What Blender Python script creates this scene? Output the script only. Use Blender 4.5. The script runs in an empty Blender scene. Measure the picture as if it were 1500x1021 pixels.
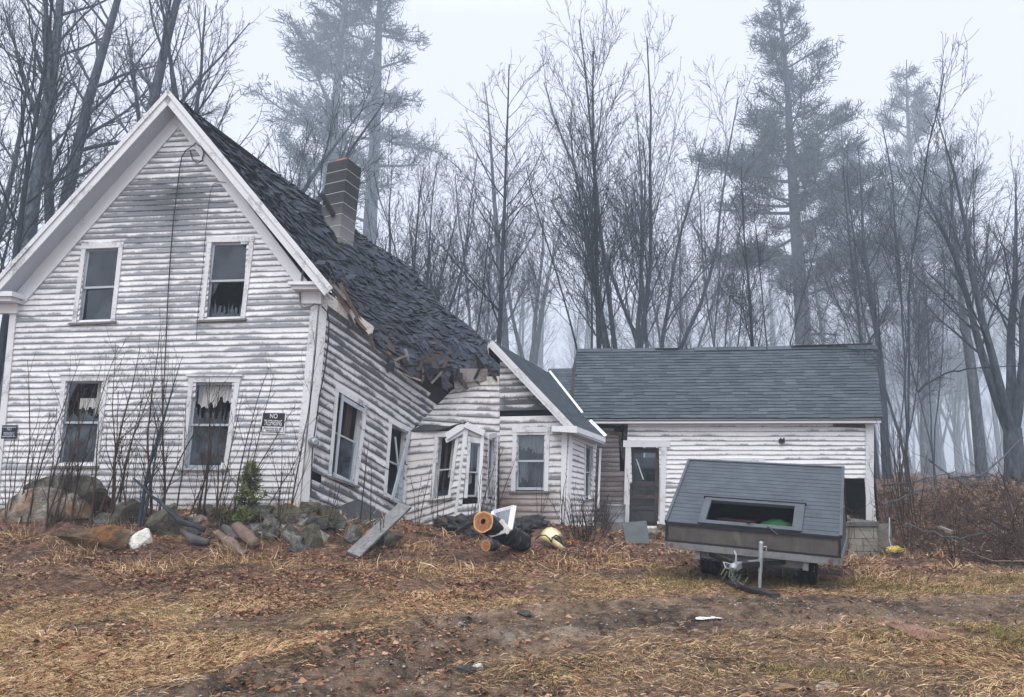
import bpy, bmesh, math, random
import numpy as np
from mathutils import Vector, Matrix, noise as mnoise
R_ = math.radians
SC = bpy.context.scene
COL = SC.collection
rng = np.random.default_rng(7)
rnd = random.Random(11)

# ------------------------------------------------------------------ camera maths (pixels of the 1500 x 1021 photograph)
F = 1083.0; CX, CY = 750.0, 510.5; PITCH = R_(9.4); CAMZ = 1.6
cp, sp = math.cos(PITCH), math.sin(PITCH)
def ray(px, py):
    u = (px-CX)/F; v = (CY-py)/F
    return Vector((u, cp - v*sp, sp + v*cp))
def at(px, py, Y):
    d = ray(px, py); t = Y/d.y
    return Vector((d.x*t, Y, CAMZ + d.z*t))
def proj(p):
    x, y, z = p[0], p[1], p[2]-CAMZ
    w = y*cp + z*sp; v = -y*sp + z*cp
    return (CX + F*x/w, CY - F*v/w)
def on_plan(px, py, A, B):
    """pixel -> point on the vertical plane through plan points A, B"""
    d = ray(px, py); n = Vector((B[1]-A[1], -(B[0]-A[0]), 0))
    t = (A[0]*n.x + A[1]*n.y)/(d.x*n.x + d.y*n.y)
    return Vector((d.x*t, d.y*t, CAMZ + d.z*t))
def lerp(a, b, t): return a + (b-a)*t
def inpoly(p, poly):
    x, y = p; c = False; n = len(poly)
    for i in range(n):
        x1, y1 = poly[i]; x2, y2 = poly[(i+1) % n]
        if (y1 > y) != (y2 > y) and x < (x2-x1)*(y-y1)/(y2-y1)+x1: c = not c
    return c

# ------------------------------------------------------------------ numpy value noise
def _hash(ix, iy, seed):
    h = (ix.astype(np.int64)*374761393 + iy.astype(np.int64)*668265263 + seed*974634721) & 0xffffffff
    h = ((h ^ (h >> 13))*1274126177) & 0xffffffff
    return ((h ^ (h >> 16)) & 0xffff)/65535.0
def vnoise(x, y, seed=0):
    x = np.asarray(x, float); y = np.asarray(y, float)
    ix = np.floor(x); iy = np.floor(y); fx = x-ix; fy = y-iy
    fx = fx*fx*(3-2*fx); fy = fy*fy*(3-2*fy)
    a = _hash(ix, iy, seed); b = _hash(ix+1, iy, seed); c = _hash(ix, iy+1, seed); d = _hash(ix+1, iy+1, seed)
    return (a*(1-fx)+b*fx)*(1-fy) + (c*(1-fx)+d*fx)*fy
def fbm(x, y, seed=0, o=4):
    s = 0; a = .5; t = 0
    for k in range(o):
        s = s + a*vnoise(np.asarray(x)*2**k, np.asarray(y)*2**k, seed+k*17); t += a; a *= .5
    return s/t
def sstep(a, b, x):
    t = np.clip((np.asarray(x, float)-a)/(b-a), 0, 1); return t*t*(3-2*t)

# ------------------------------------------------------------------ terrain
_CT = np.array([
 (-12,12.6,.05),(-9,12.6,.08),(-6,12.6,.1),(-4,12.6,.12),(-2,12.6,.1),(0,12.6,.08),(2,12.6,.03),(4.4,11.3,-.06),(6,12.6,-.03),(8,12.4,0),(10,12.4,.05),
 (-12,13.6,.42),(-9,13.6,.40),(-6,13.6,.42),(-4.2,13.6,.44),(-2.6,13.7,.28),(-1,14,.2),(1,14,.12),(3,14,0),(5,14,-.05),(7,14,-.12),
 (-12,14.8,.85),(-9,14.8,.86),(-6,14.7,.86),(-4.2,14.6,.84),(-2.8,15.3,.55),(-1,16.3,.42),(1,16.6,.42),(2.3,17.4,.15),(4,17.5,.1),(6,17,-.05),(7.8,16.2,-.25),
 (-12,18,.9),(-8,19,.9),(-4,19,.8),(0,20,.5),(3,20,.3),(6,20,.25),(9,19,.3),
 (9.6,14.2,.12),(11,13.4,.15),(10.4,16,.5),(12,16,.62),(11,18,.85),(13,18.5,.95),(10.8,20.5,1.05),(14,21,1.12),(16,16,.75),(18,21,1.2),
 (-14,24,1.0),(-6,26,1.0),(2,26,.9),(8,26,1.1),(14,28,1.3),(-20,14,.8),(20,14,.9),(-18,20,1)])
def h_np(x, y):
    x = np.asarray(x, float); y = np.asarray(y, float)
    sh = x.shape; X = x.ravel(); Y = y.ravel(); out = np.empty(X.shape)
    for i in range(0, len(X), 60000):
        dx = X[i:i+60000, None]-_CT[None, :, 0]; dy = Y[i:i+60000, None]-_CT[None, :, 1]
        w = 1/((dx*dx*.6+dy*dy)+.12)**2.2
        out[i:i+60000] = (w*_CT[None, :, 2]).sum(1)/w.sum(1)
    k = sstep(10.2, 12.6, Y)
    far = 1.2 + .25*(fbm(X*.05, Y*.05, 3)-.5)*2
    kf = sstep(26, 40, Y) ; ks = sstep(17, 26, np.abs(X))*k
    z = out*k; z = z*(1-kf)+far*kf; z = z*(1-ks)+ (far*ks)
    # small lumps and the tyre ruts
    z = z + (fbm(X*.9, Y*.9, 5)-.5)*.10*sstep(4, 7, Y) + (fbm(X*3.1, Y*3.1, 9)-.5)*.035
    bk = sstep(8.6, 10.5, X)*sstep(12.5, 14.5, Y)*sstep(30, 22, Y); z = z + bk*((fbm(X*.5, Y*.5, 91)-.5)*1.3+(fbm(X*1.6, Y*1.6, 92)-.5)*.35)
    d = dist_path(X, Y, RUT1); d2 = dist_path(X, Y, RUT2)
    for q in (d, d2):
        z = z - .085*np.exp(-(q/.16)**2) + .04*np.exp(-((q-.32)/.12)**2)
    z = z + .10*np.exp(-(((X-.28)/.55)**2+((Y-7.55)/.3)**2))
    return z.reshape(sh)
RUT1 = [(-3.0,4.6),(-2.15,5.75),(-1.55,6.9),(-.75,8.0),(.3,8.8),(1.8,9.3),(4,9.5)]
RUT2 = [(-1.9,4.6),(-1.0,5.9),(-.5,6.9),(.4,7.8),(1.6,8.4),(3.4,8.7),(7,8.8)]
TRACK = [(-2.4,4.6),(-1.5,5.9),(-.9,7.0),(0,8.0),(1.0,8.6),(2.8,9.0),(6,9.2),(11,9.4)]
def dist_path(X, Y, pts):
    best = np.full(X.shape, 1e9)
    for (x1, y1), (x2, y2) in zip(pts[:-1], pts[1:]):
        dx, dy = x2-x1, y2-y1
        t = np.clip(((X-x1)*dx+(Y-y1)*dy)/(dx*dx+dy*dy), 0, 1)
        best = np.minimum(best, np.hypot(X-x1-t*dx, Y-y1-t*dy))
    return best
def h(x, y): return float(h_np(np.array([x]), np.array([y]))[0])
def ground_at(px, py):
    d = ray(px, py); ts = np.linspace(4, 60, 1200)
    X = d.x*ts; Y = d.y*ts; Z = CAMZ+d.z*ts
    below = Z < h_np(X, Y)
    i = int(np.argmax(below)) if below.any() else len(ts)-1
    t = ts[i]; return Vector((d.x*t, d.y*t, h(d.x*t, d.y*t)))

# ------------------------------------------------------------------ mesh collectors
class MB:
    def __init__(s): s.v = []; s.f = []; s.uv = []; s.mi = []; s.col = []; s.useuv = False; s.usecol = False
    def add(s, verts, faces, uvs=None, mi=0, cols=None):
        o = len(s.v); s.v.extend([tuple(p) for p in verts])
        for k, f in enumerate(faces):
            s.f.append([o+i for i in f]); s.mi.append(mi)
            if uvs: s.uv.extend([uvs[i] for i in f]); s.useuv = True
            else: s.uv.extend([(0, 0)]*len(f))
        if cols is not None: s.col.extend(cols); s.usecol = True
        else: s.col.extend([(0, 0, 0, 1)]*len(verts))
    def hexa(s, c, mi=0, uvs=None):
        """8 corners: bottom 4 (ccw from above) then top 4"""
        s.add(c, [(3,2,1,0),(4,5,6,7),(0,1,5,4),(1,2,6,5),(2,3,7,6),(3,0,4,7)], uvs, mi)
    def box(s, lo, hi, M=None, mi=0):
        x0,y0,z0 = lo; x1,y1,z1 = hi
        c = [Vector(p) for p in ((x0,y0,z0),(x1,y0,z0),(x1,y1,z0),(x0,y1,z0),(x0,y0,z1),(x1,y0,z1),(x1,y1,z1),(x0,y1,z1))]
        if M: c = [M @ p for p in c]
        s.hexa(c, mi)
    def beam(s, a, b, w, t, up=Vector((0,0,1)), mi=0):
        a = Vector(a); b = Vector(b); d = (b-a).normalized(); up = Vector(up)
        sd = d.cross(up)
        if sd.length < 1e-4: sd = d.cross(Vector((1,0,0)))
        sd.normalize(); u = sd.cross(d).normalized()
        sd *= w/2; u *= t/2
        s.hexa([a-sd-u, a+sd-u, a+sd+u, a-sd+u, b-sd-u, b+sd-u, b+sd+u, b-sd+u], mi)
    def tube(s, pts, r, n=8, cap=True, mi=0):
        pts = [Vector(p) for p in pts]; N = len(pts)
        rr = r if isinstance(r, (list, tuple)) else [r]*N
        V = []; prev = None
        for i, p in enumerate(pts):
            t = (pts[min(i+1, N-1)]-pts[max(i-1, 0)]).normalized()
            if prev is None:
                a = Vector((0,0,1)) if abs(t.z) < .9 else Vector((1,0,0)); u = t.cross(a).normalized()
            else: u = (prev - t*prev.dot(t)).normalized()
            prev = u; w = t.cross(u)
            for k in range(n):
                an = 2*math.pi*k/n; V.append(p + (u*math.cos(an)+w*math.sin(an))*rr[i])
        Fs = [(i*n+k, i*n+(k+1) % n, (i+1)*n+(k+1) % n, (i+1)*n+k) for i in range(N-1) for k in range(n)]
        if cap: Fs += [tuple(reversed(range(n))), tuple(range((N-1)*n, N*n))]
        s.add(V, Fs, None, mi)
    def build(s, name, mats, parent=None, smooth=False, bevel=0):
        me = bpy.data.meshes.new(name); me.from_pydata(s.v, [], s.f)
        for m in (mats if isinstance(mats, (list, tuple)) else [mats]): me.materials.append(m)
        if s.useuv:
            l = me.uv_layers.new(name='UVMap'); l.data.foreach_set('uv', np.array(s.uv, np.float32).ravel())
        if s.usecol:
            a = me.attributes.new('wear', 'FLOAT_COLOR', 'POINT'); a.data.foreach_set('color', np.array(s.col, np.float32).ravel())
        if any(s.mi): me.polygons.foreach_set('material_index', s.mi)
        if smooth: me.polygons.foreach_set('use_smooth', [True]*len(me.polygons))
        me.update()
        o = bpy.data.objects.new(name, me); COL.objects.link(o)
        if parent: o.parent = parent; o.matrix_parent_inverse = parent.matrix_world.inverted() if False else inv_of(parent)
        if bevel:
            m = o.modifiers.new('bevel', 'BEVEL'); m.width = bevel; m.segments = 2; m.limit_method = 'ANGLE'
        return o
def world_of(o):
    M = Matrix.LocRotScale(o.location, o.rotation_euler, o.scale)
    return (world_of(o.parent) @ o.matrix_parent_inverse @ M) if o.parent else M
def inv_of(p): return world_of(p).inverted()
def np_mesh(name, V, Q, mats, parent=None, smooth=True, tri=False, keep=False, attr=None):
    """big mesh from arrays; V (n,3), Q (m,4 or 3)"""
    me = bpy.data.meshes.new(name); V = np.asarray(V, np.float32); Q = np.asarray(Q, np.int32); k = Q.shape[1]
    me.vertices.add(len(V)); me.vertices.foreach_set('co', V.ravel())
    me.loops.add(Q.size); me.loops.foreach_set('vertex_index', Q.ravel())
    me.polygons.add(len(Q)); me.polygons.foreach_set('loop_start', np.arange(0, Q.size, k, dtype=np.int32))
    if smooth: me.polygons.foreach_set('use_smooth', np.ones(len(Q), bool))
    for m in (mats if isinstance(mats, (list, tuple)) else [mats]): me.materials.append(m)
    if attr is not None:
        a = me.attributes.new('mask', 'FLOAT_COLOR', 'POINT'); a.data.foreach_set('color', np.asarray(attr, np.float32).ravel())
    me.update(calc_edges=True)
    if keep: return me
    o = bpy.data.objects.new(name, me); COL.objects.link(o)
    if parent: o.parent = parent; o.matrix_parent_inverse = inv_of(parent)
    return o
def tubes(P, Rr, sides):
    """many tubes at once: P (B,N,3), Rr (B,N) -> verts, quads"""
    B, N, _ = P.shape
    T = np.gradient(P, axis=1); T /= np.linalg.norm(T, axis=2, keepdims=True)+1e-9
    D = P[:, -1]-P[:, 0]; ref = np.where((np.abs(D[:, 2]) > .75*np.linalg.norm(D, axis=1))[:, None], np.array([[1., .2, 0]]), np.array([[0, .1, 1.]]))
    U = np.cross(T, ref[:, None, :]); U /= np.linalg.norm(U, axis=2, keepdims=True)+1e-9
    W = np.cross(T, U)
    an = np.arange(sides)*2*np.pi/sides
    ring = P[:, :, None, :] + Rr[:, :, None, None]*(np.cos(an)[None, None, :, None]*U[:, :, None, :]+np.sin(an)[None, None, :, None]*W[:, :, None, :])
    V = ring.reshape(-1, 3)
    b = np.arange(B)[:, None, None]*N*sides; i = np.arange(N-1)[None, :, None]*sides; k = np.arange(sides)[None, None, :]; k2 = (k+1) % sides
    Q = np.stack([b+i+k, b+i+k2, b+i+sides+k2, b+i+sides+k], -1).reshape(-1, 4)
    return V, Q
class NP:
    def __init__(s): s.V = []; s.Q = []; s.n = 0
    def add(s, V, Q): s.V.append(V); s.Q.append(Q+s.n); s.n += len(V)
    def arrays(s): return np.concatenate(s.V), np.concatenate(s.Q)

# ------------------------------------------------------------------ naming
def tag(o, label=None, cat=None, group=None, kind=None):
    if label: o['label'] = label
    if cat: o['category'] = cat
    if group: o['group'] = group
    if kind: o['kind'] = kind
    return o
def empty(name, loc, label, cat, group=None, rz=0, rot=None):
    o = bpy.data.objects.new(name, None); COL.objects.link(o); o.location = loc
    o.rotation_euler = rot if rot else (0, 0, rz); o.empty_display_size = .2
    return tag(o, label, cat, group)
def copy_tree(o, parent=None):
    c = o.copy(); COL.objects.link(c)
    if parent: c.parent = parent; c.matrix_parent_inverse = o.matrix_parent_inverse.copy()
    for ch in list(o.children): copy_tree(ch, c)
    return c

# ------------------------------------------------------------------ materials
class G:
    def __init__(s, name):
        s.m = bpy.data.materials.new(name); s.m.use_nodes = True; s.t = s.m.node_tree; s.n = s.t.nodes
        s.b = s.n['Principled BSDF']
    def new(s, t, **kw):
        x = s.n.new(t)
        for k, v in kw.items(): setattr(x, k, v)
        return x
    def set(s, sock, v):
        if v is None: return
        if hasattr(v, 'is_output') or isinstance(v, bpy.types.NodeSocket): s.t.links.new(v, sock)
        else:
            if sock.type == 'RGBA' and hasattr(v, '__len__') and len(v) == 3: v = (*v, 1)
            sock.default_value = v
    def tc(s, w='Object'): return s.new('ShaderNodeTexCoord').outputs[w]
    def attr(s, name): return s.new('ShaderNodeAttribute', attribute_name=name)
    def map(s, vec, scale=(1,1,1), loc=(0,0,0), rot=(0,0,0)):
        n = s.new('ShaderNodeMapping'); s.set(n.inputs['Vector'], vec); n.inputs['Scale'].default_value = scale
        n.inputs['Location'].default_value = loc; n.inputs['Rotation'].default_value = rot; return n.outputs[0]
    def noise(s, vec, scale, det=4, rough=.55, dist=0, out='Fac'):
        n = s.new('ShaderNodeTexNoise'); s.set(n.inputs['Vector'], vec); n.inputs['Scale'].default_value = scale
        n.inputs['Detail'].default_value = det; n.inputs['Roughness'].default_value = rough; n.inputs['Distortion'].default_value = dist
        return n.outputs[out]
    def voro(s, vec, scale, feat='F1', out='Distance'):
        n = s.new('ShaderNodeTexVoronoi', feature=feat); s.set(n.inputs['Vector'], vec); n.inputs['Scale'].default_value = scale; return n.outputs[out]
    def math(s, op, a, b=None, c=None, clamp=False):
        n = s.new('ShaderNodeMath', operation=op, use_clamp=clamp)
        for i, v in enumerate((a, b, c)):
            if v is not None: s.set(n.inputs[i], v)
        return n.outputs[0]
    def ramp(s, f, pts, interp='LINEAR'):
        n = s.new('ShaderNodeValToRGB'); s.set(n.inputs[0], f); cr = n.color_ramp; cr.interpolation = interp
        while len(cr.elements) < len(pts): cr.elements.new(.5)
        for e, (p, c) in zip(cr.elements, pts):
            e.position = p; e.color = (c, c, c, 1) if not hasattr(c, '__len__') else (*c, 1)
        return n.outputs[0]
    def mix(s, f, a, b, blend='MIX'):
        n = s.new('ShaderNodeMix', data_type='RGBA', blend_type=blend); s.set(n.inputs[0], f); s.set(n.inputs[6], a); s.set(n.inputs[7], b); return n.outputs[2]
    def sep(s, v):
        n = s.new('ShaderNodeSeparateXYZ'); s.set(n.inputs[0], v); return n.outputs
    def comb(s, x, y, z=0.0):
        n = s.new('ShaderNodeCombineXYZ')
        for i, v in enumerate((x, y, z)): s.set(n.inputs[i], v)
        return n.outputs[0]
    def island(s): return s.new('ShaderNodeNewGeometry').outputs['Random Per Island']
    def objrand(s): return s.new('ShaderNodeObjectInfo').outputs['Random']
    def bump(s, hgt, st=.3, dist=.02):
        n = s.new('ShaderNodeBump'); n.inputs['Strength'].default_value = st; n.inputs['Distance'].default_value = dist
        s.set(n.inputs['Height'], hgt); s.t.links.new(n.outputs[0], s.b.inputs['Normal'])
    def done(s, col, rough=.8, spec=.3, metal=0.0):
        s.set(s.b.inputs['Base Color'], col); s.set(s.b.inputs['Roughness'], rough); s.set(s.b.inputs['Metallic'], metal)
        s.b.inputs['Specular IOR Level'].default_value = spec
        return s.m
M = {}
def m_simple(key, col, rough=.7, var=.35, scale=6, metal=0., spec=.3, bump=.15):
    g = G(key); c = g.tc(); n = g.noise(c, scale, 6, .6); n2 = g.noise(c, scale*7, 3)
    f = g.math('ADD', g.math('MULTIPLY', n, .7), g.math('MULTIPLY', n2, .3))
    lo = tuple(x*(1-var) for x in col); hi = tuple(min(1, x*(1+var)) for x in col)
    col_ = g.ramp(f, [(.3, lo), (.7, hi)])
    if bump: g.bump(f, bump, .02)
    M[key] = g.done(col_, rough, spec, metal); return M[key]

def m_clap(key, white, grey_lo, grey_hi, brown=(.13,.085,.065), grime=1.0):
    g = G(key); uv = g.sep(g.tc('UV')); u, v = uv[0], uv[1]
    fr = g.math('FRACT', v); ci = g.math('FLOOR', v)
    w = g.attr('wear'); ws = g.new('ShaderNodeSeparateColor'); g.t.links.new(w.outputs['Color'], ws.inputs[0])
    n1 = g.math('ADD', g.math('MULTIPLY', g.noise(g.comb(g.math('MULTIPLY', u, 1.7), g.math('MULTIPLY', ci, 3.73)), 1.0, 4, .65), .45), g.math('MULTIPLY', g.noise(g.comb(g.math('MULTIPLY', u, .45), g.math('MULTIPLY', ci, .42)), 1.0, 4, .65), .55))
    n2 = g.noise(g.comb(g.math('MULTIPLY', u, 26.0), g.math('MULTIPLY', v, 6.5)), 1.0, 5, .75)
    n3 = g.noise(g.comb(g.math('MULTIPLY', u, 3.0), g.math('MULTIPLY', v, .6)), 1.0, 3, .6)
    thr = g.math('ADD', ws.outputs[0], g.math('MULTIPLY', g.math('SUBTRACT', n1, .5), 3.8))
    thr = g.math('MAXIMUM', thr, .07)  # minimum keeps a greyed lap edge, backing the painted shadow line
    q = g.math('ADD', g.math('SUBTRACT', thr, fr), g.math('MULTIPLY', g.math('SUBTRACT', n2, .5), 1.25))
    mask = g.math('MULTIPLY', g.math('ADD', q, .12), 3.2, clamp=True)
    # flakes anywhere on the board
    fl = g.ramp(g.noise(g.comb(g.math('MULTIPLY', u, 22.0), g.math('MULTIPLY', v, 3.0)), 1.0, 4, .75), [(.60, 0), (.68, 1)])
    mask = g.math('MAXIMUM', mask, g.math('MULTIPLY', fl, .75))
    wood = g.mix(g.noise(g.comb(g.math('MULTIPLY', u, 2.5), g.math('MULTIPLY', v, 16.0)), 1.0, 4, .6), grey_lo, grey_hi)
    wood = g.mix(g.math('MULTIPLY', ws.outputs[2], .8), wood, tuple(c*.28 for c in grey_lo))
    paint = g.mix(n3, tuple(c*.80 for c in white), white)
    gr = g.noise(g.comb(g.math('MULTIPLY', u, .55), g.math('MULTIPLY', v, .10)), 1.0, 5, .65)
    paint = g.mix(g.ramp(gr, [(.40, .0), (.68, .60*grime)]), paint, tuple(c*f for c, f in zip(white, (.56,.55,.54))))
    vs_ = g.noise(g.comb(g.math('MULTIPLY', u, 7.0), g.math('MULTIPLY', v, .22)), 1.0, 4, .6)
    paint = g.mix(g.ramp(vs_, [(.55, .0), (.72, .40*grime)]), paint, tuple(c*.50 for c in white))
    col = g.mix(mask, paint, wood)
    col = g.mix(g.ramp(fr, [(.045, .85), (.085, 0)]), col, tuple(c*.35 for c in grey_lo))  # dark strip painted along each lap edge as its shadow line
    bm = g.math('MULTIPLY', ws.outputs[1], g.math('ADD', .45, g.math('MULTIPLY', n2, .9)), clamp=True)
    col = g.mix(bm, col, g.mix(n2, tuple(c*.45 for c in brown), tuple(c*1.6 for c in brown)))
    g.bump(g.math('ADD', n2, g.math('MULTIPLY', mask, -.6)), .35, .012)
    M[key] = g.done(col, .75, .25); return M[key]
def m_paint(key, white, grey, amt=.45):
    g = G(key); c = g.tc(); n = g.noise(g.map(c, (1.6,1.6,1.2)), 1.3, 6, .72); n2 = g.noise(g.map(c, (.7,.7,1)), 34, 4, .7)
    f = g.math('ADD', g.math('MULTIPLY', n, .65), g.math('MULTIPLY', n2, .35))
    mask = g.ramp(f, [(1-amt-.05, 0), (1-amt+.09, .9)])
    col = g.mix(mask, g.mix(n, tuple(x*.82 for x in white), white), grey)
    g.bump(f, .25, .01); M[key] = g.done(col, .6, .3); return M[key]
def m_shingle(key, lo, hi, rough=.85, spec=.35):
    g = G(key); r = g.island(); c = g.tc()
    n = g.noise(c, 1.3, 5, .6); n2 = g.noise(c, 60, 3, .6)
    f = g.math('ADD', g.math('MULTIPLY', r, .5), g.math('ADD', g.math('MULTIPLY', n, .35), g.math('MULTIPLY', n2, .15)))
    col = g.ramp(f, [(.2, lo), (.70, tuple(.5*(a+b) for a, b in zip(lo, hi))), (.9, hi)])
    g.bump(n2, .3, .006); M[key] = g.done(col, rough, spec); return M[key]

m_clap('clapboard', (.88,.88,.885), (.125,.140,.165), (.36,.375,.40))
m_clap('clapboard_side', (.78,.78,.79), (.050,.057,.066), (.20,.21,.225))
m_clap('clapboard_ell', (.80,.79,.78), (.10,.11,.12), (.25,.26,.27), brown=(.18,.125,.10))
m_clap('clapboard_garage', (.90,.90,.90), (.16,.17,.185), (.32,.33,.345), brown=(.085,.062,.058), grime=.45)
m_paint('trim', (.70,.71,.72), (.15,.155,.165), .44)
m_paint('trim_clean', (.74,.75,.77), (.20,.21,.23), .38)
m_paint('sash', (.44,.49,.54), (.13,.14,.16), .40)
m_paint('soffit', (.52,.56,.62), (.25,.27,.30), .36)
m_paint('frieze_yellowed', (.70,.66,.58), (.10,.09,.085), .46)
m_shingle('old_shingle', (.005,.007,.013), (.060,.076,.106), .7, .25)  # lightest bluish tabs are glints put into the colour
m_shingle('green_shingle', (.047,.060,.073), (.108,.129,.150), .9, .15)
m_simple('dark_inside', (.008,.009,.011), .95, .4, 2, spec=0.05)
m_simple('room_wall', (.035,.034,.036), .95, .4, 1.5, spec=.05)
m_simple('raw_wood', (.095,.062,.050), .85, .5, 5)
m_simple('dark_wood', (.035,.028,.026), .85, .5, 5)
m_simple('grey_wood', (.17,.155,.14), .8, .45, 4)
m_simple('metal_grey', (.17,.175,.175), .6, .45, 5, metal=.25)
m_simple('galvanised', (.30,.32,.335), .5, .35, 5, metal=.55)
m_simple('black_cable', (.012,.013,.015), .5, .2, 10)
m_simple('flue_clay', (.48,.15,.085), .8, .25, 9)
m_simple('mortar', (.50,.50,.48), .9, .2, 20)
m_simple('curtain', (.55,.55,.54), .9, .15, 3)
m_simple('curtain_brown', (.095,.070,.064), .9, .2, 3)
m_simple('rubber', (.012,.012,.013), .85, .3, 12)
m_simple('black_plastic', (.014,.015,.017), .45, .2, 10)
m_simple('rust', (.15,.065,.045), .85, .45, 4)
m_simple('asphalt_scrap', (.035,.038,.04), .9, .4, 10)
def m_block():
    g = G('chimney_block'); c = g.tc(); r = g.island(); n = g.noise(c, 4, 6, .65); n2 = g.noise(c, 40, 3)
    z = g.sep(c)[2]
    f = g.math('ADD', g.math('MULTIPLY', n, .6), g.math('MULTIPLY', r, .25)); f = g.math('ADD', f, g.math('MULTIPLY', n2, .15))
    col = g.ramp(f, [(.25, (.105,.108,.106)), (.75, (.29,.29,.275))])
    col = g.mix(g.ramp(g.math('ADD', g.math('MULTIPLY', z, .1), g.math('MULTIPLY', n, .10)), [(.795, 0), (.90, .85)]), col, (.022,.024,.028))
    g.bump(n2, .4, .01); M['chimney_block'] = g.done(col, .95, .1)
m_block()
def m_glass(key, dust, refl=1.0):
    g = G(key); g.n.remove(g.b); out = g.n['Material Output']
    tr = g.new('ShaderNodeBsdfTransparent'); tr.inputs[0].default_value = (.72,.77,.80,1)
    gl = g.new('ShaderNodeBsdfGlossy'); gl.inputs['Roughness'].default_value = .06; gl.inputs[0].default_value = (.82,.93,1,1)
    df = g.new('ShaderNodeBsdfDiffuse'); df.inputs[0].default_value = (.25,.31,.37,1)
    fr = g.new('ShaderNodeFresnel'); fr.inputs[0].default_value = 1.55
    m1 = g.new('ShaderNodeMixShader'); m2 = g.new('ShaderNodeMixShader')
    n = g.noise(g.tc(), 2.3, 5, .65)
    g.set(m1.inputs[0], g.math('MULTIPLY', g.ramp(n, [(.36, .1), (.66, 1.6)]), dust))
    g.t.links.new(tr.outputs[0], m1.inputs[1]); g.t.links.new(df.outputs[0], m1.inputs[2])
    g.set(m2.inputs[0], g.math('MULTIPLY', fr.outputs[0], refl)); g.t.links.new(m1.outputs[0], m2.inputs[1]); g.t.links.new(gl.outputs[0], m2.inputs[2])
    g.t.links.new(m2.outputs[0], out.inputs[0]); M[key] = g.m
m_glass('glass', .10, 1.25); m_glass('screen', .24, .35)
def m_bark(key, lo, hi, lichen=(.20,.22,.22)):
    g = G(key); c = g.tc(); n = g.noise(g.map(c, (9,9,1.6)), 1.0, 5, .65); n2 = g.noise(c, .9, 4, .6); n3 = g.noise(g.map(c, (3,3,1.2)), 2.0, 5, .7)
    col = g.ramp(n, [(.3, lo), (.7, hi)])
    col = g.mix(g.ramp(n3, [(.52, 0), (.66, .55)]), col, lichen)
    r = g.objrand(); col = g.mix(g.math('MULTIPLY', r, .45), col, tuple(x*.45 for x in lo))
    g.bump(n, .6, .04); M[key] = g.done(col, .9, .15)
m_bark('bark', (.040,.053,.068), (.115,.138,.165), (.19,.22,.25))
m_bark('bark_dark', (.018,.023,.030), (.065,.077,.092), (.11,.13,.15))
m_bark('bark_grey', (.060,.075,.090), (.165,.19,.215), (.26,.29,.32))
m_bark('bark_hazed', (.15,.175,.195), (.31,.345,.37), (.40,.43,.45))  # bark lightened so far trees look hazed; the haze is in the colour
m_bark('twig_brown', (.035,.022,.018), (.10,.065,.052), (.13,.10,.08))
m_bark('log_bark', (.008,.008,.009), (.05,.05,.052), (.42,.44,.44))
def m_needle(key, lo, hi):
    g = G(key); r = g.island(); n = g.noise(g.tc(), .6, 3)
    f = g.math('ADD', g.math('MULTIPLY', r, .6), g.math('MULTIPLY', n, .4))
    M[key] = g.done(g.ramp(f, [(.2, lo), (.85, hi)]), .7, .2)
m_needle('needles', (.035,.054,.058), (.085,.115,.115))  # light bluish needles, haze on the far pines put into the colour
m_needle('needles_young', (.05,.075,.025), (.22,.25,.09))
m_paint('peeled_board', (.26,.235,.225), (.085,.052,.043), .50)
def m_rock(key, cols, moss=None, rough=.85):
    g = G(key); c = g.tc(); n = g.noise(c, 2.4, 6, .62, .4); n2 = g.noise(c, 14, 5, .7); n3 = g.noise(c, 1.3, 3, .5)
    f = g.math('ADD', g.math('MULTIPLY', n, .7), g.math('MULTIPLY', n2, .3))
    cr = g.voro(g.map(c, (1,1,1.8)), 5.5, 'DISTANCE_TO_EDGE')
    col = g.ramp(f, [(.37, cols[0]), (.5, cols[1]), (.62, cols[2])])
    if moss is not None: col = g.mix(g.ramp(g.math('ADD', g.math('MULTIPLY', n3, .7), g.math('MULTIPLY', n2, .3)), [(.49, 0), (.57, .8)]), col, moss)
    g.bump(g.math('ADD', f, g.math('MULTIPLY', g.ramp(cr, [(0, 0), (.05, 1)]), .12)), .9, .09); M[key] = g.done(col, rough, .25)
m_rock('rock_grey', [(.018,.017,.016), (.088,.085,.078), (.26,.25,.23)], (.085,.078,.045))
m_rock('rock_dark', [(.010,.010,.011), (.050,.050,.049), (.18,.175,.165)], (.055,.052,.036))
m_rock('rock_pale', [(.05,.046,.038), (.20,.185,.155), (.46,.43,.37)], (.24,.12,.05))
m_rock('rock_moss', [(.018,.017,.011), (.085,.078,.060), (.21,.195,.155)], (.075,.072,.045))
m_rock('rock_brown', [(.018,.011,.007), (.075,.047,.027), (.16,.105,.06)], (.20,.085,.02))
m_rock('rock_white', [(.28,.26,.22), (.56,.53,.48), (.74,.72,.67)])
m_rock('pebble', [(.14,.13,.12), (.30,.28,.26), (.52,.50,.47)])
SKYK, SUNK, HAZE, EXPO = 13.8, 1.35, .0029, 0.80
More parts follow.
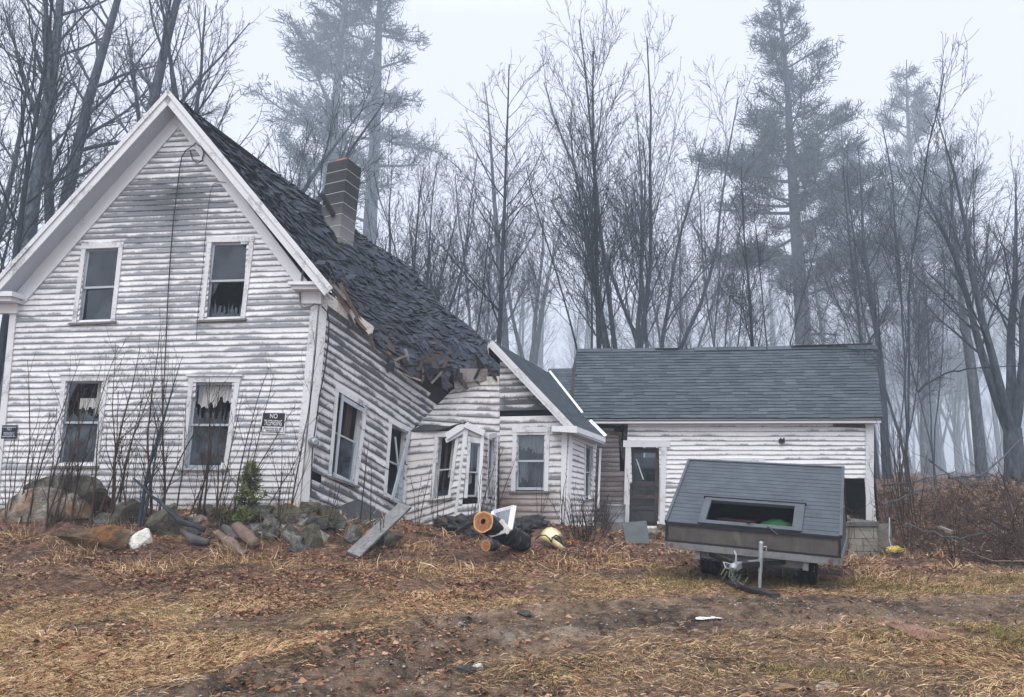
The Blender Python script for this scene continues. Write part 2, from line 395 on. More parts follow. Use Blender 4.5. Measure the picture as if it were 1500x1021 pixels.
# ================================================================== clapboards, windows, shingles
def clapwall(name, mat, parent, Pf, ncourse, srange, width, holes, wearf, seg=.13, thick=.022, jit=.004, missing=(), t0=0.0, t1=1.0, seed=1, brownf=None, sag=.006):
    """weather boards; Pf(s,t) with s,t in 0..1; holes = pixel quads left open"""
    r = random.Random(seed); mb = MB(); e = (t1-t0)/ncourse; nseg = max(2, int(width/seg))
    def nrm(s, t):
        a = Pf(s+.004, t)-Pf(s-.004, t); b = Pf(s, t+.004)-Pf(s, t-.004); n = a.cross(b).normalized()
        return n if n.y < 0 else -n
    for c in range(ncourse):
        tb = t0+c*e; tt = tb+e*1.06; tm = tb+e*.5
        lo, hi = srange(tm)
        if hi-lo < .01: continue
        # butt joints
        joints = []; x = lo+r.uniform(.05, .6)
        while x < hi: joints.append(x); x += r.uniform(.25, .8)
        k0 = int(math.floor(lo*nseg)); k1 = int(math.ceil(hi*nseg))
        run = []; runs = []
        xs = sorted(set([lo, hi]+[k/nseg for k in range(k0, k1+1) if lo < k/nseg < hi]+[j for j in joints if lo < j < hi]))
        for a, b in zip(xs[:-1], xs[1:]):
            m = (a+b)/2; q = proj(Pf(m, tm))
            gone = any(inpoly(q, hq) for hq in holes) or any(c == mc and ma < m < mb_ for mc, ma, mb_ in missing)
            if gone or a in joints:
                if run: runs.append(run); run = []
            if not gone:
                if not run: run = [a]
                run.append(b)
        if run: runs.append(run)
        for run in runs:
            off = r.uniform(0, .006); dv = r.uniform(-jit, jit); V = []; U = []; C = []; Fs = []
            slip = r.uniform(-1, 1)*e*.04
            for i, s in enumerate(run):
                n = nrm(s, tm); L = s*width
                wob = (mnoise.noise(Vector((L*.9, c*2.3, seed)))*sag)
                tbs = tb+slip*(i/(len(run)))
                pb = Pf(s, tbs); pt = Pf(s, tt)
                V += [pt+n*.003, pb+n*(thick+off+wob), pb+n*(off*.3)+(pt-pb).normalized()*.004]
                U += [(L+c*7.31, c+.999), (L+c*7.31, c+.02), (L+c*7.31, c+.01)]
                w = wearf(s, tm); bw = brownf(s, tm) if brownf else 0
                C += [(w, bw, wearf.dark(s, tm) if hasattr(wearf, 'dark') else 0, 1)]*3
            for i in range(len(run)-1):
                o = i*3; Fs += [(o, o+1, o+4, o+3), (o+1, o+2, o+5, o+4)]
            N = len(V); Fs += [(0, 2, 1), (N-3, N-2, N-1)]
            mb.add(V, Fs, U, 0, C)
    return mb.build(name, mat, parent)

class Quad:
    """opening given by pixel corners tl,tr,br,bl put on a surface"""
    def __init__(s, caster, tl, tr, br, bl, out=None):
        s.tl, s.tr, s.br, s.bl = [caster(*p) for p in (tl, tr, br, bl)]
        n = (s.br-s.bl).cross(s.tl-s.bl).normalized(); s.n = n if n.y < 0 else -n
        s.w = ((s.tr-s.tl).length+(s.br-s.bl).length)/2; s.h = ((s.tl-s.bl).length+(s.tr-s.br).length)/2
        s.px = [tl, tr, br, bl]
    def P(s, x, y, o=0):
        """x from left, y from bottom in metres"""
        a = x/s.w; b = y/s.h
        return s.bl.lerp(s.br, a).lerp(s.tl.lerp(s.tr, a), b) + s.n*o
    def bar(s, mb, x0, x1, y0, y1, o0, o1, mi=0):
        mb.hexa([s.P(x0,y0,o0), s.P(x1,y0,o0), s.P(x1,y0,o1), s.P(x0,y0,o1), s.P(x0,y1,o0), s.P(x1,y1,o0), s.P(x1,y1,o1), s.P(x0,y1,o1)], mi)
def window(q, parent, split=.5, casing=.10, sashw=.045, sill=True, curtain=None, upper='glass', lower='glass', trim='trim', head=.12, cornice=False, label=None, jamb=.14, sides=(1,1), sash_mat='sash', lintel=True):
    W, H = q.w, q.h; mb = MB()
    if sides[0]: q.bar(mb, -casing, 0, -.02, H+.001, -.02, .034)
    if sides[1]: q.bar(mb, W, W+casing, -.02, H+.001, -.02, .034)
    if lintel: q.bar(mb, -casing-.012, W+casing+.012, H+.001, H+head, -.02, .040)
    if cornice: q.bar(mb, -casing-.05, W+casing+.05, H+head+.001, H+head+.035, -.02, .075)
    # jambs running into the wall
    q.bar(mb, -.02, 0.0, 0, H, -jamb, -.021); q.bar(mb, W, W+.02, 0, H, -jamb, -.021); q.bar(mb, -.02, W+.02, H+.001, H+.02, -jamb, -.021)
    w = mb.build('window', M[trim], parent, bevel=0)
    if label: w['label'] = label
    if sill:
        sb = MB(); q.bar(sb, -casing-.04, W+casing+.04, -.065, -.021, -.10, .075); sb.build('sill', M['grey_wood'], w)
    ym = H*split
    for (y0, y1, o, kind) in ((ym-.02, H-.005, -.035, upper), (0, ym+.02, -.075, lower)):
        if kind == 'none': continue
        sb = MB()
        q.bar(sb, .004, sashw, y0, y1, o-.03, o); q.bar(sb, W-sashw, W-.004, y0, y1, o-.03, o)
        q.bar(sb, sashw, W-sashw, y0, y0+sashw*(1.0 if o > -.05 else 1.4), o-.03, o-.001); q.bar(sb, sashw, W-sashw, y1-sashw*.9, y1, o-.03, o-.001)
        sb.build('sash', M[sash_mat], w)
        if kind == 'open': continue
        pb = MB(); a0, a1, b0, b1 = sashw, W-sashw, y0+sashw, y1-sashw*.9; oo = o-.016
        if kind in ('glass', 'screen'):
            pb.add([q.P(a0,b0,oo), q.P(a1,b0,oo), q.P(a1,b1,oo), q.P(a0,b1,oo)], [(0,1,2,3)])
            pb.build('pane', M['glass' if kind == 'glass' else 'screen'], w)
        else:                                        # broken: shards left along the edges
            r = random.Random(kind); m = 14; top = []; xs = [lerp(a0, a1, i/m) for i in range(m+1)]
            hh = b1-b0
            for i in range(m):
                ya = hh*(.10+.45*abs(math.sin(i*1.7+r.random()*2)))*r.uniform(.2, 1); yb = hh*(.10+.45*abs(math.sin((i+1)*1.7)))*r.uniform(.2, 1)
                pb.add([q.P(xs[i],b0,oo), q.P(xs[i+1],b0,oo), q.P(xs[i+1],b0+yb,oo), q.P(xs[i],b0+ya,oo)], [(0,1,2,3)])
            pb.add([q.P(a0,b0+hh*.5,oo), q.P(a0+W*.12,b0+hh*.8,oo), q.P(a0+W*.2,b1,oo), q.P(a0,b1,oo)], [(0,1,2,3)])
            pb.build('pane', M['glass'], w)
    for cu in (curtain or []):
        x0, x1, y0, y1, mat, wav = cu; cb = MB(); n = 26; V = []; r = random.Random(int(x0*100+y0*10))
        for j in range(2):
            for i in range(n+1):
                x = lerp(x0, x1, i/n); yb = y0 + (wav*abs(math.sin(i*1.1))*H*.12 if j == 0 else 0)
                V.append(q.P(x*W, (yb if j == 0 else y1*H) if j else (y0*H+wav*(.5+.5*mnoise.noise(Vector((i*.16, x0*9, y0*7))))*H*.22+r.uniform(0,.012)), -.15+.022*math.sin(i*1.15+x0*7)))
        cb.add(V, [(i, i+1, n+2+i, n+1+i) for i in range(n)]); cb.build('curtain', M[mat], w)
    return w

def coons(c0, c1, d0, d1):
    """c0 (u at v=0), c1 (u at v=1), d0 (v at u=0), d1 (v at u=1): polylines of Vectors"""
    def ev(pl, t):
        L = [0]
        for a, b in zip(pl[:-1], pl[1:]): L.append(L[-1]+(b-a).length)
        x = t*L[-1]
        for i in range(len(pl)-1):
            if x <= L[i+1] or i == len(pl)-2: return pl[i].lerp(pl[i+1], (x-L[i])/max(1e-6, L[i+1]-L[i]))
    def S(u, v):
        u = min(max(u, 0), 1); v = min(max(v, 0), 1)
        a = ev(c0, u).lerp(ev(c1, u), v); b = ev(d0, v).lerp(ev(d1, v), u)
        c = c0[0].lerp(c0[-1], u).lerp(c1[0].lerp(c1[-1], u), v)
        return a+b-c
    return S
def shingles(name, mat, parent, S, nrows, tabw, W, lift=.012, ragged=0., seed=3, keep=None, up=1, over=1.35, jitter=.0, thick=.006):
    """overlapping tabs on the surface S(u,v), v = 0 at the ridge, 1 at the eave"""
    r = random.Random(seed); mb = MB(); e = 1.0/nrows
    for j in range(nrows):
        v1 = (j+1)*e; v0 = max(0, v1-e*over); x = -r.random()*tabw/W
        while x < 1:
            w = tabw/W*r.uniform(1-jitter*.6, 1+jitter*.6); a = max(0, x); b = min(1, x+w*.985); x += w
            if b-a < .15*tabw/W: continue
            if keep and not keep((a+b)/2, v1-e/2): continue
            dv = r.uniform(-1, 1)*ragged*e; tw = r.uniform(-1, 1)*ragged*e*.5
            l0 = lift*r.uniform(.7, 1.2)+(ragged*r.random()**3*.05); l1 = lift*r.uniform(.7, 1.2)+(ragged*r.random()**3*.05)
            m = (a+b)/2; du = S(min(1, m+.01), v1-e*.5)-S(max(0, m-.01), v1-e*.5); dd = S(m, min(1, v1))-S(m, max(0, v1-e)); n = du.cross(dd).normalized()
            if n.z < 0: n = -n
            def Q(u, v, l):
                p = S(u, v)
                if v > 1: p = p+(S(u, 1)-S(u, 1-e))*((v-1)/e)
                return p+n*l
            vb0 = v1+dv+tw; vb1 = v1+dv-tw; mid = (a+b)/2; lm = (l0+l1)/2+ragged*.01*r.random()
            V = [Q(a,v0,.001), Q(mid,v0,.001), Q(b,v0,.001), Q(a,vb0,l0), Q(mid,(vb0+vb1)/2+ragged*e*.15*r.uniform(-1,1),lm), Q(b,vb1,l1)]
            V += [V[3]-n*thick, V[4]-n*thick, V[5]-n*thick]
            mb.add(V, [(0,3,4,1), (1,4,5,2), (3,6,7,4), (4,7,8,5), (0,6,3), (2,5,8)])
    return mb.build(name, mat, parent)
def surf(mb, S, nu, nv, off=0, mi=0, keep=None):
    V = [S(i/nu, j/nv)+Vector((0,0,off)) for j in range(nv+1) for i in range(nu+1)]
    mb.add(V, [(j*(nu+1)+i, j*(nu+1)+i+1, (j+1)*(nu+1)+i+1, (j+1)*(nu+1)+i) for j in range(nv) for i in range(nu) if not keep or keep((i+.5)/nu, (j+.5)/nv)], None, mi)

# ================================================================== FARMHOUSE
_gl = at(14, 470, 15.75); _gr = at(467, 447, 15.0)
GA = (_gl.x, _gl.y); GB = (_gr.x, _gr.y)
house = empty('farmhouse', ((GA[0]+GB[0])/2, (GA[1]+GB[1])/2+3, .6), 'large white clapboard farmhouse with steep gable and sagging collapsed dark roof', 'house')
gdir = Vector((GB[0]-GA[0], GB[1]-GA[1], 0)); GW = gdir.length; gdir.normalize(); gn = Vector((gdir.y, -gdir.x, 0))
if gn.y > 0: gn = -gn
def gcast(px, py): return on_plan(px, py, GA, GB)
def gs(p): return (Vector((p.x-GA[0], p.y-GA[1], 0))).dot(gdir)
class Poly1:
    def __init__(s, pts): s.p = sorted(pts)
    def __call__(s, z):
        p = s.p
        if z <= p[0][0]: return p[0][1]
        for (a, x), (b, y) in zip(p[:-1], p[1:]):
            if z <= b: return x+(y-x)*(z-a)/(b-a)
        return p[-1][1]
def gz(px, py): q = gcast(px, py); return (q.z, gs(q))
G_bot = .55
gbl = gz(-12, 745); gtl = gz(18, 447); gtr = gz(467, 447); gbr = gz(440, 733); gap = gz(258, 163)
gL = Poly1([(G_bot, gbl[1]+(gbl[0]-G_bot)*-.02), gbl, gtl, gap]); gR = Poly1([(G_bot, gbr[1]), gbr, gtr, gap])
gTop = gap[0]
GWW = 8.0
def gP(s, t): 
    z = lerp(G_bot, gTop, t); q = gdir*(s*GWW-.6); return Vector((GA[0]+q.x, GA[1]+q.y, z))
def gsr(t):
    z = lerp(G_bot, gTop, t); return ((gL(z)+.03+.6)/GWW, (gR(z)-.03+.6)/GWW)
gwin = {}
gq = {'UL': [(127,365),(175,363),(163,470),(113,472)], 'UR': [(311,355.5),(366,354.5),(353,466),(299,468)],
      'LL': [(98,558),(153,558),(138,681),(84,681)], 'LR': [(284.5,560),(345,560),(327.6,686),(270.5,686)]}
def wear_gable(s, t):
    p = gP(s, t); x, y = proj(p)
    w = .29 + .72*math.exp(-(((x-250)/75)**2+((y-300)/62)**2)) + .20*math.exp(-(((x-250)/150)**2+((y-430)/90)**2))
    w += .18*math.exp(-(((x-395)/60)**2+((y-490)/70)**2)) - .12*math.exp(-(((x-330)/220)**2+((y-690)/55)**2)) -.06*math.exp(-(((x-40)/60)**2+((y-640)/90)**2))
    return w
def _gd(s, t):
    p = gP(s, t); x, y = proj(p)
    return .95*math.exp(-(((x-255)/65)**2+((y-292)/34)**2))+.5*math.exp(-(((x-185)/35)**2+((y-345)/14)**2))
wear_gable.dark = _gd
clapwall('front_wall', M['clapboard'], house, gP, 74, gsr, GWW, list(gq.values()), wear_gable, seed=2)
wUL = window(Quad(gcast, *gq['UL']), house, .47, label='narrow sash window at upper left of the gable')
wUR = window(Quad(gcast, *gq['UR']), house, .50, upper='glass', lower='broken7', label='narrow sash window at upper right of the gable')
wLL = window(Quad(gcast, *gq['LL']), house, .50, upper='broken3', lower='screen', cornice=True, curtain=[(.30, .72, .56, .80, 'curtain', .9), (.72, .95, .55, 1, 'curtain', .4)], label='ground floor window with broken upper pane at left')
wLR = window(Quad(gcast, *gq['LR']), house, .50, upper='broken5', lower='screen', cornice=True, curtain=[(.05, .52, .60, 1, 'curtain', 1.0), (.54, .96, .66, 1, 'curtain', 1.0), (.70, .95, .05, .45, 'curtain_brown', .2)], label='ground floor window with torn white curtain')
# corner boards, frieze boards under the rakes
mb = MB()
def cornerboard(mb, fL, z0, z1, w, o=.045, inner=1):
    n = 6
    for i in range(n):
        za, zb = lerp(z0, z1, i/n), lerp(z0, z1, (i+1)/n)
        c = []
        for z in (za, zb):
            s0 = fL(z); s1 = s0+w*inner; a, b = min(s0, s1), max(s0, s1)
            for s, oo in ((a, -.02), (b, -.02), (b, o), (a, o)):
                q = gdir*s+gn*oo; c.append(Vector((GA[0]+q.x, GA[1]+q.y, z)))
        mb.hexa(c)
cornerboard(mb, gL, G_bot, gtl[0], .15); mb.build('corner_board', M['trim'], house); mb = MB(); cornerboard(mb, gR, G_bot, gtr[0]+.0, .15, inner=-1)
mb.build('corner_board', M['trim'], house)
rc = MB()
def gp3(px, py, o): return gcast(px, py)+gn*o
def band(mb, a0, a1, b0, b1, o0, o1):
    """prism between pixel edge a0-a1 and b0-b1 on the gable plane"""
    mb.hexa([gp3(*a0, o0), gp3(*a1, o0), gp3(*b0, o0), gp3(*b1, o0), gp3(*a0, o1), gp3(*a1, o1), gp3(*b0, o1), gp3(*b1, o1)])
band(rc, (12,446), (258,160), (263,187), (36,446), -.02, .05)
band(rc, (258,160), (472,440), (452,440), (263,187), -.02, .047)
rc.build('rake_frieze', M['trim_clean'], house)

# ---- roof: control points
OV = .42
def ovcast(px, py, o=OV): A = (GA[0]+gn.x*o, GA[1]+gn.y*o); B = (GB[0]+gn.x*o, GB[1]+gn.y*o); return on_plan(px, py, A, B)
apx = ovcast(248, 135); efr = ovcast(487, 424); efl = ovcast(-14, 424)
ridge = [apx, at(345,212,16.9), at(425,268,18.4), at(480,309,19.8), at(520,344,21.2)]
rear = [at(520,344,21.2), at(600,388,20.5), at(650,450,19.9), at(710,498,19.2), at(750,556,18.55)]
eave = [efr, at(508,442,15.1), at(540,500,15.75), at(580,548,16.5), at(645,562,17.3), at(750,556,18.55)]
rake = [apx, apx.lerp(efr, .5), efr]
RS0 = coons(ridge, eave, rake, rear)
def RS(u, v):                                           # buckled surface
    p = RS0(u, v); k = math.sin(math.pi*min(1, max(0, u)))*math.sin(math.pi*min(1, max(0, v)))
    z = .11*mnoise.noise(Vector((u*6, v*5, 1)))+.06*mnoise.noise(Vector((u*17, v*15, 4)))
    return p+Vector((0, 0, z*(.35+.65*min(1, u*2.5))*min(1, (1-v)*6+.35) - .12*k))
holes_r = [(.36,.70,.012,.05), (.42,.52,.02,.02), (.25,.62,.014,.03), (.58,.78,.03,.025), (.80,.66,.02,.02), (.88,.9,.03,.03), (.105,.93,.07,.09), (.20,.90,.05,.12), (.17,.98,.14,.09), (.05,.99,.05,.05), (.30,.985,.07,.06), (.47,.66,.022,.045), (.66,.88,.02,.05), (.74,.80,.03,.03), (.52,.985,.05,.05), (.70,.99,.04,.04)]
rr_ = random.Random(5)
def vmax(u): return 1-.16*float(sstep(.035,.08,u)*sstep(.55,.25,u))-.08*(.5+mnoise.noise(Vector((u*19,3,0))))*(.05 < u < .97)-.03*(.5+mnoise.noise(Vector((u*60,8,0))))*(u > .05)
def keep_r(u, v):
    if v > vmax(u): return False
    for (a, b, ru, rv) in holes_r:
        if ((u-a)/ru)**2+((v-b)/rv)**2 < 1: return False
    return rr_.random() > (.02+.12*max(0, v-.75)*4*(u > .05))
def keep_deck(u, v):
    if v > vmax(u)+.02: return False
    for (a, b, ru, rv) in holes_r[:5]:
        if ((u-a)/(ru*.9))**2+((v-b)/(rv*.9))**2 < 1: return False
    return True
roof = shingles('roof', M['old_shingle'], house, RS, 58, .19, 7.4, lift=.014, ragged=1.15, seed=8, keep=keep_r, jitter=1.0, over=1.6, thick=.007)
dk = MB(); surf(dk, RS, 70, 50, -.02, 0, keep_deck); surf(dk, RS, 70, 50, -.06, 0, keep_deck)
# far slope, never seen from the front, same length
lf = [apx, ridge[2], ridge[4]]; le = [efl, efl+(ridge[2]-apx)*1.0, efl+(ridge[4]-apx)]
LS = coons(lf, le, [apx, efl], [ridge[4], le[2]])
surf(dk, LS, 8, 6, 0); surf(dk, LS, 8, 6, -.05)
dk.build('roof_deck', M['dark_wood'], roof)
for k, (sd, pe) in enumerate(((1, efr), (-1, efl))):     # fascia + soffit of the front rake
    fb = MB(); A0 = apx; E = pe; d = (E-A0).normalized(); dn = d.cross(gn).normalized()
    if dn.z > 0: dn = -dn
    n = 5; wF = .20
    fb.hexa([A0+dn*.0, A0+dn*wF/abs(math.cos(.0)), E+dn*wF, E, A0+gn*.03, A0+dn*wF+gn*.03, E+dn*wF+gn*.03, E+gn*.03])
    fb.hexa([A0-dn*.03+gn*.012, A0+dn*.06+gn*.012, E+dn*.06+gn*.012, E-dn*.03+gn*.012, A0-dn*.03+gn*.06, A0+dn*.06+gn*.06, E+dn*.06+gn*.06, E-dn*.03+gn*.06])
    fb.build('rake_fascia', M['trim'], house)
    sb = MB(); a, b = A0+dn*(wF-.01), E+dn*(wF-.01)
    sb.hexa([a, b, b-gn*(OV+.02), a-gn*(OV+.02), a+dn*-.02, b+dn*-.02, b-gn*(OV+.02)-dn*.02, a-gn*(OV+.02)-dn*.02])
    sb.build('soffit', M['soffit'], house)
# eave returns
er = MB()
def plate(mb, pxl, pxr, pyt, pyb, o0, o1): band(mb, (pxl, pyb), (pxr, pyb), (pxr, pyt), (pxl, pyt), o0, o1)
plate(er, -16, 39, 433, 440, -.05, .42); plate(er, -14, 34, 440.3, 446, -.05, .34); plate(er, -6, 29, 446.2, 460, -.04, .09)
er.build('eave_return', M['trim_clean'], house); er = MB(); plate(er, 433, 479, 419, 423.5, -.05, .40); plate(er, 436, 476, 423.8, 429, -.05, .33); plate(er, 443, 473, 429.2, 446, -.04, .10)
er.build('eave_return', M['trim_clean'], house)

# ---- collapsing side wall
def pgrid(rows, ts):
    """rows of control points (px,py,Y), rows at ts (0 bottom..1 top)"""
    def Pf(s, t):
        t = min(max(t, -.05), 1.05)
        k = 0
        while k < len(ts)-2 and t > ts[k+1]: k += 1
        f = (t-ts[k])/(ts[k+1]-ts[k])
        def row(r):
            x = min(max(s, -.02), 1.02)*(len(r)-1); i = min(int(max(x, 0)), len(r)-2); g = x-i
            # catmull-rom for a smooth bow
            p0 = r[max(i-1, 0)]; p1 = r[i]; p2 = r[i+1]; p3 = r[min(i+2, len(r)-1)]
            return [.5*(2*b+(c-a)*g+(2*a-5*b+4*c-d)*g*g+(-a+3*b-3*c+d)*g**3) for a, b, c, d in zip(p0, p1, p2, p3)]
        A = row(rows[k]); B = row(rows[k+1])
        return at(*[lerp(a, b, f) for a, b in zip(A, B)])
    return Pf
W1 = pgrid([[(442,735,15.02),(520,768,16.15),(592,806,17.2)], [(463,532,15.02),(535,578,16.2),(606,626,17.35)], [(470,440,15.02),(565,508,16.5),(664,580,18.05)]], [0,.66,1])
w1q = [(495,574),(532.7,597),(518,709),(484,697)]; w2q = [(573,621),(597,633),(588,735),(565,727)]
def wear_side(s, t): return .42+.35*max(0, t-.6)*2+.25*(s > .0)*max(0, .14-t)*6 -.05*s
wear_side.dark = lambda s, t: .22+.15*mnoise.noise(Vector((s*3,t*4,1)))+.35*max(0, .18-t)*6+.45*max(0, t-.72)*2.5*(1 if s > .15 else .3)
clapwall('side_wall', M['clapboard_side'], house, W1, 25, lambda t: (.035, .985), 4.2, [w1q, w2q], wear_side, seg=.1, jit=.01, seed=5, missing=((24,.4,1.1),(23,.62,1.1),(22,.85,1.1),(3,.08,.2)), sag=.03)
W2 = pgrid([[(604,632,17.35),(668,638,17.5),(732,642,17.5)], [(664,570,18.0),(698,564,17.8),(732,563,17.5)]], [0,1])
def wear2(s, t): return .22+.3*abs(s-.6)*(t < .4)
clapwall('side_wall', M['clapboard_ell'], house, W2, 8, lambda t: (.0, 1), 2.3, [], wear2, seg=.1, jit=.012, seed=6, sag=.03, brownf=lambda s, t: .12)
fz = MB(); V = [W2(s, 1.0) for s in (.05,.5,1)]
for a, b in zip(V[:-1], V[1:]): fz.beam(a+Vector((0,-.03,.09)), b+Vector((0,-.03,.09)), .05, .20)
fz.build('frieze_board', M['frieze_yellowed'], house)
fz = MB(); pts = [W1(s, 1.0) for s in (.02,.1,.2,.3,.40)]
for a, b in zip(pts[:-1], pts[1:]): fz.beam(a+Vector((.02,-.05,.10)), b+Vector((.02,-.05,.10)), .05, .24)
fz.build('frieze_board', M['frieze_yellowed'], house)
cb = MB(); pts = [W1(0, t) for t in (0,.25,.5,.75,1)]
for a, b in zip(pts[:-1], pts[1:]): cb.beam(a+Vector((.05,.03,0)), b+Vector((.05,.03,0)), .06, .16, up=Vector((.9,.4,0)))
cb.build('corner_board', M['trim'], house)
# windows of the side wall
def w1cast(px, py):
    best = None; lo = (9e9, None)
    for i in range(41):
        for j in range(41):
            s, t = i/40, j/40; q = proj(W1(s, t)); d = (q[0]-px)**2+(q[1]-py)**2
            if d < lo[0]: lo = (d, (s, t))
    s, t = lo[1]; st = .02
    for _ in range(14):
        for ds, dt in ((st,0),(-st,0),(0,st),(0,-st)):
            q = proj(W1(s+ds, t+dt)); d = (q[0]-px)**2+(q[1]-py)**2
            if d < lo[0]: lo = (d, (s+ds, t+dt))
        if lo[1] == (s, t): st /= 2
        s, t = lo[1]
    return at(px, py, W1(s, t).y)
q1 = Quad(w1cast, *w1q); q2 = Quad(w1cast, *w2q)
q1.n = Vector((.80, -.6, 0)).normalized(); q2.n = q1.n.copy()
wa = window(q1, house, .53, upper='none', lower='screen', casing=.09, jamb=.2, curtain=[(.30,.40,.45,1,'curtain',.1), (.55,.75,.5,1,'curtain_brown',.1)], label='tilted window with its upper sash gone')
sb = MB(); H = q1.h; W = q1.w
q1.bar(sb, W*.13, W*.21, -.02, H*1.0, .0, .03); q1.bar(sb, W*.2, W*1.06, H*.93, H*.985, .0, .028); q1.bar(sb, W*.97, W*1.02, .03, H*.93, .0, .026); q1.bar(sb, W*.2, W*.98, .0, .05, .0, .027)
sb.build('storm_frame', M['sash'], wa)
wb = window(q2, house, .5, upper='none', lower='broken4', casing=.09, jamb=.2, label='leaning window with a loose frame bar across it')
sb = MB(); sb.beam(w1cast(597,632)+q2.n*.10, w1cast(567,732)+q2.n*.16, .045, .07); sb.beam(w1cast(567,731)+q2.n*.13, w1cast(588,742)+q2.n*.13, .045, .05)
sb.beam(w1cast(578,640)+q2.n*.02, w1cast(584,700)+q2.n*.02, .03, .03)
sb.build('loose_frame', M['sash'], wb)
pb = MB(); pb.add([w1cast(579,690)+q2.n*.06, w1cast(588,700)+q2.n*.06, w1cast(586,733)+q2.n*.06, w1cast(572,727)+q2.n*.06], [(0,1,2,3)]); pb.build('pane', M['screen'], wb)

# ---- splayed bay
bay_plan = [(592,17.25,636,800), (684,16.35,628,768), (708,16.5,634,766), (729,17.35,641,768)]
def bcast(k):
    (a, ya, *_), (b, yb, *_) = bay_plan[k], bay_plan[k+1]; A = at(a, 690, ya); B = at(b, 690, yb)
    return lambda px, py: on_plan(px, py, (A.x, A.y), (B.x, B.y))
def bpatch(k, pts):
    c = bcast(k); bl, br, tr, tl = [c(*p) for p in pts]
    return lambda s, t: bl.lerp(br, s).lerp(tl.lerp(tr, s), t)
bw = [(643,640),(669,639),(657,728),(635,731)]; dwq = [(689,648),(703,650),(699,728),(684,728)]; rwq = [(715,643),(724,641),(721,728),(712,734)]
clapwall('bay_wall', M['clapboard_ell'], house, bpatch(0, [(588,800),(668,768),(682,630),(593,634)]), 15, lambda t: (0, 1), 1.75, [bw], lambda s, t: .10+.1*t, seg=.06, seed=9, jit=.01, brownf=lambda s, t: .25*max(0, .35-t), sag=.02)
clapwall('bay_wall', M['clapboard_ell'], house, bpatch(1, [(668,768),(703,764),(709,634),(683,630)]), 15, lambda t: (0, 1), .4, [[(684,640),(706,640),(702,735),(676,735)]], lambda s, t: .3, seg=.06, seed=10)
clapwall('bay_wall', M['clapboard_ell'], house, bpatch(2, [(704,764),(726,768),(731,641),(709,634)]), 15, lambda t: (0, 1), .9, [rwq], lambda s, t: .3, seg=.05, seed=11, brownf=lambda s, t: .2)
wc = window(Quad(bcast(0), *bw), house, .46, upper='none', lower='broken9', casing=.085, sashw=.035, curtain=[(.55,.95,.3,1,'curtain',.3), (.25,.36,.1,1,'curtain_brown',.1)], label='bay window with shattered lower pane')
wd = window(Quad(bcast(1), *dwq), house, .46, upper='glass', lower='broken2', casing=.07, sashw=.03, sill=False, curtain=[(.1,.6,.2,1,'curtain',.3)], label='narrow middle light of the bay')
we = window(Quad(bcast(2), *rwq), house, .46, upper='glass', lower='glass', casing=.05, sashw=.03, sill=False, label='turned end light of the bay')
bp = MB(); c0 = bcast(0); c1 = bcast(1); c2 = bcast(2)
bp.beam(c0(683,627)+Vector((0,-.03,0)), c0(668,764)+Vector((0,-.03,0)), .10, .09, up=Vector((0,1,0)))
bp.beam(c1(707,634)+Vector((0,-.03,0)), c1(701,764)+Vector((0,-.03,0)), .07, .07, up=Vector((0,1,0)))
bp.beam(c2(728,640)+Vector((0,-.03,0)), c2(724,764)+Vector((0,-.03,0)), .06, .06, up=Vector((0,1,0)))
bp.build('bay_post', M['trim_clean'], house)
bt = MB()
bt.beam(c0(655,640)+Vector((0,-.10,0)), c0(681,623)+Vector((0,-.10,0)), .07, .15); bt.beam(c1(681,622)+Vector((0,-.08,0)), c1(709,635)+Vector((0,-.08,0)), .07, .13)
bt.beam(c0(654,646)+Vector((0,-.06,0)), c0(681,631)+Vector((0,-.06,0)), .05, .10)
bt.build('bay_fascia', M['trim_clean'], house)
br_ = MB(); f = [c0(600,633), c0(640,632)+Vector((0,-.12,0)), c0(683,620)+Vector((0,-.15,0)), c1(712,633), W2(.55,.15), W2(.1,.15)]
br_.add(f+[p+Vector((0,0,.03)) for p in f], [(0,1,2,3,4,5), (6,7,8,9,10,11)]+[(i,(i+1)%6,6+(i+1)%6,6+i) for i in range(6)])
br_.build('bay_roof', M['asphalt_scrap'], house)

# ---- torn eave: sheathing, rafters, splintered boards
sh = MB(); cc = (732, 17.5)
def eav(px, py, Y): return at(px, py, Y)
sh.hexa([eav(672,560,17.72), eav(716,557,17.6), eav(716,557,17.9), eav(672,560,18.0), eav(674,540,17.72), eav(714,540,17.6), eav(714,540,17.9), eav(674,540,18.0)])
sh.build('exposed_sheathing', M['peeled_board'], house)
sh = MB(); nW = Vector((-.05,.07,0)); surf(sh, lambda s, t: W1(s, .70+.31*t)+nW, 14, 6); surf(sh, lambda s, t: W2(s, .3+.72*t)+Vector((0,.08,0)), 8, 4); sh.build('wall_sheathing', M['dark_wood'], house)
rb = random.Random(4)
def splinter(b, p, q, w, r):
    '''a torn board: ragged pointed ends, 2.5 cm thick, its broad side turned partly outward'''
    d = (q-p).normalized(); f = Vector((r.uniform(.1,.7), -1, r.uniform(-.5,.6))).normalized(); s_ = d.cross(f).normalized(); n = s_.cross(d).normalized()*.012; L = (q-p).length; o = []
    ks = [(0, -.5), (r.uniform(.03,.15)*L, -.1), (r.uniform(0,.05)*L, .2), (r.uniform(.06,.2)*L, .5)]; ke = [(L-r.uniform(.05,.25)*L, .5), (L, .15), (L-r.uniform(.05,.2)*L, -.05), (L-r.uniform(0,.3)*L, -.5)]
    pts = [p+d*x+s_*(y*w) for x, y in ks+ke]; m = len(pts)
    b.add([v-n for v in pts]+[v+n for v in pts], [tuple(range(m)), tuple(reversed(range(m, 2*m)))]+[(i, (i+1) % m, m+(i+1) % m, m+i) for i in range(m)])
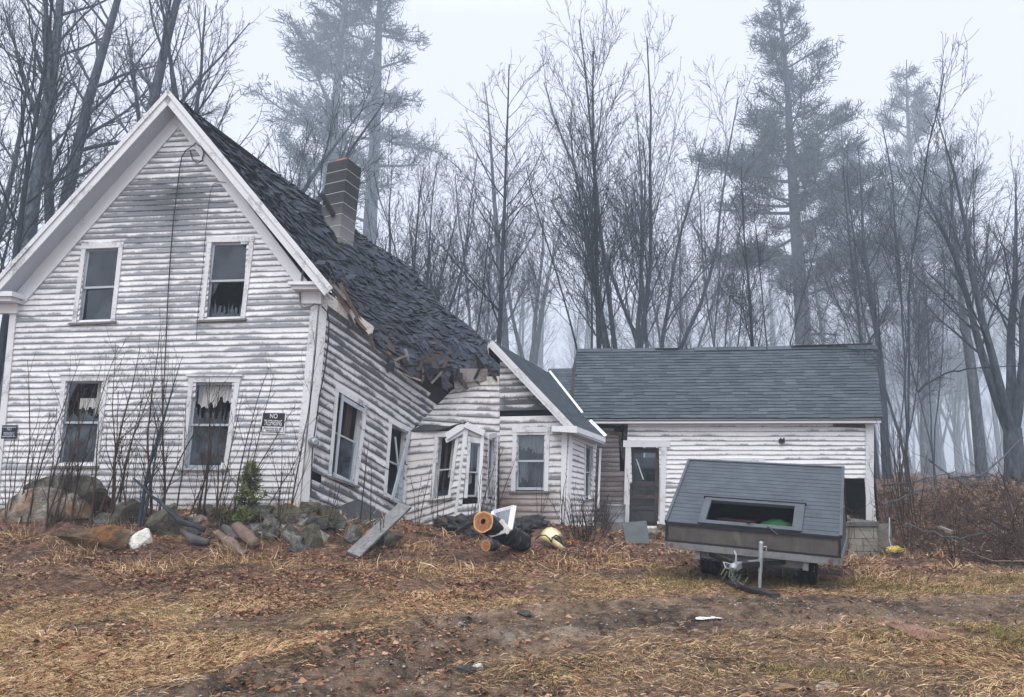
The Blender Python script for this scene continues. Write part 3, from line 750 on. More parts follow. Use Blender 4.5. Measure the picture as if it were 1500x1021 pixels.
for (x, y, Y, ang, L, w, mat) in ((503,445,15.3,-55,.9,.15,'raw_wood'), (530,482,15.7,-48,.8,.12,'dark_wood'), (545,500,15.9,-75,.5,.12,'raw_wood'), (515,470,15.5,-65,.6,.1,'dark_wood'), (604,553,16.7,-20,.6,.08,'grey_wood'), (648,540,16.9,15,.7,.1,'dark_wood'), (585,525,16.4,25,.6,.09,'grey_wood'), (506,432,15.35,-62,.75,.16,'raw_wood'), (517,452,15.55,-58,.95,.14,'raw_wood'), (524,470,15.7,-50,.8,.13,'raw_wood'), (498,428,15.2,-48,.6,.1,'grey_wood'),
      (572,505,16.1,-55,.5,.12,'raw_wood'), (560,515,16.05,-35,.9,.10,'dark_wood'), (596,520,16.5,-70,.4,.12,'grey_wood'), (612,535,16.7,8,.9,.09,'dark_wood'), (617,531,16.6,80,.35,.1,'raw_wood'),
      (634,525,16.7,35,.55,.1,'raw_wood'), (653,530,16.8,75,.42,.11,'raw_wood'), (640,553,16.9,50,.5,.08,'grey_wood'), (655,560,17.1,-40,.45,.09,'dark_wood'), (626,548,16.8,-65,.5,.07,'dark_wood'), (590,540,16.5,-40,.7,.09,'dark_wood'), (575,527,16.3,-42,.8,.08,'grey_wood'), (700,545,17.6,65,.5,.1,'dark_wood'), (668,548,17.4,70,.45,.08,'dark_wood'), (722,548,17.5,-60,.5,.12,'dark_wood')):
    b = MB(); c = at(x, y, Y); a = R_(ang); L *= .8; d = Vector((math.cos(a), rb.uniform(-.3,.3), math.sin(a)))*L/2
    splinter(b, c-d, c+d, w*.62, rb); b.build('broken_board', M[mat], house)
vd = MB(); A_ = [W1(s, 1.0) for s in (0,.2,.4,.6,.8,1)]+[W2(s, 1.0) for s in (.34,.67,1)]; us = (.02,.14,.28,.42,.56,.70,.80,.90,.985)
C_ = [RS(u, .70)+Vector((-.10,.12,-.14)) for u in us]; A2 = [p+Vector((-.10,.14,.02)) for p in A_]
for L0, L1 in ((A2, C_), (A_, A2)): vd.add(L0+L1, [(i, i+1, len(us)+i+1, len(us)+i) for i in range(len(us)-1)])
vd.build('eave_dark_sheet', M['dark_inside'], house)  # near-black sheet painting the dark void under the torn eave
for k in range(34):                                       # hanging tatters of roofing and splintered ends along the torn eave
    u = rb.uniform(.05, .96); v = vmax(u)+rb.uniform(-.02, .03); p = RS(u, v)+Vector((.05,-.08,-.02)); b = MB(); a = rb.uniform(-1.9, -.5) if rb.random() < .75 else rb.uniform(-.4, .5); d = Vector((math.cos(a)*.8, -.35, math.sin(a))).normalized()
    kind = rb.random(); splinter(b, p, p+d*rb.uniform(.18, .55), rb.uniform(.06, .22) if kind < .6 else rb.uniform(.04,.09), rb)
    b.build('roofing_tatter' if kind < .6 else 'broken_board', M['old_shingle' if kind < .6 else ('dark_wood' if kind < .85 else 'raw_wood')], house)
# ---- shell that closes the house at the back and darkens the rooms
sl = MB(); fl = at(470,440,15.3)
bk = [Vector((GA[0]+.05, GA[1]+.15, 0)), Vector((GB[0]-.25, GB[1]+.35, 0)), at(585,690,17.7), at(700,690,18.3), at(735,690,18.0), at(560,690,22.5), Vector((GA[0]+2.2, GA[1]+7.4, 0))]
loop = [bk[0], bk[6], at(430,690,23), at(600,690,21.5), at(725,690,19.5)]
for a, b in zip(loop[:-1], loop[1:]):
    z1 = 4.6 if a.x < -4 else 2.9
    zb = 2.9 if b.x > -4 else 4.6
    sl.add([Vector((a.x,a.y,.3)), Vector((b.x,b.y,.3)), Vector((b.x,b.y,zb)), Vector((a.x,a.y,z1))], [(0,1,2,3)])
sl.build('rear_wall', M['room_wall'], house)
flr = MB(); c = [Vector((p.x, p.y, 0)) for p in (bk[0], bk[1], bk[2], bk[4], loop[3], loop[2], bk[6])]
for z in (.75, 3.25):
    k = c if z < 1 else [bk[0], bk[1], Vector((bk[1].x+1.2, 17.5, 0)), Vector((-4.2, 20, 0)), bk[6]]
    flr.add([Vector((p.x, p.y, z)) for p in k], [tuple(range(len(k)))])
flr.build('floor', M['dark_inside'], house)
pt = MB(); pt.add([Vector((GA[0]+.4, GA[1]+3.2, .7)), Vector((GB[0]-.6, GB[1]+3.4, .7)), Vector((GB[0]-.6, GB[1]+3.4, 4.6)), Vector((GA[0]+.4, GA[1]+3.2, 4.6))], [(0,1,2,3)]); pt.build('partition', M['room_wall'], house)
# ---- chimney of concrete blocks, leaning
ch = MB(); top = at(505,243,18.6); bot = at(490,372,18.3); ax = (top-bot); L = ax.length; ax.normalize()
axx = (Vector((.90,-.43,0)) - ax*ax.dot(Vector((.90,-.43,0)))).normalized(); axy = ax.cross(axx).normalized()
def chbox(mb, z0, z1, hw, hd, mi=0):
    c = []
    for z in (z0, z1):
        for a, b in ((-1,-1),(1,-1),(1,1),(-1,1)): c.append(bot+ax*z+axx*a*hw+axy*b*hd)
    mb.hexa(c, mi)
nC = 8; hC = L/nC
for k in range(nC): chbox(ch, k*hC+.012, (k+1)*hC, .335, .29)
chim = ch.build('chimney', M['chimney_block'], house, bevel=.008)
mo = MB(); chbox(mo, 0, L-.02, .330, .285); mo.build('mortar_joint', M['mortar'], chim)
fu = MB(); chbox(fu, L, L+.13, .17, .17); fu.build('flue_liner', M['flue_clay'], chim, bevel=.01)
fx = axx*-.02-axy*0
sd = [bot+ax*(L*.62)-axx*.33-axy*.35, bot+ax*(L*.36)+axx*.12-axy*.35] if (axy.y > 0) else [bot+ax*(L*.62)-axx*.33+axy*.35, bot+ax*(L*.36)+axx*.12+axy*.35]
st = MB(); st.beam(sd[0], sd[1], .05, .12); st.build('chimney_strap', M['black_plastic'], chim)
# ---- cables, conduit, meter
cab = MB(); o = .07
def gline(mb, pts, r, o=.07): mb.tube([gp3(x, y, o) for x, y in pts], r, 6)
gline(cab, [(290,211),(283,217),(275,222),(269,232),(266,248),(262,280),(257,320),(253,370),(249,430),(246,500),(243,560),(240,640)], .011)
gline(cab, [(281,222),(284,234),(291,241),(298,238),(301,226),(298,218),(292,214)], .012)
gline(cab, [(333,269),(325,268),(316,271),(311,280),(307,310),(303,350),(299,400),(294,440),(290,500)], .006)
cab.build('cable', M['black_cable'], house); cab = MB()
gline(cab, [(300,222),(330,255),(370,300),(420,360),(443,385),(446,395),(443,418)], .018, .075)
gline(cab, [(443,430),(443,448),(448,453),(458,451),(464,447),(472,449)], .018, .13)
cab.build('conduit', M['metal_grey'], house)
cb2 = MB(); cb2.tube([at(472,449,14.9), at(479,457,14.95), at(482,470,14.98), at(481,500,15.0), at(476,540,15.0), at(468,580,14.98), at(463,620,14.95), at(460,640,14.93)], .014, 6); cb2.tube([at(458,655,14.93), at(455,720,14.95)], .014, 6)
cb2.build('cable', M['black_cable'], house)
me_ = MB(); c = at(459.5,648,14.93); n = Vector((.55,-.83,0))
me_.tube([c+n*-.05, c+n*.02], .105, 18); me_.tube([c+n*.02, c+n*.03, c+n*.10, c+n*.13], [.09,.088,.08,.05], 18)
me_.build('electric_meter', M['galvanised'], house, smooth=False)

# ---- signs on the gable wall
def text_mesh(s, size, name, mat, parent, Mx, sx=1.0, ext=.0015):
    cu = bpy.data.curves.new(name, 'FONT'); cu.body = s; cu.align_x = 'CENTER'; cu.align_y = 'CENTER'; cu.size = size; cu.extrude = ext; cu.offset = size*.004
    tmp = bpy.data.objects.new(name, cu); COL.objects.link(tmp); bpy.context.view_layer.update()
    dg = bpy.context.evaluated_depsgraph_get(); me = bpy.data.meshes.new_from_object(tmp.evaluated_get(dg)); bpy.data.objects.remove(tmp)
    me.transform(Matrix.Diagonal((sx,1,1,1))); me.materials.clear(); me.materials.append(mat)
    o = bpy.data.objects.new(name, me); COL.objects.link(o); o.parent = parent; o.matrix_local = Mx; return o
m_simple('sign_black', (.012,.016,.022), .45, .2, 5); m_simple('sign_white', (.70,.71,.72), .5, .08, 6); m_simple('sign_grey', (.42,.46,.52), .5, .15, 6)
def sign(tl, tr, br, bl, label, white):
    q = Quad(gcast, tl, tr, br, bl); W, H = q.w, q.h; c = q.P(W/2, H/2, .05)
    e = empty('no_trespassing_sign', c, label, 'sign')
    b = MB(); q.bar(b, 0, W, 0, H, .044, .050); b.build('plate', M['sign_white' if white else 'sign_black'], e)
    f = MB(); m = .022
    q.bar(f, m, W-m, (H*.33 if white else m), H-m, .0505, .0525)
    if white:
        q.bar(f, m, m+.012, m, H*.33, .0505, .0525); q.bar(f, W-m-.012, W-m, m, H*.33, .0505, .0525); q.bar(f, m+.012, W-m-.012, m, m+.012, .0505, .0525)
    f.build('panel', M['sign_black'], e)
    X = (q.br-q.bl).normalized(); Z = q.n; Y = Z.cross(X).normalized(); X = Y.cross(Z)
    def put(x, y, o): 
        Mx = Matrix((X, Y, Z)).transposed().to_4x4(); Mx.translation = q.P(W*x, H*y, o); return Matrix.Translation(-c) @ Mx
    tm = M['sign_white'] if white else M['sign_grey']
    text_mesh('NO', H*.30, 'lettering', tm, e, put(.5, .80 if white else .70, .0545), .8)
    text_mesh('TRESPASSING', H*.36, 'lettering', tm, e, put(.5, .49 if white else .34, .0545), W*.86/(H*.36*7.05))
    if white:
        text_mesh('VIOLATORS WILL BE', H*.115, 'lettering', M['sign_black'], e, put(.5, .235, .0545), .75)
        text_mesh('PROSECUTED', H*.115, 'lettering', M['sign_black'], e, put(.5, .125, .0545), .9)
    else:
        s = MB(); q.bar(s, m, W-m, .035, .05, .0526, .0545); q.bar(s, m, W-m, H-.05, H-.035, .0526, .0545); s.build('border', M['sign_grey'], e)
sign((385.5,603.5),(421,604),(418,636),(382.5,635), 'black and white no trespassing sign right of the curtained ground floor window', True)
sign((6,623),(28,623),(26.5,642.5),(4,642.5), 'small dark no trespassing sign near the left corner of the gable wall', False)
# ================================================================== ELL (small gabled wing)
EA3 = at(732,690,17.5); EB3 = at(830,690,17.1); EA = (EA3.x, EA3.y); EB = (EB3.x, EB3.y)
ell = empty('kitchen_wing', (EA3.x+1, EA3.y+1.2, .4), 'small white gabled wing with green shingle roof between farmhouse and garage', 'house')
ed = Vector((EB[0]-EA[0], EB[1]-EA[1], 0)); EWm = ed.length; ed.normalize(); en = Vector((ed.y, -ed.x, 0)); en = en if en.y < 0 else -en
def ecast(px, py, o=0): return on_plan(px, py, (EA[0]+en.x*o, EA[1]+en.y*o), (EB[0]+en.x*o, EB[1]+en.y*o))
def es(p): return Vector((p.x-EA[0], p.y-EA[1], 0)).dot(ed)
def ez(px, py): q = ecast(px, py); return (q.z, es(q))
Ebot = .1; ez_top = ez(731,522)
eR = Poly1([(Ebot, ez(826,775)[1]), ez(826,765), ez(831,632), ez(826,618), ez_top])
EWW = 2.4
def eP(s, t): q = ed*(s*EWW-.05); return Vector((EA[0]+q.x, EA[1]+q.y, lerp(Ebot, ez_top[0], t)))
def esr(t): return (.02, (eR(lerp(Ebot, ez_top[0], t))-.02+.05)/EWW)
ewq = [(757.4,633.5),(799.6,633),(797,718),(755,718)]
def ewear(s, t):
    x, y = proj(eP(s, t)); return .22+.55*math.exp(-((y-585)/26)**2)+.1*(y < 560)
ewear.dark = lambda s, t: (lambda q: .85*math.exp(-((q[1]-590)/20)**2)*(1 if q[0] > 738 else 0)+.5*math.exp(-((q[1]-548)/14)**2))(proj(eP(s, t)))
ebrown = lambda s, t: (lambda q: .75*float(sstep(690, 745, q[1]))*(1-.75*float(sstep(800,822,q[0])))+.35*float(sstep(770,735,q[0]))*float(sstep(640,680,q[1])))(proj(eP(s, t)))
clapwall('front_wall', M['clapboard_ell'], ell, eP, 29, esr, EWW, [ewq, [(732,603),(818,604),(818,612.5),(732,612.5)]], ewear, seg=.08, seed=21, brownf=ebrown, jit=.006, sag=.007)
wf = window(Quad(ecast, *ewq), ell, .5, upper='glass', lower='glass', casing=.10, curtain=[(.02,.5,.62,1,'curtain',.7), (.5,.98,.58,1,'curtain',.5), (.05,.35,.08,.5,'curtain',.8), (.62,.98,.02,.5,'curtain_brown',.1)], label='sash window with ragged white curtains')
# near-black sheet painting the dark of the slot, no real sheathing
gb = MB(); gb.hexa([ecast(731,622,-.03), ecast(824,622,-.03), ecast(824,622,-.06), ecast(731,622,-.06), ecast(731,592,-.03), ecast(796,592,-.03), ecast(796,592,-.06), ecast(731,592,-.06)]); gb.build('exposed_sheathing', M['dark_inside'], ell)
# side wall facing the garage
SA = at(831,690,17.1); SB = at(872,690,18.35)
def scast(px, py): return on_plan(px, py, (SA.x, SA.y), (SB.x, SB.y))
s_bl, s_br, s_tr, s_tl = scast(827,775), scast(869,770), scast(873,650), scast(832,630)
swq = [(857,652),(867,656),(866,729),(856,731)]
clapwall('side_wall', M['clapboard_garage'], ell, lambda s, t: s_bl.lerp(s_br, s).lerp(s_tl.lerp(s_tr, s), t), 17, lambda t: (0, 1), 1.35, [swq], lambda s, t: .16, seg=.06, seed=22)
qs = Quad(scast, *swq); qs.n = Vector((.75,-.66,0)); window(qs, ell, .5, casing=.06, sashw=.035, label='narrow side window facing the garage')
cb = MB(); cb.hexa([ecast(820,775,-.02), ecast(826.5,775,-.02), ecast(826.5,775,.045), ecast(820,775,.045), ecast(823,632,-.02), ecast(831.5,632,-.02), ecast(831.5,632,.045), ecast(823,632,.045)])
cb.build('corner_board', M['trim_clean'], ell); cb = MB(); cb.beam(scast(829,772)+Vector((.03,-.03,0)), scast(834,634)+Vector((.03,-.03,0)), .05, .12, up=Vector((.7,.7,0)))
cb.build('corner_board', M['trim_clean'], ell); cb = MB(); cb.beam(scast(872,745)+Vector((.06,-.02,0)), scast(875.5,657)+Vector((.06,-.02,0)), .05, .13, up=Vector((0,1,0)))
cb.build('corner_board', M['trim_clean'], ell)
fz = MB(); fz.beam(scast(832,634)+Vector((.03,-.04,-.02)), scast(871,652)+Vector((.03,-.04,-.02)), .05, .15); fz.build('frieze_board', M['trim_clean'], ell)
# roof
ea = ecast(722,499,.32); ee = ecast(842,625,.32)
gy0, gy1 = 18.45, 20.75
ridgeE = [ea, at(805,546.5,20.1)]; rearE = [at(805,546.5,20.1), at(853,607,18.75), at(886,641,18.15)]; eaveE = [ee, at(886,641,18.15)]
ES = coons(ridgeE, eaveE, [ea, ee], rearE)
eroof = shingles('roof', M['green_shingle'], ell, ES, 26, .30, 3.3, lift=.014, ragged=.06, seed=31, jitter=.1)
dk = MB(); surf(dk, ES, 8, 8, -.012); surf(dk, ES, 8, 8, -.05)
lE = ecast(640,640,.32); ls = coons(ridgeE, [lE, lE+(ridgeE[1]-ea)], [ea, lE], [ridgeE[1], lE+(ridgeE[1]-ea)])
le0 = ea.lerp(lE, .12); le1 = ridgeE[1].lerp(lE+(ridgeE[1]-ea), .3)
dk.add([ea, le0, le1, ridgeE[1]], [(0,1,2,3)])
dk.build('roof_deck', M['dark_wood'], eroof)
fb = MB(); d = (ee-ea).normalized(); dn = d.cross(en).normalized(); dn = dn if dn.z < 0 else -dn
fb.hexa([ea, ea+dn*.10, ee+dn*.10, ee, ea+en*.03, ea+dn*.10+en*.03, ee+dn*.10+en*.03, ee+en*.03])
fb.hexa([ea+dn*.101, ea+dn*.17, ee+dn*.17, ee+dn*.101, ea+dn*.101+en*.012, ea+dn*.17+en*.012, ee+dn*.17+en*.012, ee+dn*.101+en*.012])
d2 = (lE-ea).normalized()
fb.hexa([ea+Vector((0,0,-.01)), ea+dn*.17, ea+d2*.20+Vector((0,0,-.16)), ea+d2*.20, ea+en*.032, ea+dn*.17+en*.032, ea+d2*.20+Vector((0,0,-.16))+en*.032, ea+d2*.20+en*.032])
fb.build('rake_fascia', M['trim'], ell)
sb = MB(); a, b = ea+dn*.17, ee+dn*.17; sb.hexa([a, b, b-en*.33, a-en*.33, a-dn*.02, b-dn*.02, b-en*.33-dn*.02, a-en*.33-dn*.02]); sb.build('soffit', M['soffit'], ell)
er = MB(); er.hexa([ecast(808,632,-.02), ecast(845,634,-.02), ecast(845,634,.36), ecast(808,632,.36), ecast(808,624,-.02), ecast(845,624,-.02), ecast(845,624,.36), ecast(808,624,.36)]); 
er.build('eave_return', M['trim_clean'], ell); er = MB(); er.beam(ee+Vector((.0,.0,-.05)), at(886,641,18.15)+Vector((0,0,-.06)), .04, .12); er.build('eave_fascia', M['trim_clean'], ell); er = MB(); er.beam(ee+Vector((-.10,.03,-.12)), at(880,645,18.15)+Vector((0,0,-.08)), .20, .03)
er.build('eave_soffit', M['soffit'], ell)
fs = MB(); fs.beam(at(805,545,20.05)+Vector((.0,-.06,.02)), at(853,606,18.7)+Vector((0,-.06,.02)), .055, .02, up=Vector((-.3,-.6,.7))); fs.build('roof_flashing', M['sign_white'], ell); fs = MB(); fs.beam(at(864,617,18.45)+Vector((0,-.05,.02)), at(887,640,18.1)+Vector((0,-.05,.02)), .08, .02, up=Vector((-.3,-.6,.7)))
fs.build('roof_flashing', M['sign_white'], ell)
bk = MB(); pb = at(760,690,20.2)
bk.add([Vector((EA[0]-.1,19.6,.2)), Vector((SB.x,19.6,.2)), Vector((SB.x,19.6,2.4)), Vector((EA[0]-.1,19.6,3.6))], [(0,1,2,3)])
bk.add([Vector((EA[0]-.1,EA[1]+.1,.2)), Vector((EA[0]-.1,19.6,.2)), Vector((EA[0]-.1,19.6,3.4)), Vector((EA[0]-.1,EA[1]+.1,3.6))], [(0,1,2,3)])
bk.build('rear_wall', M['room_wall'], ell)
fl = MB(); fl.add([Vector((EA[0],EA[1]+.1,.55)), Vector((EB[0]-.1,EB[1]+.15,.55)), Vector((SB.x-.1,SB.y,.55)), Vector((SB.x-.1,19.5,.55)), Vector((EA[0],19.5,.55))], [(0,1,2,3,4)])
fl.add([Vector((EA[0],EA[1]+.1,2.7)), Vector((EB[0]-.3,EB[1]+.15,2.35)), Vector((SB.x-.3,SB.y,2.2)), Vector((SB.x-.3,19.5,2.2)), Vector((EA[0],19.5,2.7))], [(0,1,2,3,4)])
fl.build('floor', M['dark_inside'], ell)

# ================================================================== GARAGE
GY = 18.8
garage = empty('garage', (at(1080,690,GY).x, GY+1.2, .2), 'long low white clapboard garage with grey shingle roof and a weathered door', 'garage')
def rcast(px, py, o=0): return at(px, py, GY-o)
g0 = rcast(918,640).x; g1 = rcast(1279,640).x; gx0 = rcast(860,640).x; gz0 = rcast(1000,778).z; gz1 = rcast(1000,612).z
GGW = g1-g0
def rP(s, t): return Vector((g0+s*GGW, GY, lerp(gz0, gz1, t)))
doorq = [(924,655),(968,655),(965,772),(921,772)]; bigq = [(1226,704),(1268,704),(1270,764),(1226,764)]; gwq = [(1063,678),(1112,678),(1112,745),(1063,745)]
def gwear(s, t): return .10+.10*math.sin(s*9)*(t < .5)+.12*(s < .12)
clapwall('front_wall', M['clapboard_garage'], garage, rP, 24, lambda t: (.0, .985), GGW, [doorq, bigq, gwq, [(1218,621.5),(1268,622),(1268,627.5),(1218,627.5)]], gwear, seg=.1, seed=41, jit=.005, sag=.012)
ms = MB(); ms.hexa([rcast(1216,628,-.03), rcast(1269,628,-.03), rcast(1269,628,-.06), rcast(1216,628,-.06), rcast(1216,621,-.03), rcast(1269,621,-.03), rcast(1269,621,-.06), rcast(1216,621,-.06)])
ms.beam(rcast(1222,624,.02), rcast(1268,625.5,.03), .02, .05); ms.build('exposed_sheathing', M['raw_wood'], garage)
# unpainted brown section beside the door
def rP2(s, t): return Vector((lerp(gx0, g0, s), GY+.05, lerp(gz0, rcast(900,620).z, t)))
clapwall('weathered_wall', M['clapboard_garage'], garage, rP2, 22, lambda t: (.0, 1), g0-gx0, [[(905,616),(920,616),(920,695),(908,690)], [(855,600),(918,600),(918,633),(893,630),(855,632)]], lambda s, t: .5, seg=.06, seed=42, jit=.01, brownf=lambda s, t: .93, sag=.02)
tb = MB(); V0 = rcast(893,634,-.04); tb.beam(V0, rcast(911,636,-.04), .04, .10); tb.build('broken_board', M['raw_wood'], garage)
tb = MB(); tb.beam(rcast(908,640,.03), rcast(912,668,.02), .02, .05); tb.beam(rcast(917,618,.02), rcast(914,672,.03), .03, .10); tb.build('broken_board', M['dark_wood'], garage)
vo = MB(); vo.add([Vector((gx0-.3,GY+.5,gz0)), Vector((g0+.5,GY+.5,gz0)), Vector((g0+.5,GY+.5,gz1+.3)), Vector((gx0-.3,GY+.5,gz1+.3))], [(0,1,2,3)]); vo.add([Vector((gx0-.3,GY-.25,gz1-.02)), Vector((g0+.6,GY-.25,gz1-.02)), Vector((g0+.6,GY+.5,gz1+.2)), Vector((gx0-.3,GY+.5,gz1+.2))], [(0,1,2,3)]); vo.build('dark_backing_sheet', M['dark_inside'], garage)  # near-black sheets added behind the holes to paint the dark inside
# door
dq = Quad(rcast, *doorq); mb = MB(); W, H = dq.w, dq.h
dq.bar(mb, -.14, -.005, -.05, H, -.02, .05); dq.bar(mb, W+.005, W+.14, -.05, H, -.02, .05); dq.bar(mb, -.20, W+.22, H+.002, H+.17, -.02, .055); dq.bar(mb, -.06, 0, 0, H, -.2, -.021); dq.bar(mb, W, W+.05, 0, H, -.2, -.021)
fr = mb.build('door_frame', M['trim'], garage)
m_paint('door_old', (.045,.042,.042), (.20,.085,.045), .40); m_paint('door_green', (.05,.058,.06), (.022,.022,.023), .5)
mb = MB(); o = -.12
for x0, x1, y0, y1 in ((.0,.11,0,H-.02), (W-.10,W,0,H-.02), (.11,W-.10,H-.14,H-.02), (.11,W-.10,.98,1.10), (.11,W-.10,.68,.76), (.11,W-.10,.40,.47), (.11,W-.10,.0,.10)): dq.bar(mb, x0, x1, y0, y1, o-.045, o)
dr = mb.build('door', M['door_old'], garage, bevel=.004)
mb = MB()
for y0, y1 in ((.10,.40),(.47,.68),(.76,.98)): dq.bar(mb, .11, W-.10, y0, y1, o-.03, o-.018)
for y in (.54,.61,.84,.90): dq.bar(mb, .13, W-.12, y, y+.02, o-.018, o-.008)
mb.build('door_panel', M['door_green'], dr)
mb = MB(); mb.add([dq.P(.11,1.10,o-.02), dq.P(W-.10,1.10,o-.02), dq.P(W-.10,H-.14,o-.02), dq.P(.11,H-.14,o-.02)], [(0,1,2,3)]); mb.build('pane', M['glass'], dr)
mb = MB(); mb.beam(dq.P(.17,H-.3,o-.05), dq.P(.36,1.16,o-.05), .02, .10, up=Vector((0,-1,0))); mb.build('loose_slat', M['trim'], dr)
mb = MB(); mb.tube([dq.P(W-.05,1.0,o), dq.P(W-.05,1.0,o+.03), dq.P(W-.05,1.0,o+.06)], [.012,.03,.025], 10); mb.build('handle', M['rust'], dr)
sb = MB(); dq.bar(sb, -.16, W+.2, -.09, -.03, -.25, .10); sb.build('threshold', M['grey_wood'], garage)
# window behind the camper and the low vehicle opening
window(Quad(rcast, *gwq), garage, .5, casing=.11, trim='trim', upper='glass', lower='glass', label='window half hidden behind the trailer')
cp_ = MB()
cp_.hexa([rcast(1268.5,764,-.02), rcast(1280,764,-.02), rcast(1280,764,.05), rcast(1268.5,764,.05), rcast(1268,617,-.02), rcast(1280,617,-.02), rcast(1280,617,.05), rcast(1268,617,.05)])
cp_.build('corner_board', M['trim'], garage)
lf = MB(); c = rcast(1145,646,.06); lf.box((-.06,-.05,-.05), (.06,.06,.05), Matrix.Translation(c)); lf.tube([c+Vector((-.04,-.06,.0)), c+Vector((-.04,-.06,.08))], .02, 8); lf.tube([c+Vector((.04,-.06,.0)), c+Vector((.04,-.06,.08))], .02, 8); lf.build('lamp_bracket', M['black_plastic'], garage)
# roof
rl = at(845,513,20.75); rrr = at(1282,507,20.75); el = at(838,613,18.5); erx = at(1292.5,612,18.5)
GS = coons([rl, rl.lerp(rrr,.5)+Vector((0,0,-.02)), rrr], [el, erx], [rl, el], [rrr, erx])
groof = shingles('roof', M['green_shingle'], garage, GS, 23, .33, 8.2, lift=.019, ragged=.12, seed=51, jitter=.6, thick=.013, over=1.1)
dk = MB(); surf(dk, GS, 10, 6, -.01); surf(dk, GS, 10, 6, -.06)
back = [rl+Vector((0,2.2,-2.0)), rrr+Vector((0,2.2,-2.0))]; dk.add([rl, rrr, back[1], back[0]], [(0,1,2,3)])
dk.build('roof_deck', M['dark_wood'], groof)
l0 = at(803,540,20.1); l1 = at(838,539.5,20.1); l2 = at(834,613,18.5); l3 = at(800,613,18.5)
LSg = coons([l0, l1], [l3, l2], [l0, l3], [l1, l2]); shingles('lower_roof', M['green_shingle'], garage, LSg, 17, .33, .95, lift=.010, ragged=.1, seed=52, jitter=.4)
dk = MB(); surf(dk, LSg, 3, 3, -.02); dk.add([l0, l1, l1+Vector((0,2,-1.6)), l0+Vector((0,2,-1.6))], [(0,1,2,3)]); dk.add([rl, el, l2, l1], [(0,1,2,3)]); dk.build('roof_deck', M['dark_wood'], garage)
rg = MB(); r = random.Random(2)
x = 0.0
while x < 1:
    w = r.uniform(.06, .12)
    if not (.27 < x < .33 or .72 < x < .80): 
        a = rl.lerp(rrr, x); b = rl.lerp(rrr, min(1, x+w-.004)); z = r.uniform(.012,.03)
        rg.hexa([a+Vector((0,-.12,-.10+z)), b+Vector((0,-.12,-.10+z)), b+Vector((0,.1,-.08)), a+Vector((0,.1,-.08)), a+Vector((0,-.01,.015+z)), b+Vector((0,-.01,.012+z)), b+Vector((0,.03,.01+z)), a+Vector((0,.03,.01+z))])
    x += w
rg.build('ridge_cap', M['green_shingle'], garage)
tr = MB(); a = rl.lerp(rrr,.72); b = rl.lerp(rrr,.985); tr.beam(a+Vector((0,-.05,.03)), b+Vector((0,-.05,.06)), .10, .025); tr.beam(rl.lerp(rrr,.26)+Vector((0,-.06,.0)), rl.lerp(rrr,.34)+Vector((0,-.06,.005)), .08, .02); tr.build('broken_board', M['dark_wood'], garage)
for (t, dx) in ((.955,.35),(.90,.3),(.93,.22)):
    sc = MB(); a = rl.lerp(rrr, t)+Vector((0,-.16,-.10)); sc.hexa([a+Vector((0,0,0)), a+Vector((dx,-.1,-.04)), a+Vector((dx,.06,.10)), a+Vector((.02,.1,.14)), a+Vector((0,0,.015)), a+Vector((dx,-.1,-.02)), a+Vector((dx,.06,.12)), a+Vector((.02,.1,.16))]); sc.build('loose_shingle', M['green_shingle'], garage)
fa = MB(); fa.beam(el+Vector((.3,.04,-.07)), erx+Vector((-.02,.04,-.07)), .03, .10); fa.beam(el+Vector((.3,.18,-.12)), erx+Vector((-.05,.18,-.12)), .24, .02); fa.build('eave_fascia', M['trim_clean'], garage)
rw = MB(); xr = g1-.02
rw.add([Vector((xr,GY,gz0-.3)), Vector((xr,22.8,gz0-.3)), Vector((xr,22.8,1.6)), Vector((xr+.4,20.75,rrr.z-.08)), Vector((xr,GY,gz1))], [(0,1,2,3,4)])
rw.add([Vector((gx0,22.8,gz0)), Vector((xr,22.8,gz0)), Vector((xr,22.8,2.0)), Vector((gx0,22.8,2.0))], [(0,1,2,3)])
rw.add([Vector((gx0,GY,gz0)), Vector((gx0,22.8,gz0)), Vector((gx0,22.8,2.0)), Vector((gx0+.2,20.75,rl.z-.1)), Vector((gx0,GY+.3,gz1-.2))], [(0,1,2,3,4)])
rw.build('rear_wall', M['room_wall'], garage)
fl = MB(); fl.add([Vector((gx0,GY+.1,.33)), Vector((xr,GY+.1,.33)), Vector((xr,22.7,.33)), Vector((gx0,22.7,.33))], [(0,1,2,3)]); fl.add([Vector((g0+6.2,GY+.1,.3)), Vector((g0+6.2,22.7,.3)), Vector((g0+6.2,22.7,2.5)), Vector((g0+6.2,GY+.1,2.5))], [(0,1,2,3)]); fl.build('floor', M['dark_inside'], garage)
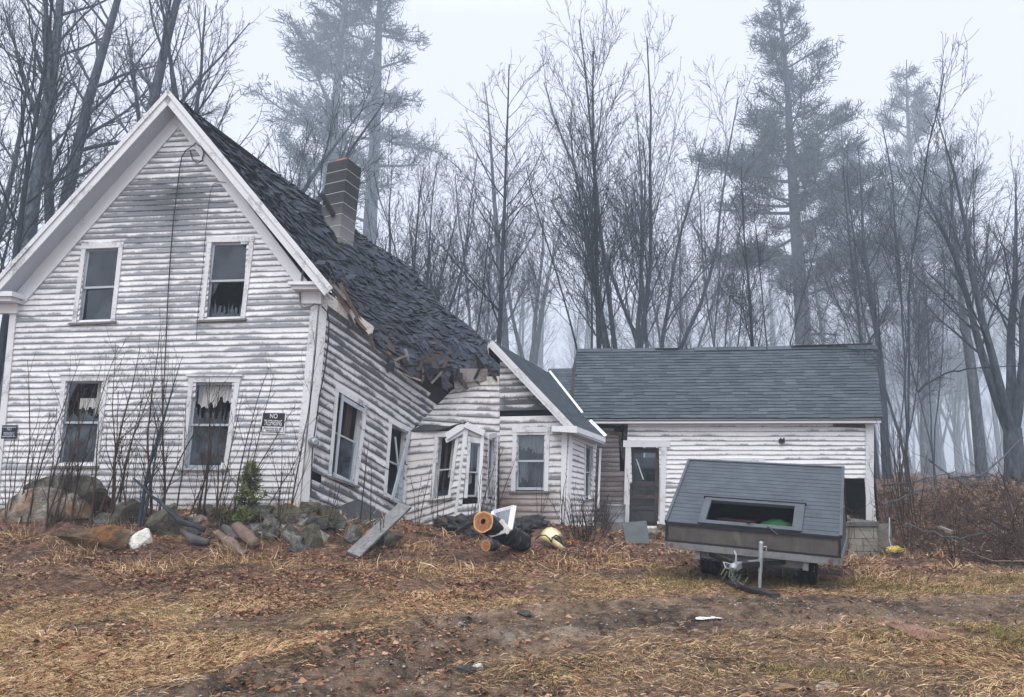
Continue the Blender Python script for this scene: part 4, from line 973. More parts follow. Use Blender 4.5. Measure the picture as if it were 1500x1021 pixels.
# ================================================================== CLAMSHELL CAMPER TRAILER
TO = at(976, 797, 11.3)
MT = Matrix.Translation(TO) @ Matrix.Rotation(R_(-25.4), 4, 'Z') @ Matrix.Rotation(R_(3.2), 4, 'Y') @ Matrix.Rotation(R_(.6), 4, 'X')
trailer = empty('camper_trailer', (TO.x+1.5, TO.y+.6, 0), 'low folding trailer with dark slanted ribbed lid, brown front panel and open window', 'trailer')
def tp(x, y, z): return MT @ Vector((x, y, z))
TW, TD = 2.36, 3.1
m_simple('lid_paint', (.050,.062,.075), .6, .35, 3.5, bump=.15, spec=.3)
m_simple('lid_trim', (.055,.066,.078), .5, .3, 5); m_simple('side_panel', (.06,.07,.08), .6, .3, 4)
m_simple('orange_lens', (.55,.20,.06), .4, .1, 5); m_simple('axle_black', (.010,.010,.011), .6, .2, 10)
def m_tread():
    g = G('front_panel'); c = g.tc('UV'); s = g.sep(c)
    w = g.new('ShaderNodeTexChecker'); g.set(w.inputs['Vector'], g.map(c, (1,1,1), rot=(0,0,R_(45)))); w.inputs['Scale'].default_value = 42
    n = g.noise(c, 2.2, 5, .65); st = g.noise(g.map(c, (11,.5,1)), 1.6, 5, .65)
    col = g.ramp(n, [(.3, (.045,.040,.037)), (.7, (.100,.089,.080))])
    col = g.mix(g.ramp(st, [(.54, 0), (.74, .7)]), col, (.018,.015,.013))
    col = g.mix(g.ramp(g.noise(g.map(c, (3,.9,1), (4,0,0)), 1.2, 3), [(.60, 0), (.75, .55)]), col, (.24,.21,.18))
    g.bump(w.outputs['Fac'], .35, .006); M['front_panel'] = g.done(col, .5, .4)
m_tread()
# chassis
mb = MB()
mb.box((-.0,-.02,-.055), (TW,.03,.045), MT); mb.box((-.0,TD-.03,-.055), (TW,TD+.02,.045), MT); mb.box((-.02,-.02,-.056), (.03,TD+.02,.044), MT); mb.box((TW-.03,-.02,-.056), (TW+.02,TD+.02,.044), MT)
mb.build('frame_rail', M['metal_grey'], trailer, bevel=.006)
mb = MB()
for x in (.42, TW-.42-.05): mb.box((x,.02,-.17), (x+.07,.12,-.057), MT); mb.box((x+.01,.03,-.12), (x+.06,TD-.2,-.058), MT)
mb.box((.35,.5,-.24), (TW-.35,.58,-.16), MT); mb.box((.42,.1,-.16), (TW-.42,.16,-.06), MT)
mb.build('undercarriage', M['metal_grey'], trailer)
# front panel and sides, box below the lid
PH = .325
mb = MB(); V = [tp(.0,.0,.05), tp(TW,.0,.05), tp(TW,.0,PH), tp(.0,.0,PH)]; mb.add(V+[tp(.0,.04,.05), tp(TW,.04,.05), tp(TW,.04,PH), tp(0,.04,PH)], [(0,1,2,3),(7,6,5,4),(0,4,5,1),(3,2,6,7)], [(0,0),(TW,0),(TW,PH),(0,PH)]*2); mb.build('front_panel', M['front_panel'], trailer)
SR = (1.55, 1.235)                       # peak: depth, height
prof = [(.0, PH), SR, (TD, PH)]
mb = MB()
for x0, x1 in ((0,.03), (TW-.03,TW)):
    P5 = [(.041,.05), (.041,PH+.0), (SR[0],SR[1]-.02), (TD,PH), (TD,.05)]
    A = [tp(x0,y,z) for y, z in P5]; B = [tp(x1,y,z) for y, z in P5]; mb.add(A+B, [(0,1,2,3,4),(9,8,7,6,5)]+[(i,(i+1)%5,5+(i+1)%5,5+i) for i in range(5)])
mb.build('side_panel', M['side_panel'], trailer)
mb = MB(); mb.box((.03,TD-.03,.05), (TW-.03,TD-.005,PH), MT); mb.build('rear_panel', M['side_panel'], trailer)
mb = MB(); mb.box((-.012,-.025,PH-.035), (TW+.012,-.001,PH+.0), MT); mb.box((-.014,-.022,.05), (.02,-.001,PH-.036), MT); mb.box((TW-.02,-.022,.05), (TW+.014,-.001,PH-.036), MT); mb.box((-.014,-.024,.046), (TW+.014,-.001,.072), MT)
mb.build('edge_trim', M['black_plastic'], trailer)
# lid: ribbed boards with the window opening left out
sl = Vector((SR[0], SR[1]-PH)); SLn = sl.length; sl /= SLn; wn = Vector((-sl.y, sl.x))
def lid(x, v, o): y = v*sl.x+wn.x*o; z = PH+v*sl.y+wn.y*o; return tp(x, y, z)
u0, u1, v0, v1 = TW*.205, TW*.785, .085, .66
def lidbar(mb, x0, x1, va, vb, o0, o1): mb.hexa([lid(x0,va,o0), lid(x1,va,o0), lid(x1,va,o1), lid(x0,va,o1), lid(x0,vb,o0), lid(x1,vb,o0), lid(x1,vb,o1), lid(x0,vb,o1)])
mb = MB(); nb = 18; r = random.Random(3)
for k in range(nb):
    a = k*SLn/nb; b = (k+1)*SLn/nb; spans = [(-.02, TW+.02)]
    if b > v0 and a < v1: spans = [(-.02, u0), (u1, TW+.02)]
    for x0, x1 in spans:
        n = max(2, int((x1-x0)/.25)); V = []
        for i in range(n+1):
            x = lerp(x0, x1, i/n); j = .003*mnoise.noise(Vector((x*2, k*3.1, 0)))
            V += [lid(x, a, .008+j), lid(x, b+.004, .004+j), lid(x, a, .0)]
        F_ = []
        for i in range(n): o = i*3; F_ += [(o,o+3,o+4,o+1), (o+2,o+5,o+3,o)]
        mb.add(V, F_)
    # back slope
for k in range(nb):
    a = k/nb; b = (k+1)/nb
    def bk_(x, t, o): return tp(x, lerp(SR[0], TD, t), lerp(SR[1], PH, t)+o)
    mb.hexa([bk_(-.02,a,-.02), bk_(TW+.02,a,-.02), bk_(TW+.02,b,-.02), bk_(-.02,b,-.02), bk_(-.02,a,.002), bk_(TW+.02,a,.002), bk_(TW+.02,b,.014), bk_(-.02,b,.014)])
ld = mb.build('lid', M['lid_paint'], trailer)
mb = MB(); lidbar(mb, -.022, u0, v0-.1, SLn, -.025, -.004); lidbar(mb, u1, TW+.022, 0, SLn, -.025, -.004); lidbar(mb, u0, u1, 0, v0, -.025, -.004); lidbar(mb, u0, u1, v1, SLn, -.025, -.004)
mb.build('lid_lining', M['dark_inside'], ld)
mb = MB()
for x0, x1, a, b in ((-.03,.01,0,SLn),(TW-.01,TW+.03,0,SLn)): lidbar(mb, x0, x1, a, b, -.03, .026)
lidbar(mb, -.03, TW+.03, SLn-.02, SLn+.02, -.02, .022)
mb.build('lid_trim', M['lid_trim'], ld)
mb = MB(); fw = .075
lidbar(mb, u0-.03, u1+.03, v1-.05, v1+.02, -.02, .034); lidbar(mb, u0-.03, u1+.03, v0-.07, v0+.01, -.02, .034); lidbar(mb, u0-.03, u0+fw, v0+.01, v1-.05, -.02, .033); lidbar(mb, u1-fw-.03, u1+.03, v0+.01, v1-.05, -.02, .033)
wn_ = mb.build('window', M['lid_trim'], ld, bevel=.004)
mb = MB(); lidbar(mb, u0-.05, u1+.05, v1+.021, v1+.04, .0, .045); mb.build('hinge_rail', M['black_plastic'], ld)
mb = MB(); c = lid((u0+u1)/2, v0+.0, .04); mb.tube([c, lid((u0+u1)/2, v0, .07)], .018, 10); mb.beam(lid((u0+u1)/2-.05,v0,.065), lid((u0+u1)/2+.05,v0,.065), .02, .015); mb.build('latch', M['black_plastic'], ld)
mb = MB(); mb.beam(lid(u1-.42,v0-.06,.05), lid(u1-.27,v0-.22,.03), .03, .012); mb.build('broken_stay', M['black_plastic'], ld)
# wheels
def wheel(cx, cy):
    mb = MB(); r = .31; w = .24; n = 40; c = tp(cx, cy, -.17); c.z = max(c.z, h(c.x, c.y)+r-.03); X = (MT.to_3x3() @ Vector((1,0,0))); Y = (MT.to_3x3() @ Vector((0,1,0))); Z = X.cross(Y)
    prof_ = [(-.5*w,.62*r),(-.5*w,.9*r),(-.42*w,.985*r),(-.25*w,r),(-.2*w,.97*r),(-.15*w,r),(0,r),(.05*w,.97*r),(.1*w,r),(.25*w,r),(.42*w,.985*r),(.5*w,.9*r),(.5*w,.62*r)]
    V = []
    for i in range(n):
        a = 2*math.pi*i/n
        for x, q in prof_: V.append(c+X*x+(Y*math.cos(a)+Z*math.sin(a))*q)
    m = len(prof_); F_ = [(i*m+j, ((i+1)%n)*m+j, ((i+1)%n)*m+j+1, i*m+j+1) for i in range(n) for j in range(m-1)]
    mb.add(V, F_); o = mb.build('wheel', M['rubber'], trailer, smooth=True)
    rm = MB(); rm.tube([c-X*.09, c-X*.03, c+X*.03, c+X*.09], [.19,.15,.15,.19], 24); rm.build('rim', M['metal_grey'], o)
wheel(.50, .80); wheel(TW-.46, .80)
mb = MB(); mb.beam(tp(.5,.8,-.17), tp(TW-.46,.8,-.17), .06, .06); mb.build('axle', M['axle_black'], trailer)
mb = MB()
for x in (.08, TW-.12):
    mb.tube([tp(x,-.021,-.005), tp(x,-.032,-.005)], .028, 14)
mb.build('reflector', M['rust'], trailer)
mb = MB(); mb.tube([tp(TW+.005,.95,.80), tp(TW+.03,.95,.80)], .022, 12); mb.tube([tp(TW+.005,1.15,.66), tp(TW+.03,1.15,.66)], .016, 12); mb.build('marker_light', M['orange_lens'], trailer)
# tongue, coupler, jack
tc = TW*.47
mb = MB(); mb.beam(tp(tc-.5,.15,-.09), tp(tc+.04,-.75,-.10), .05, .07); mb.beam(tp(tc+.55,.15,-.09), tp(tc+.04,-.75,-.10), .05, .07); mb.build('tongue', M['axle_black'], trailer)
mb = MB(); mb.beam(tp(tc+.04,-.68,-.09), tp(tc+.02,-1.0,-.09), .09, .08); mb.tube([tp(tc+.02,-1.0,-.10), tp(tc+.02,-1.05,-.08), tp(tc+.02,-1.09,-.10)], [.045,.05,.025], 12); mb.tube([tp(tc+.03,-.9,-.05), tp(tc+.03,-.88,.05), tp(tc+.0,-.84,.10)], .012, 6); mb.tube([tp(tc-.05,-.8,-.08), tp(tc-.14,-.84,-.06), tp(tc-.10,-.9,-.12), tp(tc-.02,-.86,-.14)], .012, 6)
mb.build('coupler', M['galvanised'], trailer)
jy = tp(tc+.16,-.42,0).y; jb = at(1112, 862, jy); jb.z = h(jb.x, jb.y); jt = at(1115, 795, jy)
mb = MB(); ax_ = (jt-jb); mb.tube([jb+ax_*.42, jb+ax_*1.0], .030, 14); mb.tube([jb+ax_*.06, jb+ax_*.44], .023, 14); mb.tube([jb+ax_*.0, jb+ax_*.03, jb+ax_*.09], [.075,.07,.025], 14); mb.tube([jb+ax_*.99, jb+ax_*1.03], [.034,.02], 14); mb.tube([jb+ax_*.92, jb+ax_*.92+Vector((.07,-.01,.0)), jb+ax_*.84+Vector((.07,-.01,0))], .009, 6); mb.beam(jb+ax_*.62+Vector((-.02,.02,0)), tp(tc+.12,-.40,-.09), .05, .05)
mb.build('jack', M['galvanised'], trailer, smooth=False)
mb = MB(); r = random.Random(8)
for k in range(5):
    p0 = tp(tc-.1+.04*k,-.7-.05*k,-.08); q0 = p0+Vector((r.uniform(-.12,.1), r.uniform(-.1,.05), -.20-.08*r.random())); q1 = q0+Vector((.05,-.05,.10)); mb.tube([p0, p0.lerp(q0,.5)+Vector((-.06,0,-.05)), q0, q1.lerp(q0,.4), q1], .008, 5)
q = ground_at(1079, 866); mb.tube([tp(tc-.08,-.75,-.10), at(1072,840,10.15), at(1079,852,10.12), q+Vector((0,0,.01))], .012, 5)
mb.build('safety_chain', M['metal_grey'], trailer)
# stuff seen in the window
e = empty('cardboard_box', tp(.9,1.3,.10), 'brown box lying inside the trailer behind its open window', 'box')
mb = MB(); mb.box((.60,.85,.06), (1.15,1.3,.36), MT); b_ = mb.build('carton', M['raw_wood'], e, bevel=.01); mb = MB(); mb.box((.59,.82,.362), (.87,1.3,.375), MT); mb.box((.88,.84,.362), (1.16,1.3,.372), MT); mb.build('flap', M['rust'], e)
m_simple('green_cloth', (.015,.075,.028), .7, .4, 6)
e2 = MB(); rr2 = random.Random(6); n = 14
V = [];
for j in range(n+1):
    for i in range(n+1):
        x, y = i/n, j/n; k = math.sin(math.pi*x)*math.sin(math.pi*y); V.append(tp(1.20+x*.58, .40+y*.55, .26+.17*k**.5+.04*mnoise.noise(Vector((x*6,y*6,2)))))
e2.add(V, [(j*(n+1)+i, j*(n+1)+i+1, (j+1)*(n+1)+i+1, (j+1)*(n+1)+i) for j in range(n) for i in range(n)])
tag(e2.build('green_bundle', M['green_cloth'], smooth=True), 'crumpled green bundle inside the trailer window', 'bundle')
mb = MB(); mb.box((.06,.2,.055), (TW-.06,TD-.1,.075), MT); mb.build('bed_floor', M['dark_inside'], trailer)
# dark plank under the jack
a, b = ground_at(1062, 855), ground_at(1136, 875); mb = MB(); mb.beam(a+Vector((0,0,.025)), b+Vector((0,0,.025)), .14, .04); tag(mb.build('plank', M['dark_wood']), 'dark wet plank lying on the ground under the trailer jack', 'plank')

# ================================================================== MASONRY, BINS, BOARDS
m_simple('concrete', (.23,.22,.19), .95, .35, 2.2, bump=.4)
m_simple('concrete_dark', (.10,.10,.095), .95, .3, 3)
cw = empty('block_wall', (at(1260,690,16.9).x, 16.9, -.2), 'pale stained concrete block wall below the open garage bay', 'wall')
mb = MB(); BL = at(1226,812,16.7); x0, x1 = BL.x, at(1287,800,16.7).x; zt = at(1260,771,16.7).z; zb = -.42; rows = 3; r = random.Random(1)
for k in range(rows):
    z0 = lerp(zb, zt, k/rows); z1 = lerp(zb, zt, (k+1)/rows); x = x0-.25*(k % 2)
    while x < x1:
        a = max(x0, x); b = min(x1, x+.42)
        if b-a > .05: mb.box((a+.004,16.7+r.uniform(-.004,.004),z0+.005), (b-.004,18.74,z1-.005))
        x += .42
mb.build('block', M['concrete'], cw, bevel=.008)
mb = MB(); mb.box((x0-.02,16.66,zt), (x1+.03,18.74,zt+.10)); mb.build('cap', M['concrete_dark'], cw, bevel=.01)
mb = MB(); mb.box((x1+.02,16.75,zb), (x1+.34,16.80,zt+.05), Matrix.Translation((0,0,0))); g_ = mb.build('door_panel_board', M['grey_wood']); g_.name = 'leaning_board'; tag(g_, 'weathered grey board standing against the right end of the concrete block wall', 'board')
mb = MB(); mb.tube([at(1303,758,16.4), at(1302.5,790,16.3), at(1305,800,16.25)], .016, 8); tag(mb.build('pipe', M['galvanised']), 'thin pale pipe standing beside the concrete block wall', 'pipe')
bb = MB(); c = at(1240,758,17.0); c.z = zt+.10+.055
bm = bmesh.new(); bmesh.ops.create_icosphere(bm, subdivisions=3, radius=.075); 
bb.add([c+v.co*(1+.06*mnoise.noise(v.co*20)) for v in bm.verts], [[l.index for l in f.verts] for f in bm.faces]); bm.free()
tag(bb.build('ball', M['rock_pale'], smooth=True), 'small pale ball resting on the concrete block wall', 'ball')
# trash bag heap by the board
def crumple(name, mat, pts, amp, seed, label, cat, sc=(1,1,.6)):
    bm = bmesh.new(); bmesh.ops.create_icosphere(bm, subdivisions=4, radius=1)
    mb = MB(); c, s = pts
    mb.add([c+Vector((v.co.x*sc[0], v.co.y*sc[1], max(-.3, v.co.z)*sc[2]))*s*(1+amp*mnoise.turbulence(v.co*2.2+Vector((seed,0,0)), 4, True)) for v in bm.verts], [[l.index for l in f.verts] for f in bm.faces]); bm.free()
    return tag(mb.build(name, mat, smooth=True), label, cat)
m_simple('yellow_plastic', (.62,.50,.10), .5, .25, 8); m_simple('red_plastic', (.26,.10,.09), .5, .35, 9)
c = ground_at(1300, 808); crumple('trash_bag', M['red_plastic'], (c+Vector((.02,.1,.16)), .20), .7, 3, 'faded red plastic bag dumped beside the leaning grey board', 'bag')
c = ground_at(1312, 812); crumple('trash_bag', M['yellow_plastic'], (c+Vector((0,0,.07)), .11), .9, 5, 'yellow plastic bag lying in front of the red one', 'bag', (1.3,.6,.6))
# metal bin
bp_ = ground_at(903, 778); bp_.y = min(bp_.y, 18.3); bp_.z = h(bp_.x, bp_.y); be = empty('metal_bin', bp_, 'dull galvanised metal bin standing by the weathered brown wall', 'bin')
mb = MB(); hb = .62; n = 28; prof_ = [(0,.19),(.02,.205),(.2,.212),(.22,.220),(.24,.213),(.42,.222),(.44,.23),(.46,.223),(hb-.02,.235),(hb,.248),(hb,.225),(.1,.2)]
mb.add([bp_+Vector((math.cos(2*math.pi*i/n)*q, math.sin(2*math.pi*i/n)*q, z)) for i in range(n) for z, q in prof_], [(i*12+j, ((i+1)%n)*12+j, ((i+1)%n)*12+j+1, i*12+j+1) for i in range(n) for j in range(11)])
mb.build('body', M['galvanised'], be, smooth=True)
mb = MB(); mb.tube([bp_+Vector((-.2,-.15,.5)), bp_+Vector((-.16,-.25,.48)), bp_+Vector((-.06,-.26,.48)), bp_+Vector((-.02,-.235,.5))], .01, 6); mb.build('handle', M['metal_grey'], be)
# glass sheet leaning at the step
c = ground_at(935, 796); mb = MB(); mb.hexa([c+Vector(v) for v in ((-.26,-.05,0),(.22,-.08,0),(.22,-.04,0),(-.26,-.01,0),(-.30,.14,.40),(.20,.12,.44),(.20,.16,.44),(-.30,.18,.40))])
m_simple('green_panel', (.055,.075,.078), .4, .35, 5); tag(mb.build('panel', M['green_panel'], bevel=.006), 'dark greenish panel leaning against the garage door step', 'panel')
# leaning grey plank
def anyp(px, py, z):       # point on the pixel's ray at height z
    d = ray(px, py); t = (z-CAMZ)/d.z; return Vector((d.x*t, d.y*t, z))
a = ground_at(517, 817)+Vector((0,0,.03)); b = at(594, 740, a.y+1.15)
mb = MB(); mb.beam(a, b, .27, .05, up=Vector((.05,-.55,.85))); m_simple('plank_grey', (.19,.19,.185), .8, .4, 3, bump=.4)
def m_plank():
    g = G('plank_grain'); c = g.tc(); rot = g.map(c, (1,1,1), rot=(0,0,-math.atan2((b-a).y,(b-a).x)))
    n = g.noise(g.map(rot, (1.4,26,26)), 1.0, 5, .6); n2 = g.noise(c, 3, 4, .6); n3 = g.noise(c, 22, 3, .7)
    col = g.ramp(g.math('ADD', g.math('MULTIPLY', n, .7), g.math('MULTIPLY', n2, .3)), [(.3, (.075,.075,.075)), (.7, (.25,.25,.245))])
    col = g.mix(g.ramp(n3, [(.66, 0), (.72, .7)]), col, (.03,.03,.03)); g.bump(n, .4, .01); M['plank_grain'] = g.done(col, .85, .2)
m_plank(); tag(mb.build('plank', M['plank_grain'], bevel=.006), 'wide weathered grey plank leaning on the leaves before the tilted windows', 'plank')
# dark sheet under it
c = ground_at(505, 770); mb = MB(); p = [at(500,742,c.y+.9), at(523,733,c.y+1.0), at(556,752,c.y+.8), at(572,790,c.y-.1), at(540,800,c.y-.2), at(505,785,c.y)]
mb.add(p+[q+Vector((.01,.02,.03)) for q in p], [tuple(range(6)), tuple(reversed(range(6,12)))]+[(i,(i+1)%6,6+(i+1)%6,6+i) for i in range(6)]); tag(mb.build('tar_sheet', M['asphalt_scrap']), 'black bent sheet of roofing lying behind the leaning plank', 'sheet')
# rusty plate on the ground
p = [ground_at(1303,921), ground_at(1340,919), ground_at(1400,938), ground_at(1352,943)]; mb = MB(); mb.hexa([q+Vector((0,0,.012)) for q in p]+[q+Vector((0,0,.024)) for q in p])
m_simple('rusty_plate', (.20,.105,.075), .8, .35, 5, bump=.3); tag(mb.build('metal_plate', M['rusty_plate']), 'flat rust brown metal plate lying on the grass in front at right', 'plate')

# ================================================================== LOGS
def m_logend():
    g = G('log_end'); c = g.tc('UV'); s = g.sep(c); n = g.noise(c, 3, 4, .6)
    d = g.math('SQRT', g.math('ADD', g.math('POWER', s[0], 2), g.math('POWER', s[1], 2)))
    ring = g.math('SINE', g.math('MULTIPLY', g.math('ADD', d, g.math('MULTIPLY', n, .08)), 95))
    col = g.ramp(g.math('ADD', g.math('MULTIPLY', ring, .12), n), [(.3, (.17,.060,.022)), (.75, (.40,.175,.075))]); col = g.mix(g.ramp(d, [(.82, 0), (.97, 1)]), col, (.62,.36,.17)); an_ = g.math('ARCTAN2', s[1], s[0]); ck = g.ramp(g.noise(g.comb(g.math('MULTIPLY', an_, 4.5), g.math('MULTIPLY', d, .5)), 1.0, 2, .5), [(.60, 0), (.66, .75)]); col = g.mix(ck, col, (.05,.022,.012)); st_ = g.ramp(g.noise(c, 2.0, 4, .6), [(.45, 0), (.7, .55)]); col = g.mix(st_, col, (.12,.06,.035)); M['log_end'] = g.done(col, .85, .15)
m_logend()
def log(a, b, r, label, hollow=.24, seed=1, name='log', endmat='log_end', bark='log_bark', rag=.12):
    ax = (b-a); L = ax.length; ax.normalize(); u = ax.cross(Vector((0,0,1))).normalized(); w = u.cross(ax)
    n = 36; m = 14; mb = MB(); V = []
    for j in range(m+1):
        for i in range(n):
            t = 2*math.pi*i/n; q = Vector((math.cos(t)*1.6, math.sin(t)*1.6, j*.35+seed*7)); rr = r*(1+rag*mnoise.noise(q)+(rag*.45*mnoise.noise(q*4) if j else 0)+.05*math.cos(2*t+seed))*(1-.02*j/m)
            V.append(a+ax*(L*j/m)+u*math.cos(t)*rr+w*math.sin(t)*rr)
    mb.add(V, [(j*n+i, j*n+(i+1)%n, (j+1)*n+(i+1)%n, (j+1)*n+i) for j in range(m) for i in range(n)]+[tuple(range(m*n,(m+1)*n))])
    o = mb.build(name, M[bark], smooth=True); tag(o, label, 'log')
    eb = MB(); c = a-ax*.004; outer = [c+(V[i]-a)*.99 for i in range(n)]; 
    if hollow:
        inner = [c+(u*math.cos(2*math.pi*i/n)*(1+.35*mnoise.noise(Vector((math.cos(2*math.pi*i/n)*2,math.sin(2*math.pi*i/n)*2,seed))))+w*math.sin(2*math.pi*i/n))*r*hollow for i in range(n)]
        uv = [(math.cos(2*math.pi*i/n), math.sin(2*math.pi*i/n)) for i in range(n)]+[(hollow*math.cos(2*math.pi*i/n), hollow*math.sin(2*math.pi*i/n)) for i in range(n)]
        eb.add(outer+inner, [(i,(i+1)%n,n+(i+1)%n,n+i) for i in range(n)], uv)
        ib = MB(); ib.add(inner+[p+ax*.25 for p in inner], [(i,(i+1)%n,n+(i+1)%n,n+i) for i in range(n)]+[tuple(range(n,2*n))]); ib.build('rotten_core', M['dark_inside'], o)
    else: eb.add(outer+[c], [(i,(i+1)%n,n) for i in range(n)], [(math.cos(2*math.pi*i/n), math.sin(2*math.pi*i/n)) for i in range(n)]+[(0,0)])
    eb.build('cut_end', M[endmat], o); return o
ga = at(708,764,13.0); gb_ = ground_at(770, 817); gb_.z += .20; gb_.y += .70; gb_.x -= .06
log(ga, gb_, .195, 'thick black barked log with a hollow orange cut end')
ga = at(712,799,12.7); gb_ = ga+Vector((.16,.35,-.03)); log(ga, gb_, .085, 'small cut log lying under the hollow orange log', 0, 3)
sp_ = MB(); sp_.beam(at(733,762,12.95), at(747,778,12.9), .05, .06); sp_.beam(at(736,762,12.9), at(744,782,12.85), .04, .04); tag(sp_.build('wood_splinter', M['frieze_yellowed']), 'pale split wood sliver resting on the black log', 'wood')
# dark rubbish heap behind and beside the log
rh = random.Random(17)
for k, (px, py, w_, hh_) in enumerate(((668,770,46,22),(690,782,30,20),(752,776,40,24),(778,768,36,18),(738,792,26,14))):
    c = ground_at(px, py+hh_*.4); crumple('tar_paper', M['asphalt_scrap' if k % 2 else 'black_plastic'], (c+Vector((0,.15,.06)), w_*c.y/F*.42), 1.3, 30+k, 'crumpled black tar paper heaped around the hollow log', 'tar paper', (1,.6,.55))['group'] = 'crumpled tar paper around the log'
for k in range(16):
    px = rh.uniform(645, 790); c = ground_at(px, rh.uniform(772, 800)); a = rh.uniform(-.6, .6)+(math.pi if rh.random() < .5 else 0); d = Vector((math.cos(a), rh.uniform(-.5,.5), rh.uniform(.05,.7))).normalized()*rh.uniform(.3,.8)
    b = MB(); splinter(b, c+Vector((0,.1,.02)), c+Vector((0,.1,.02))+d, rh.uniform(.04,.11), rh); tag(b.build('broken_board', M[rh.choice(['dark_wood','dark_wood','grey_wood','raw_wood'])]), 'splintered broken board in the heap around the hollow log', 'board', 'broken boards heaped around the log')
# white window frame behind the log
sf = empty('window_frame', ground_at(735,790), 'white wooden window frame propped up behind the hollow log', 'frame')
mb = MB(); A, B, C_, D = at(722,750,13.35), at(753,742,13.5), at(747,776,13.2), at(718,785,13.1)
mb.beam(A, B, .05, .05); mb.beam(B, C_, .09, .05); mb.beam(C_, D, .05, .05); mb.beam(D, A, .05, .05); mb.build('frame', M['trim_clean'], sf)
mb = MB(); mb.add([A, B, C_, D], [(0,1,2,3)]); mb.build('pane', M['glass'], sf)
# yellow hood
ye = empty('plastic_hood', ground_at(812,806), 'pale yellow plastic machine hood with black curved trim dumped by the log', 'hood')
def m_yellow():
    g = G('hood_yellow'); c = g.tc(); n = g.noise(c, 3.5, 5, .65); n2 = g.noise(c, 9, 4, .7)
    col = g.ramp(n, [(.35, (.62,.52,.25)), (.6, (.70,.63,.40))]); col = g.mix(g.ramp(n2, [(.58, 0), (.68, .7)]), col, (.50,.26,.10)); M['hood_yellow'] = g.done(col, .5, .4)
m_yellow()
gb0 = ground_at(812,806); Yh = gb0.y
mb = MB(); out = [(791,788),(795,779),(801,774),(808,773),(815,776),(821,781),(824,786),(820,785),(815,784),(811,786),(812,792),(818,797),(825,801),(831,806),(824,807),(812,801),(800,795)]
cen = at(806,787,Yh-.12); V = [at(x, y, Yh+.02+(793-y)*.012) for x, y in out]; N = len(V)
ring1 = [p.lerp(cen, .35)+Vector((0,-.05,.01)) for p in V]
mb.add(V+ring1+[cen], [(i,(i+1)%N,N+(i+1)%N,N+i) for i in range(N)]+[(N+i,N+(i+1)%N,2*N) for i in range(N)])
mb.add([p+Vector((0,.03,0)) for p in V]+[p+Vector((0,.12,-.02)) for p in V], [(i,(i+1)%N,N+(i+1)%N,N+i) for i in range(N)])
so = mb.build('shell', M['hood_yellow'], ye, smooth=True); sm = so.modifiers.new('solid', 'SOLIDIFY'); sm.thickness = .015
mb = MB(); mb.tube([at(784,790,Yh-.05), at(792,784,Yh-.14), at(799,784,Yh-.19), at(805,789,Yh-.2), at(807.5,794,Yh-.2)], .012, 7); mb.tube([at(807.5,794,Yh-.2), at(809,788,Yh-.2), at(814,784,Yh-.17), at(819,786,Yh-.12), at(822,792,Yh-.1), at(826,803,Yh-.1)], .013, 7); mb.tube([at(792,793,Yh-.06), at(803,801,Yh-.12), at(816,808,Yh-.14), at(829,809,Yh-.1)], .014, 7); mb.tube([at(813,793,Yh-.15), at(825,800,Yh-.12), at(830,794,Yh-.05)], .018, 6)
mb.build('trim_strip', M['black_plastic'], ye)
mb = MB(); mb.beam(at(813,789,Yh-.05), at(822,797,Yh-.05), .14, .05); mb.build('engine_block', M['black_plastic'], ye)
c = ground_at(839,800); m_simple('orange_leaf', (.42,.20,.045), .8, .4, 20); lv = MB(); r = random.Random(3)
for k in range(26):
    p = c+Vector((r.gauss(0,.06), r.gauss(0,.06), .02+.06*r.random())); d = Vector((r.uniform(-1,1), r.uniform(-1,1), r.uniform(-.2,.6))).normalized()*.05; n = d.cross(Vector((r.random(),r.random(),1))).normalized()*.025
    lv.add([p-d, p+n+Vector((0,0,.01)), p+d, p-n], [(0,1,2),(0,2,3)])
tag(lv.build('leaf_clump', M['orange_leaf']), 'clump of bright orange leaves beside the yellow hood', 'leaves', kind='stuff')

# ================================================================== STONES
def rock(px, py, w, hh, mat, label, seed, group='stones piled along the farmhouse front', flat=0, rot=0, depth=.75, bury=.32, name='boulder', ang=.0):
    g = ground_at(px, py+hh*.46); sc = g.y/F*1.01; W = w*sc/2*1.10; Hh = hh*sc*1.08
    bm = bmesh.new(); bmesh.ops.create_icosphere(bm, subdivisions=4 if w > 18 else 3, radius=1)
    rs = random.Random(seed); planes = [(Vector((rs.gauss(0,1), rs.gauss(0,1), rs.gauss(0,1)*.8)).normalized(), rs.uniform(.44, .80)) for _ in range(13+flat)]
    V = []
    for v in bm.verts:
        p = v.co.copy()
        for n, d in planes:
            k = p.dot(n)
            if k > d: p -= n*(k-d)
        p *= 1+.06*mnoise.noise(v.co*1.6+Vector((seed*3.1,0,0)))+.03*mnoise.noise(v.co*5+Vector((0,seed,0)))+.035*mnoise.noise(v.co*12)
        V.append(p)
    zx = max(p.x for p in V); zn = min(p.x for p in V); z1 = max(p.z for p in V); z0 = min(p.z for p in V)
    ca, sa = math.cos(ang), math.sin(ang)
    mb = MB(); out = []
    for p in V:
        x = (p.x-(zx+zn)/2)/((zx-zn)/2)*W; y = p.y*W*depth; z = (p.z-z0)/(z1-z0)*Hh*(1+bury)-Hh*bury
        x, z = x*ca-z*sa, x*sa+z*ca
        out.append(g+Vector((x, y+W*depth*.5, z)))
    mb.add(out, [[l.index for l in f.verts] for f in bm.faces]); bm.free()
    o = mb.build(name, M[mat], smooth=True); o.data.set_sharp_from_angle(angle=R_(20)); return tag(o, label, 'stone', group)
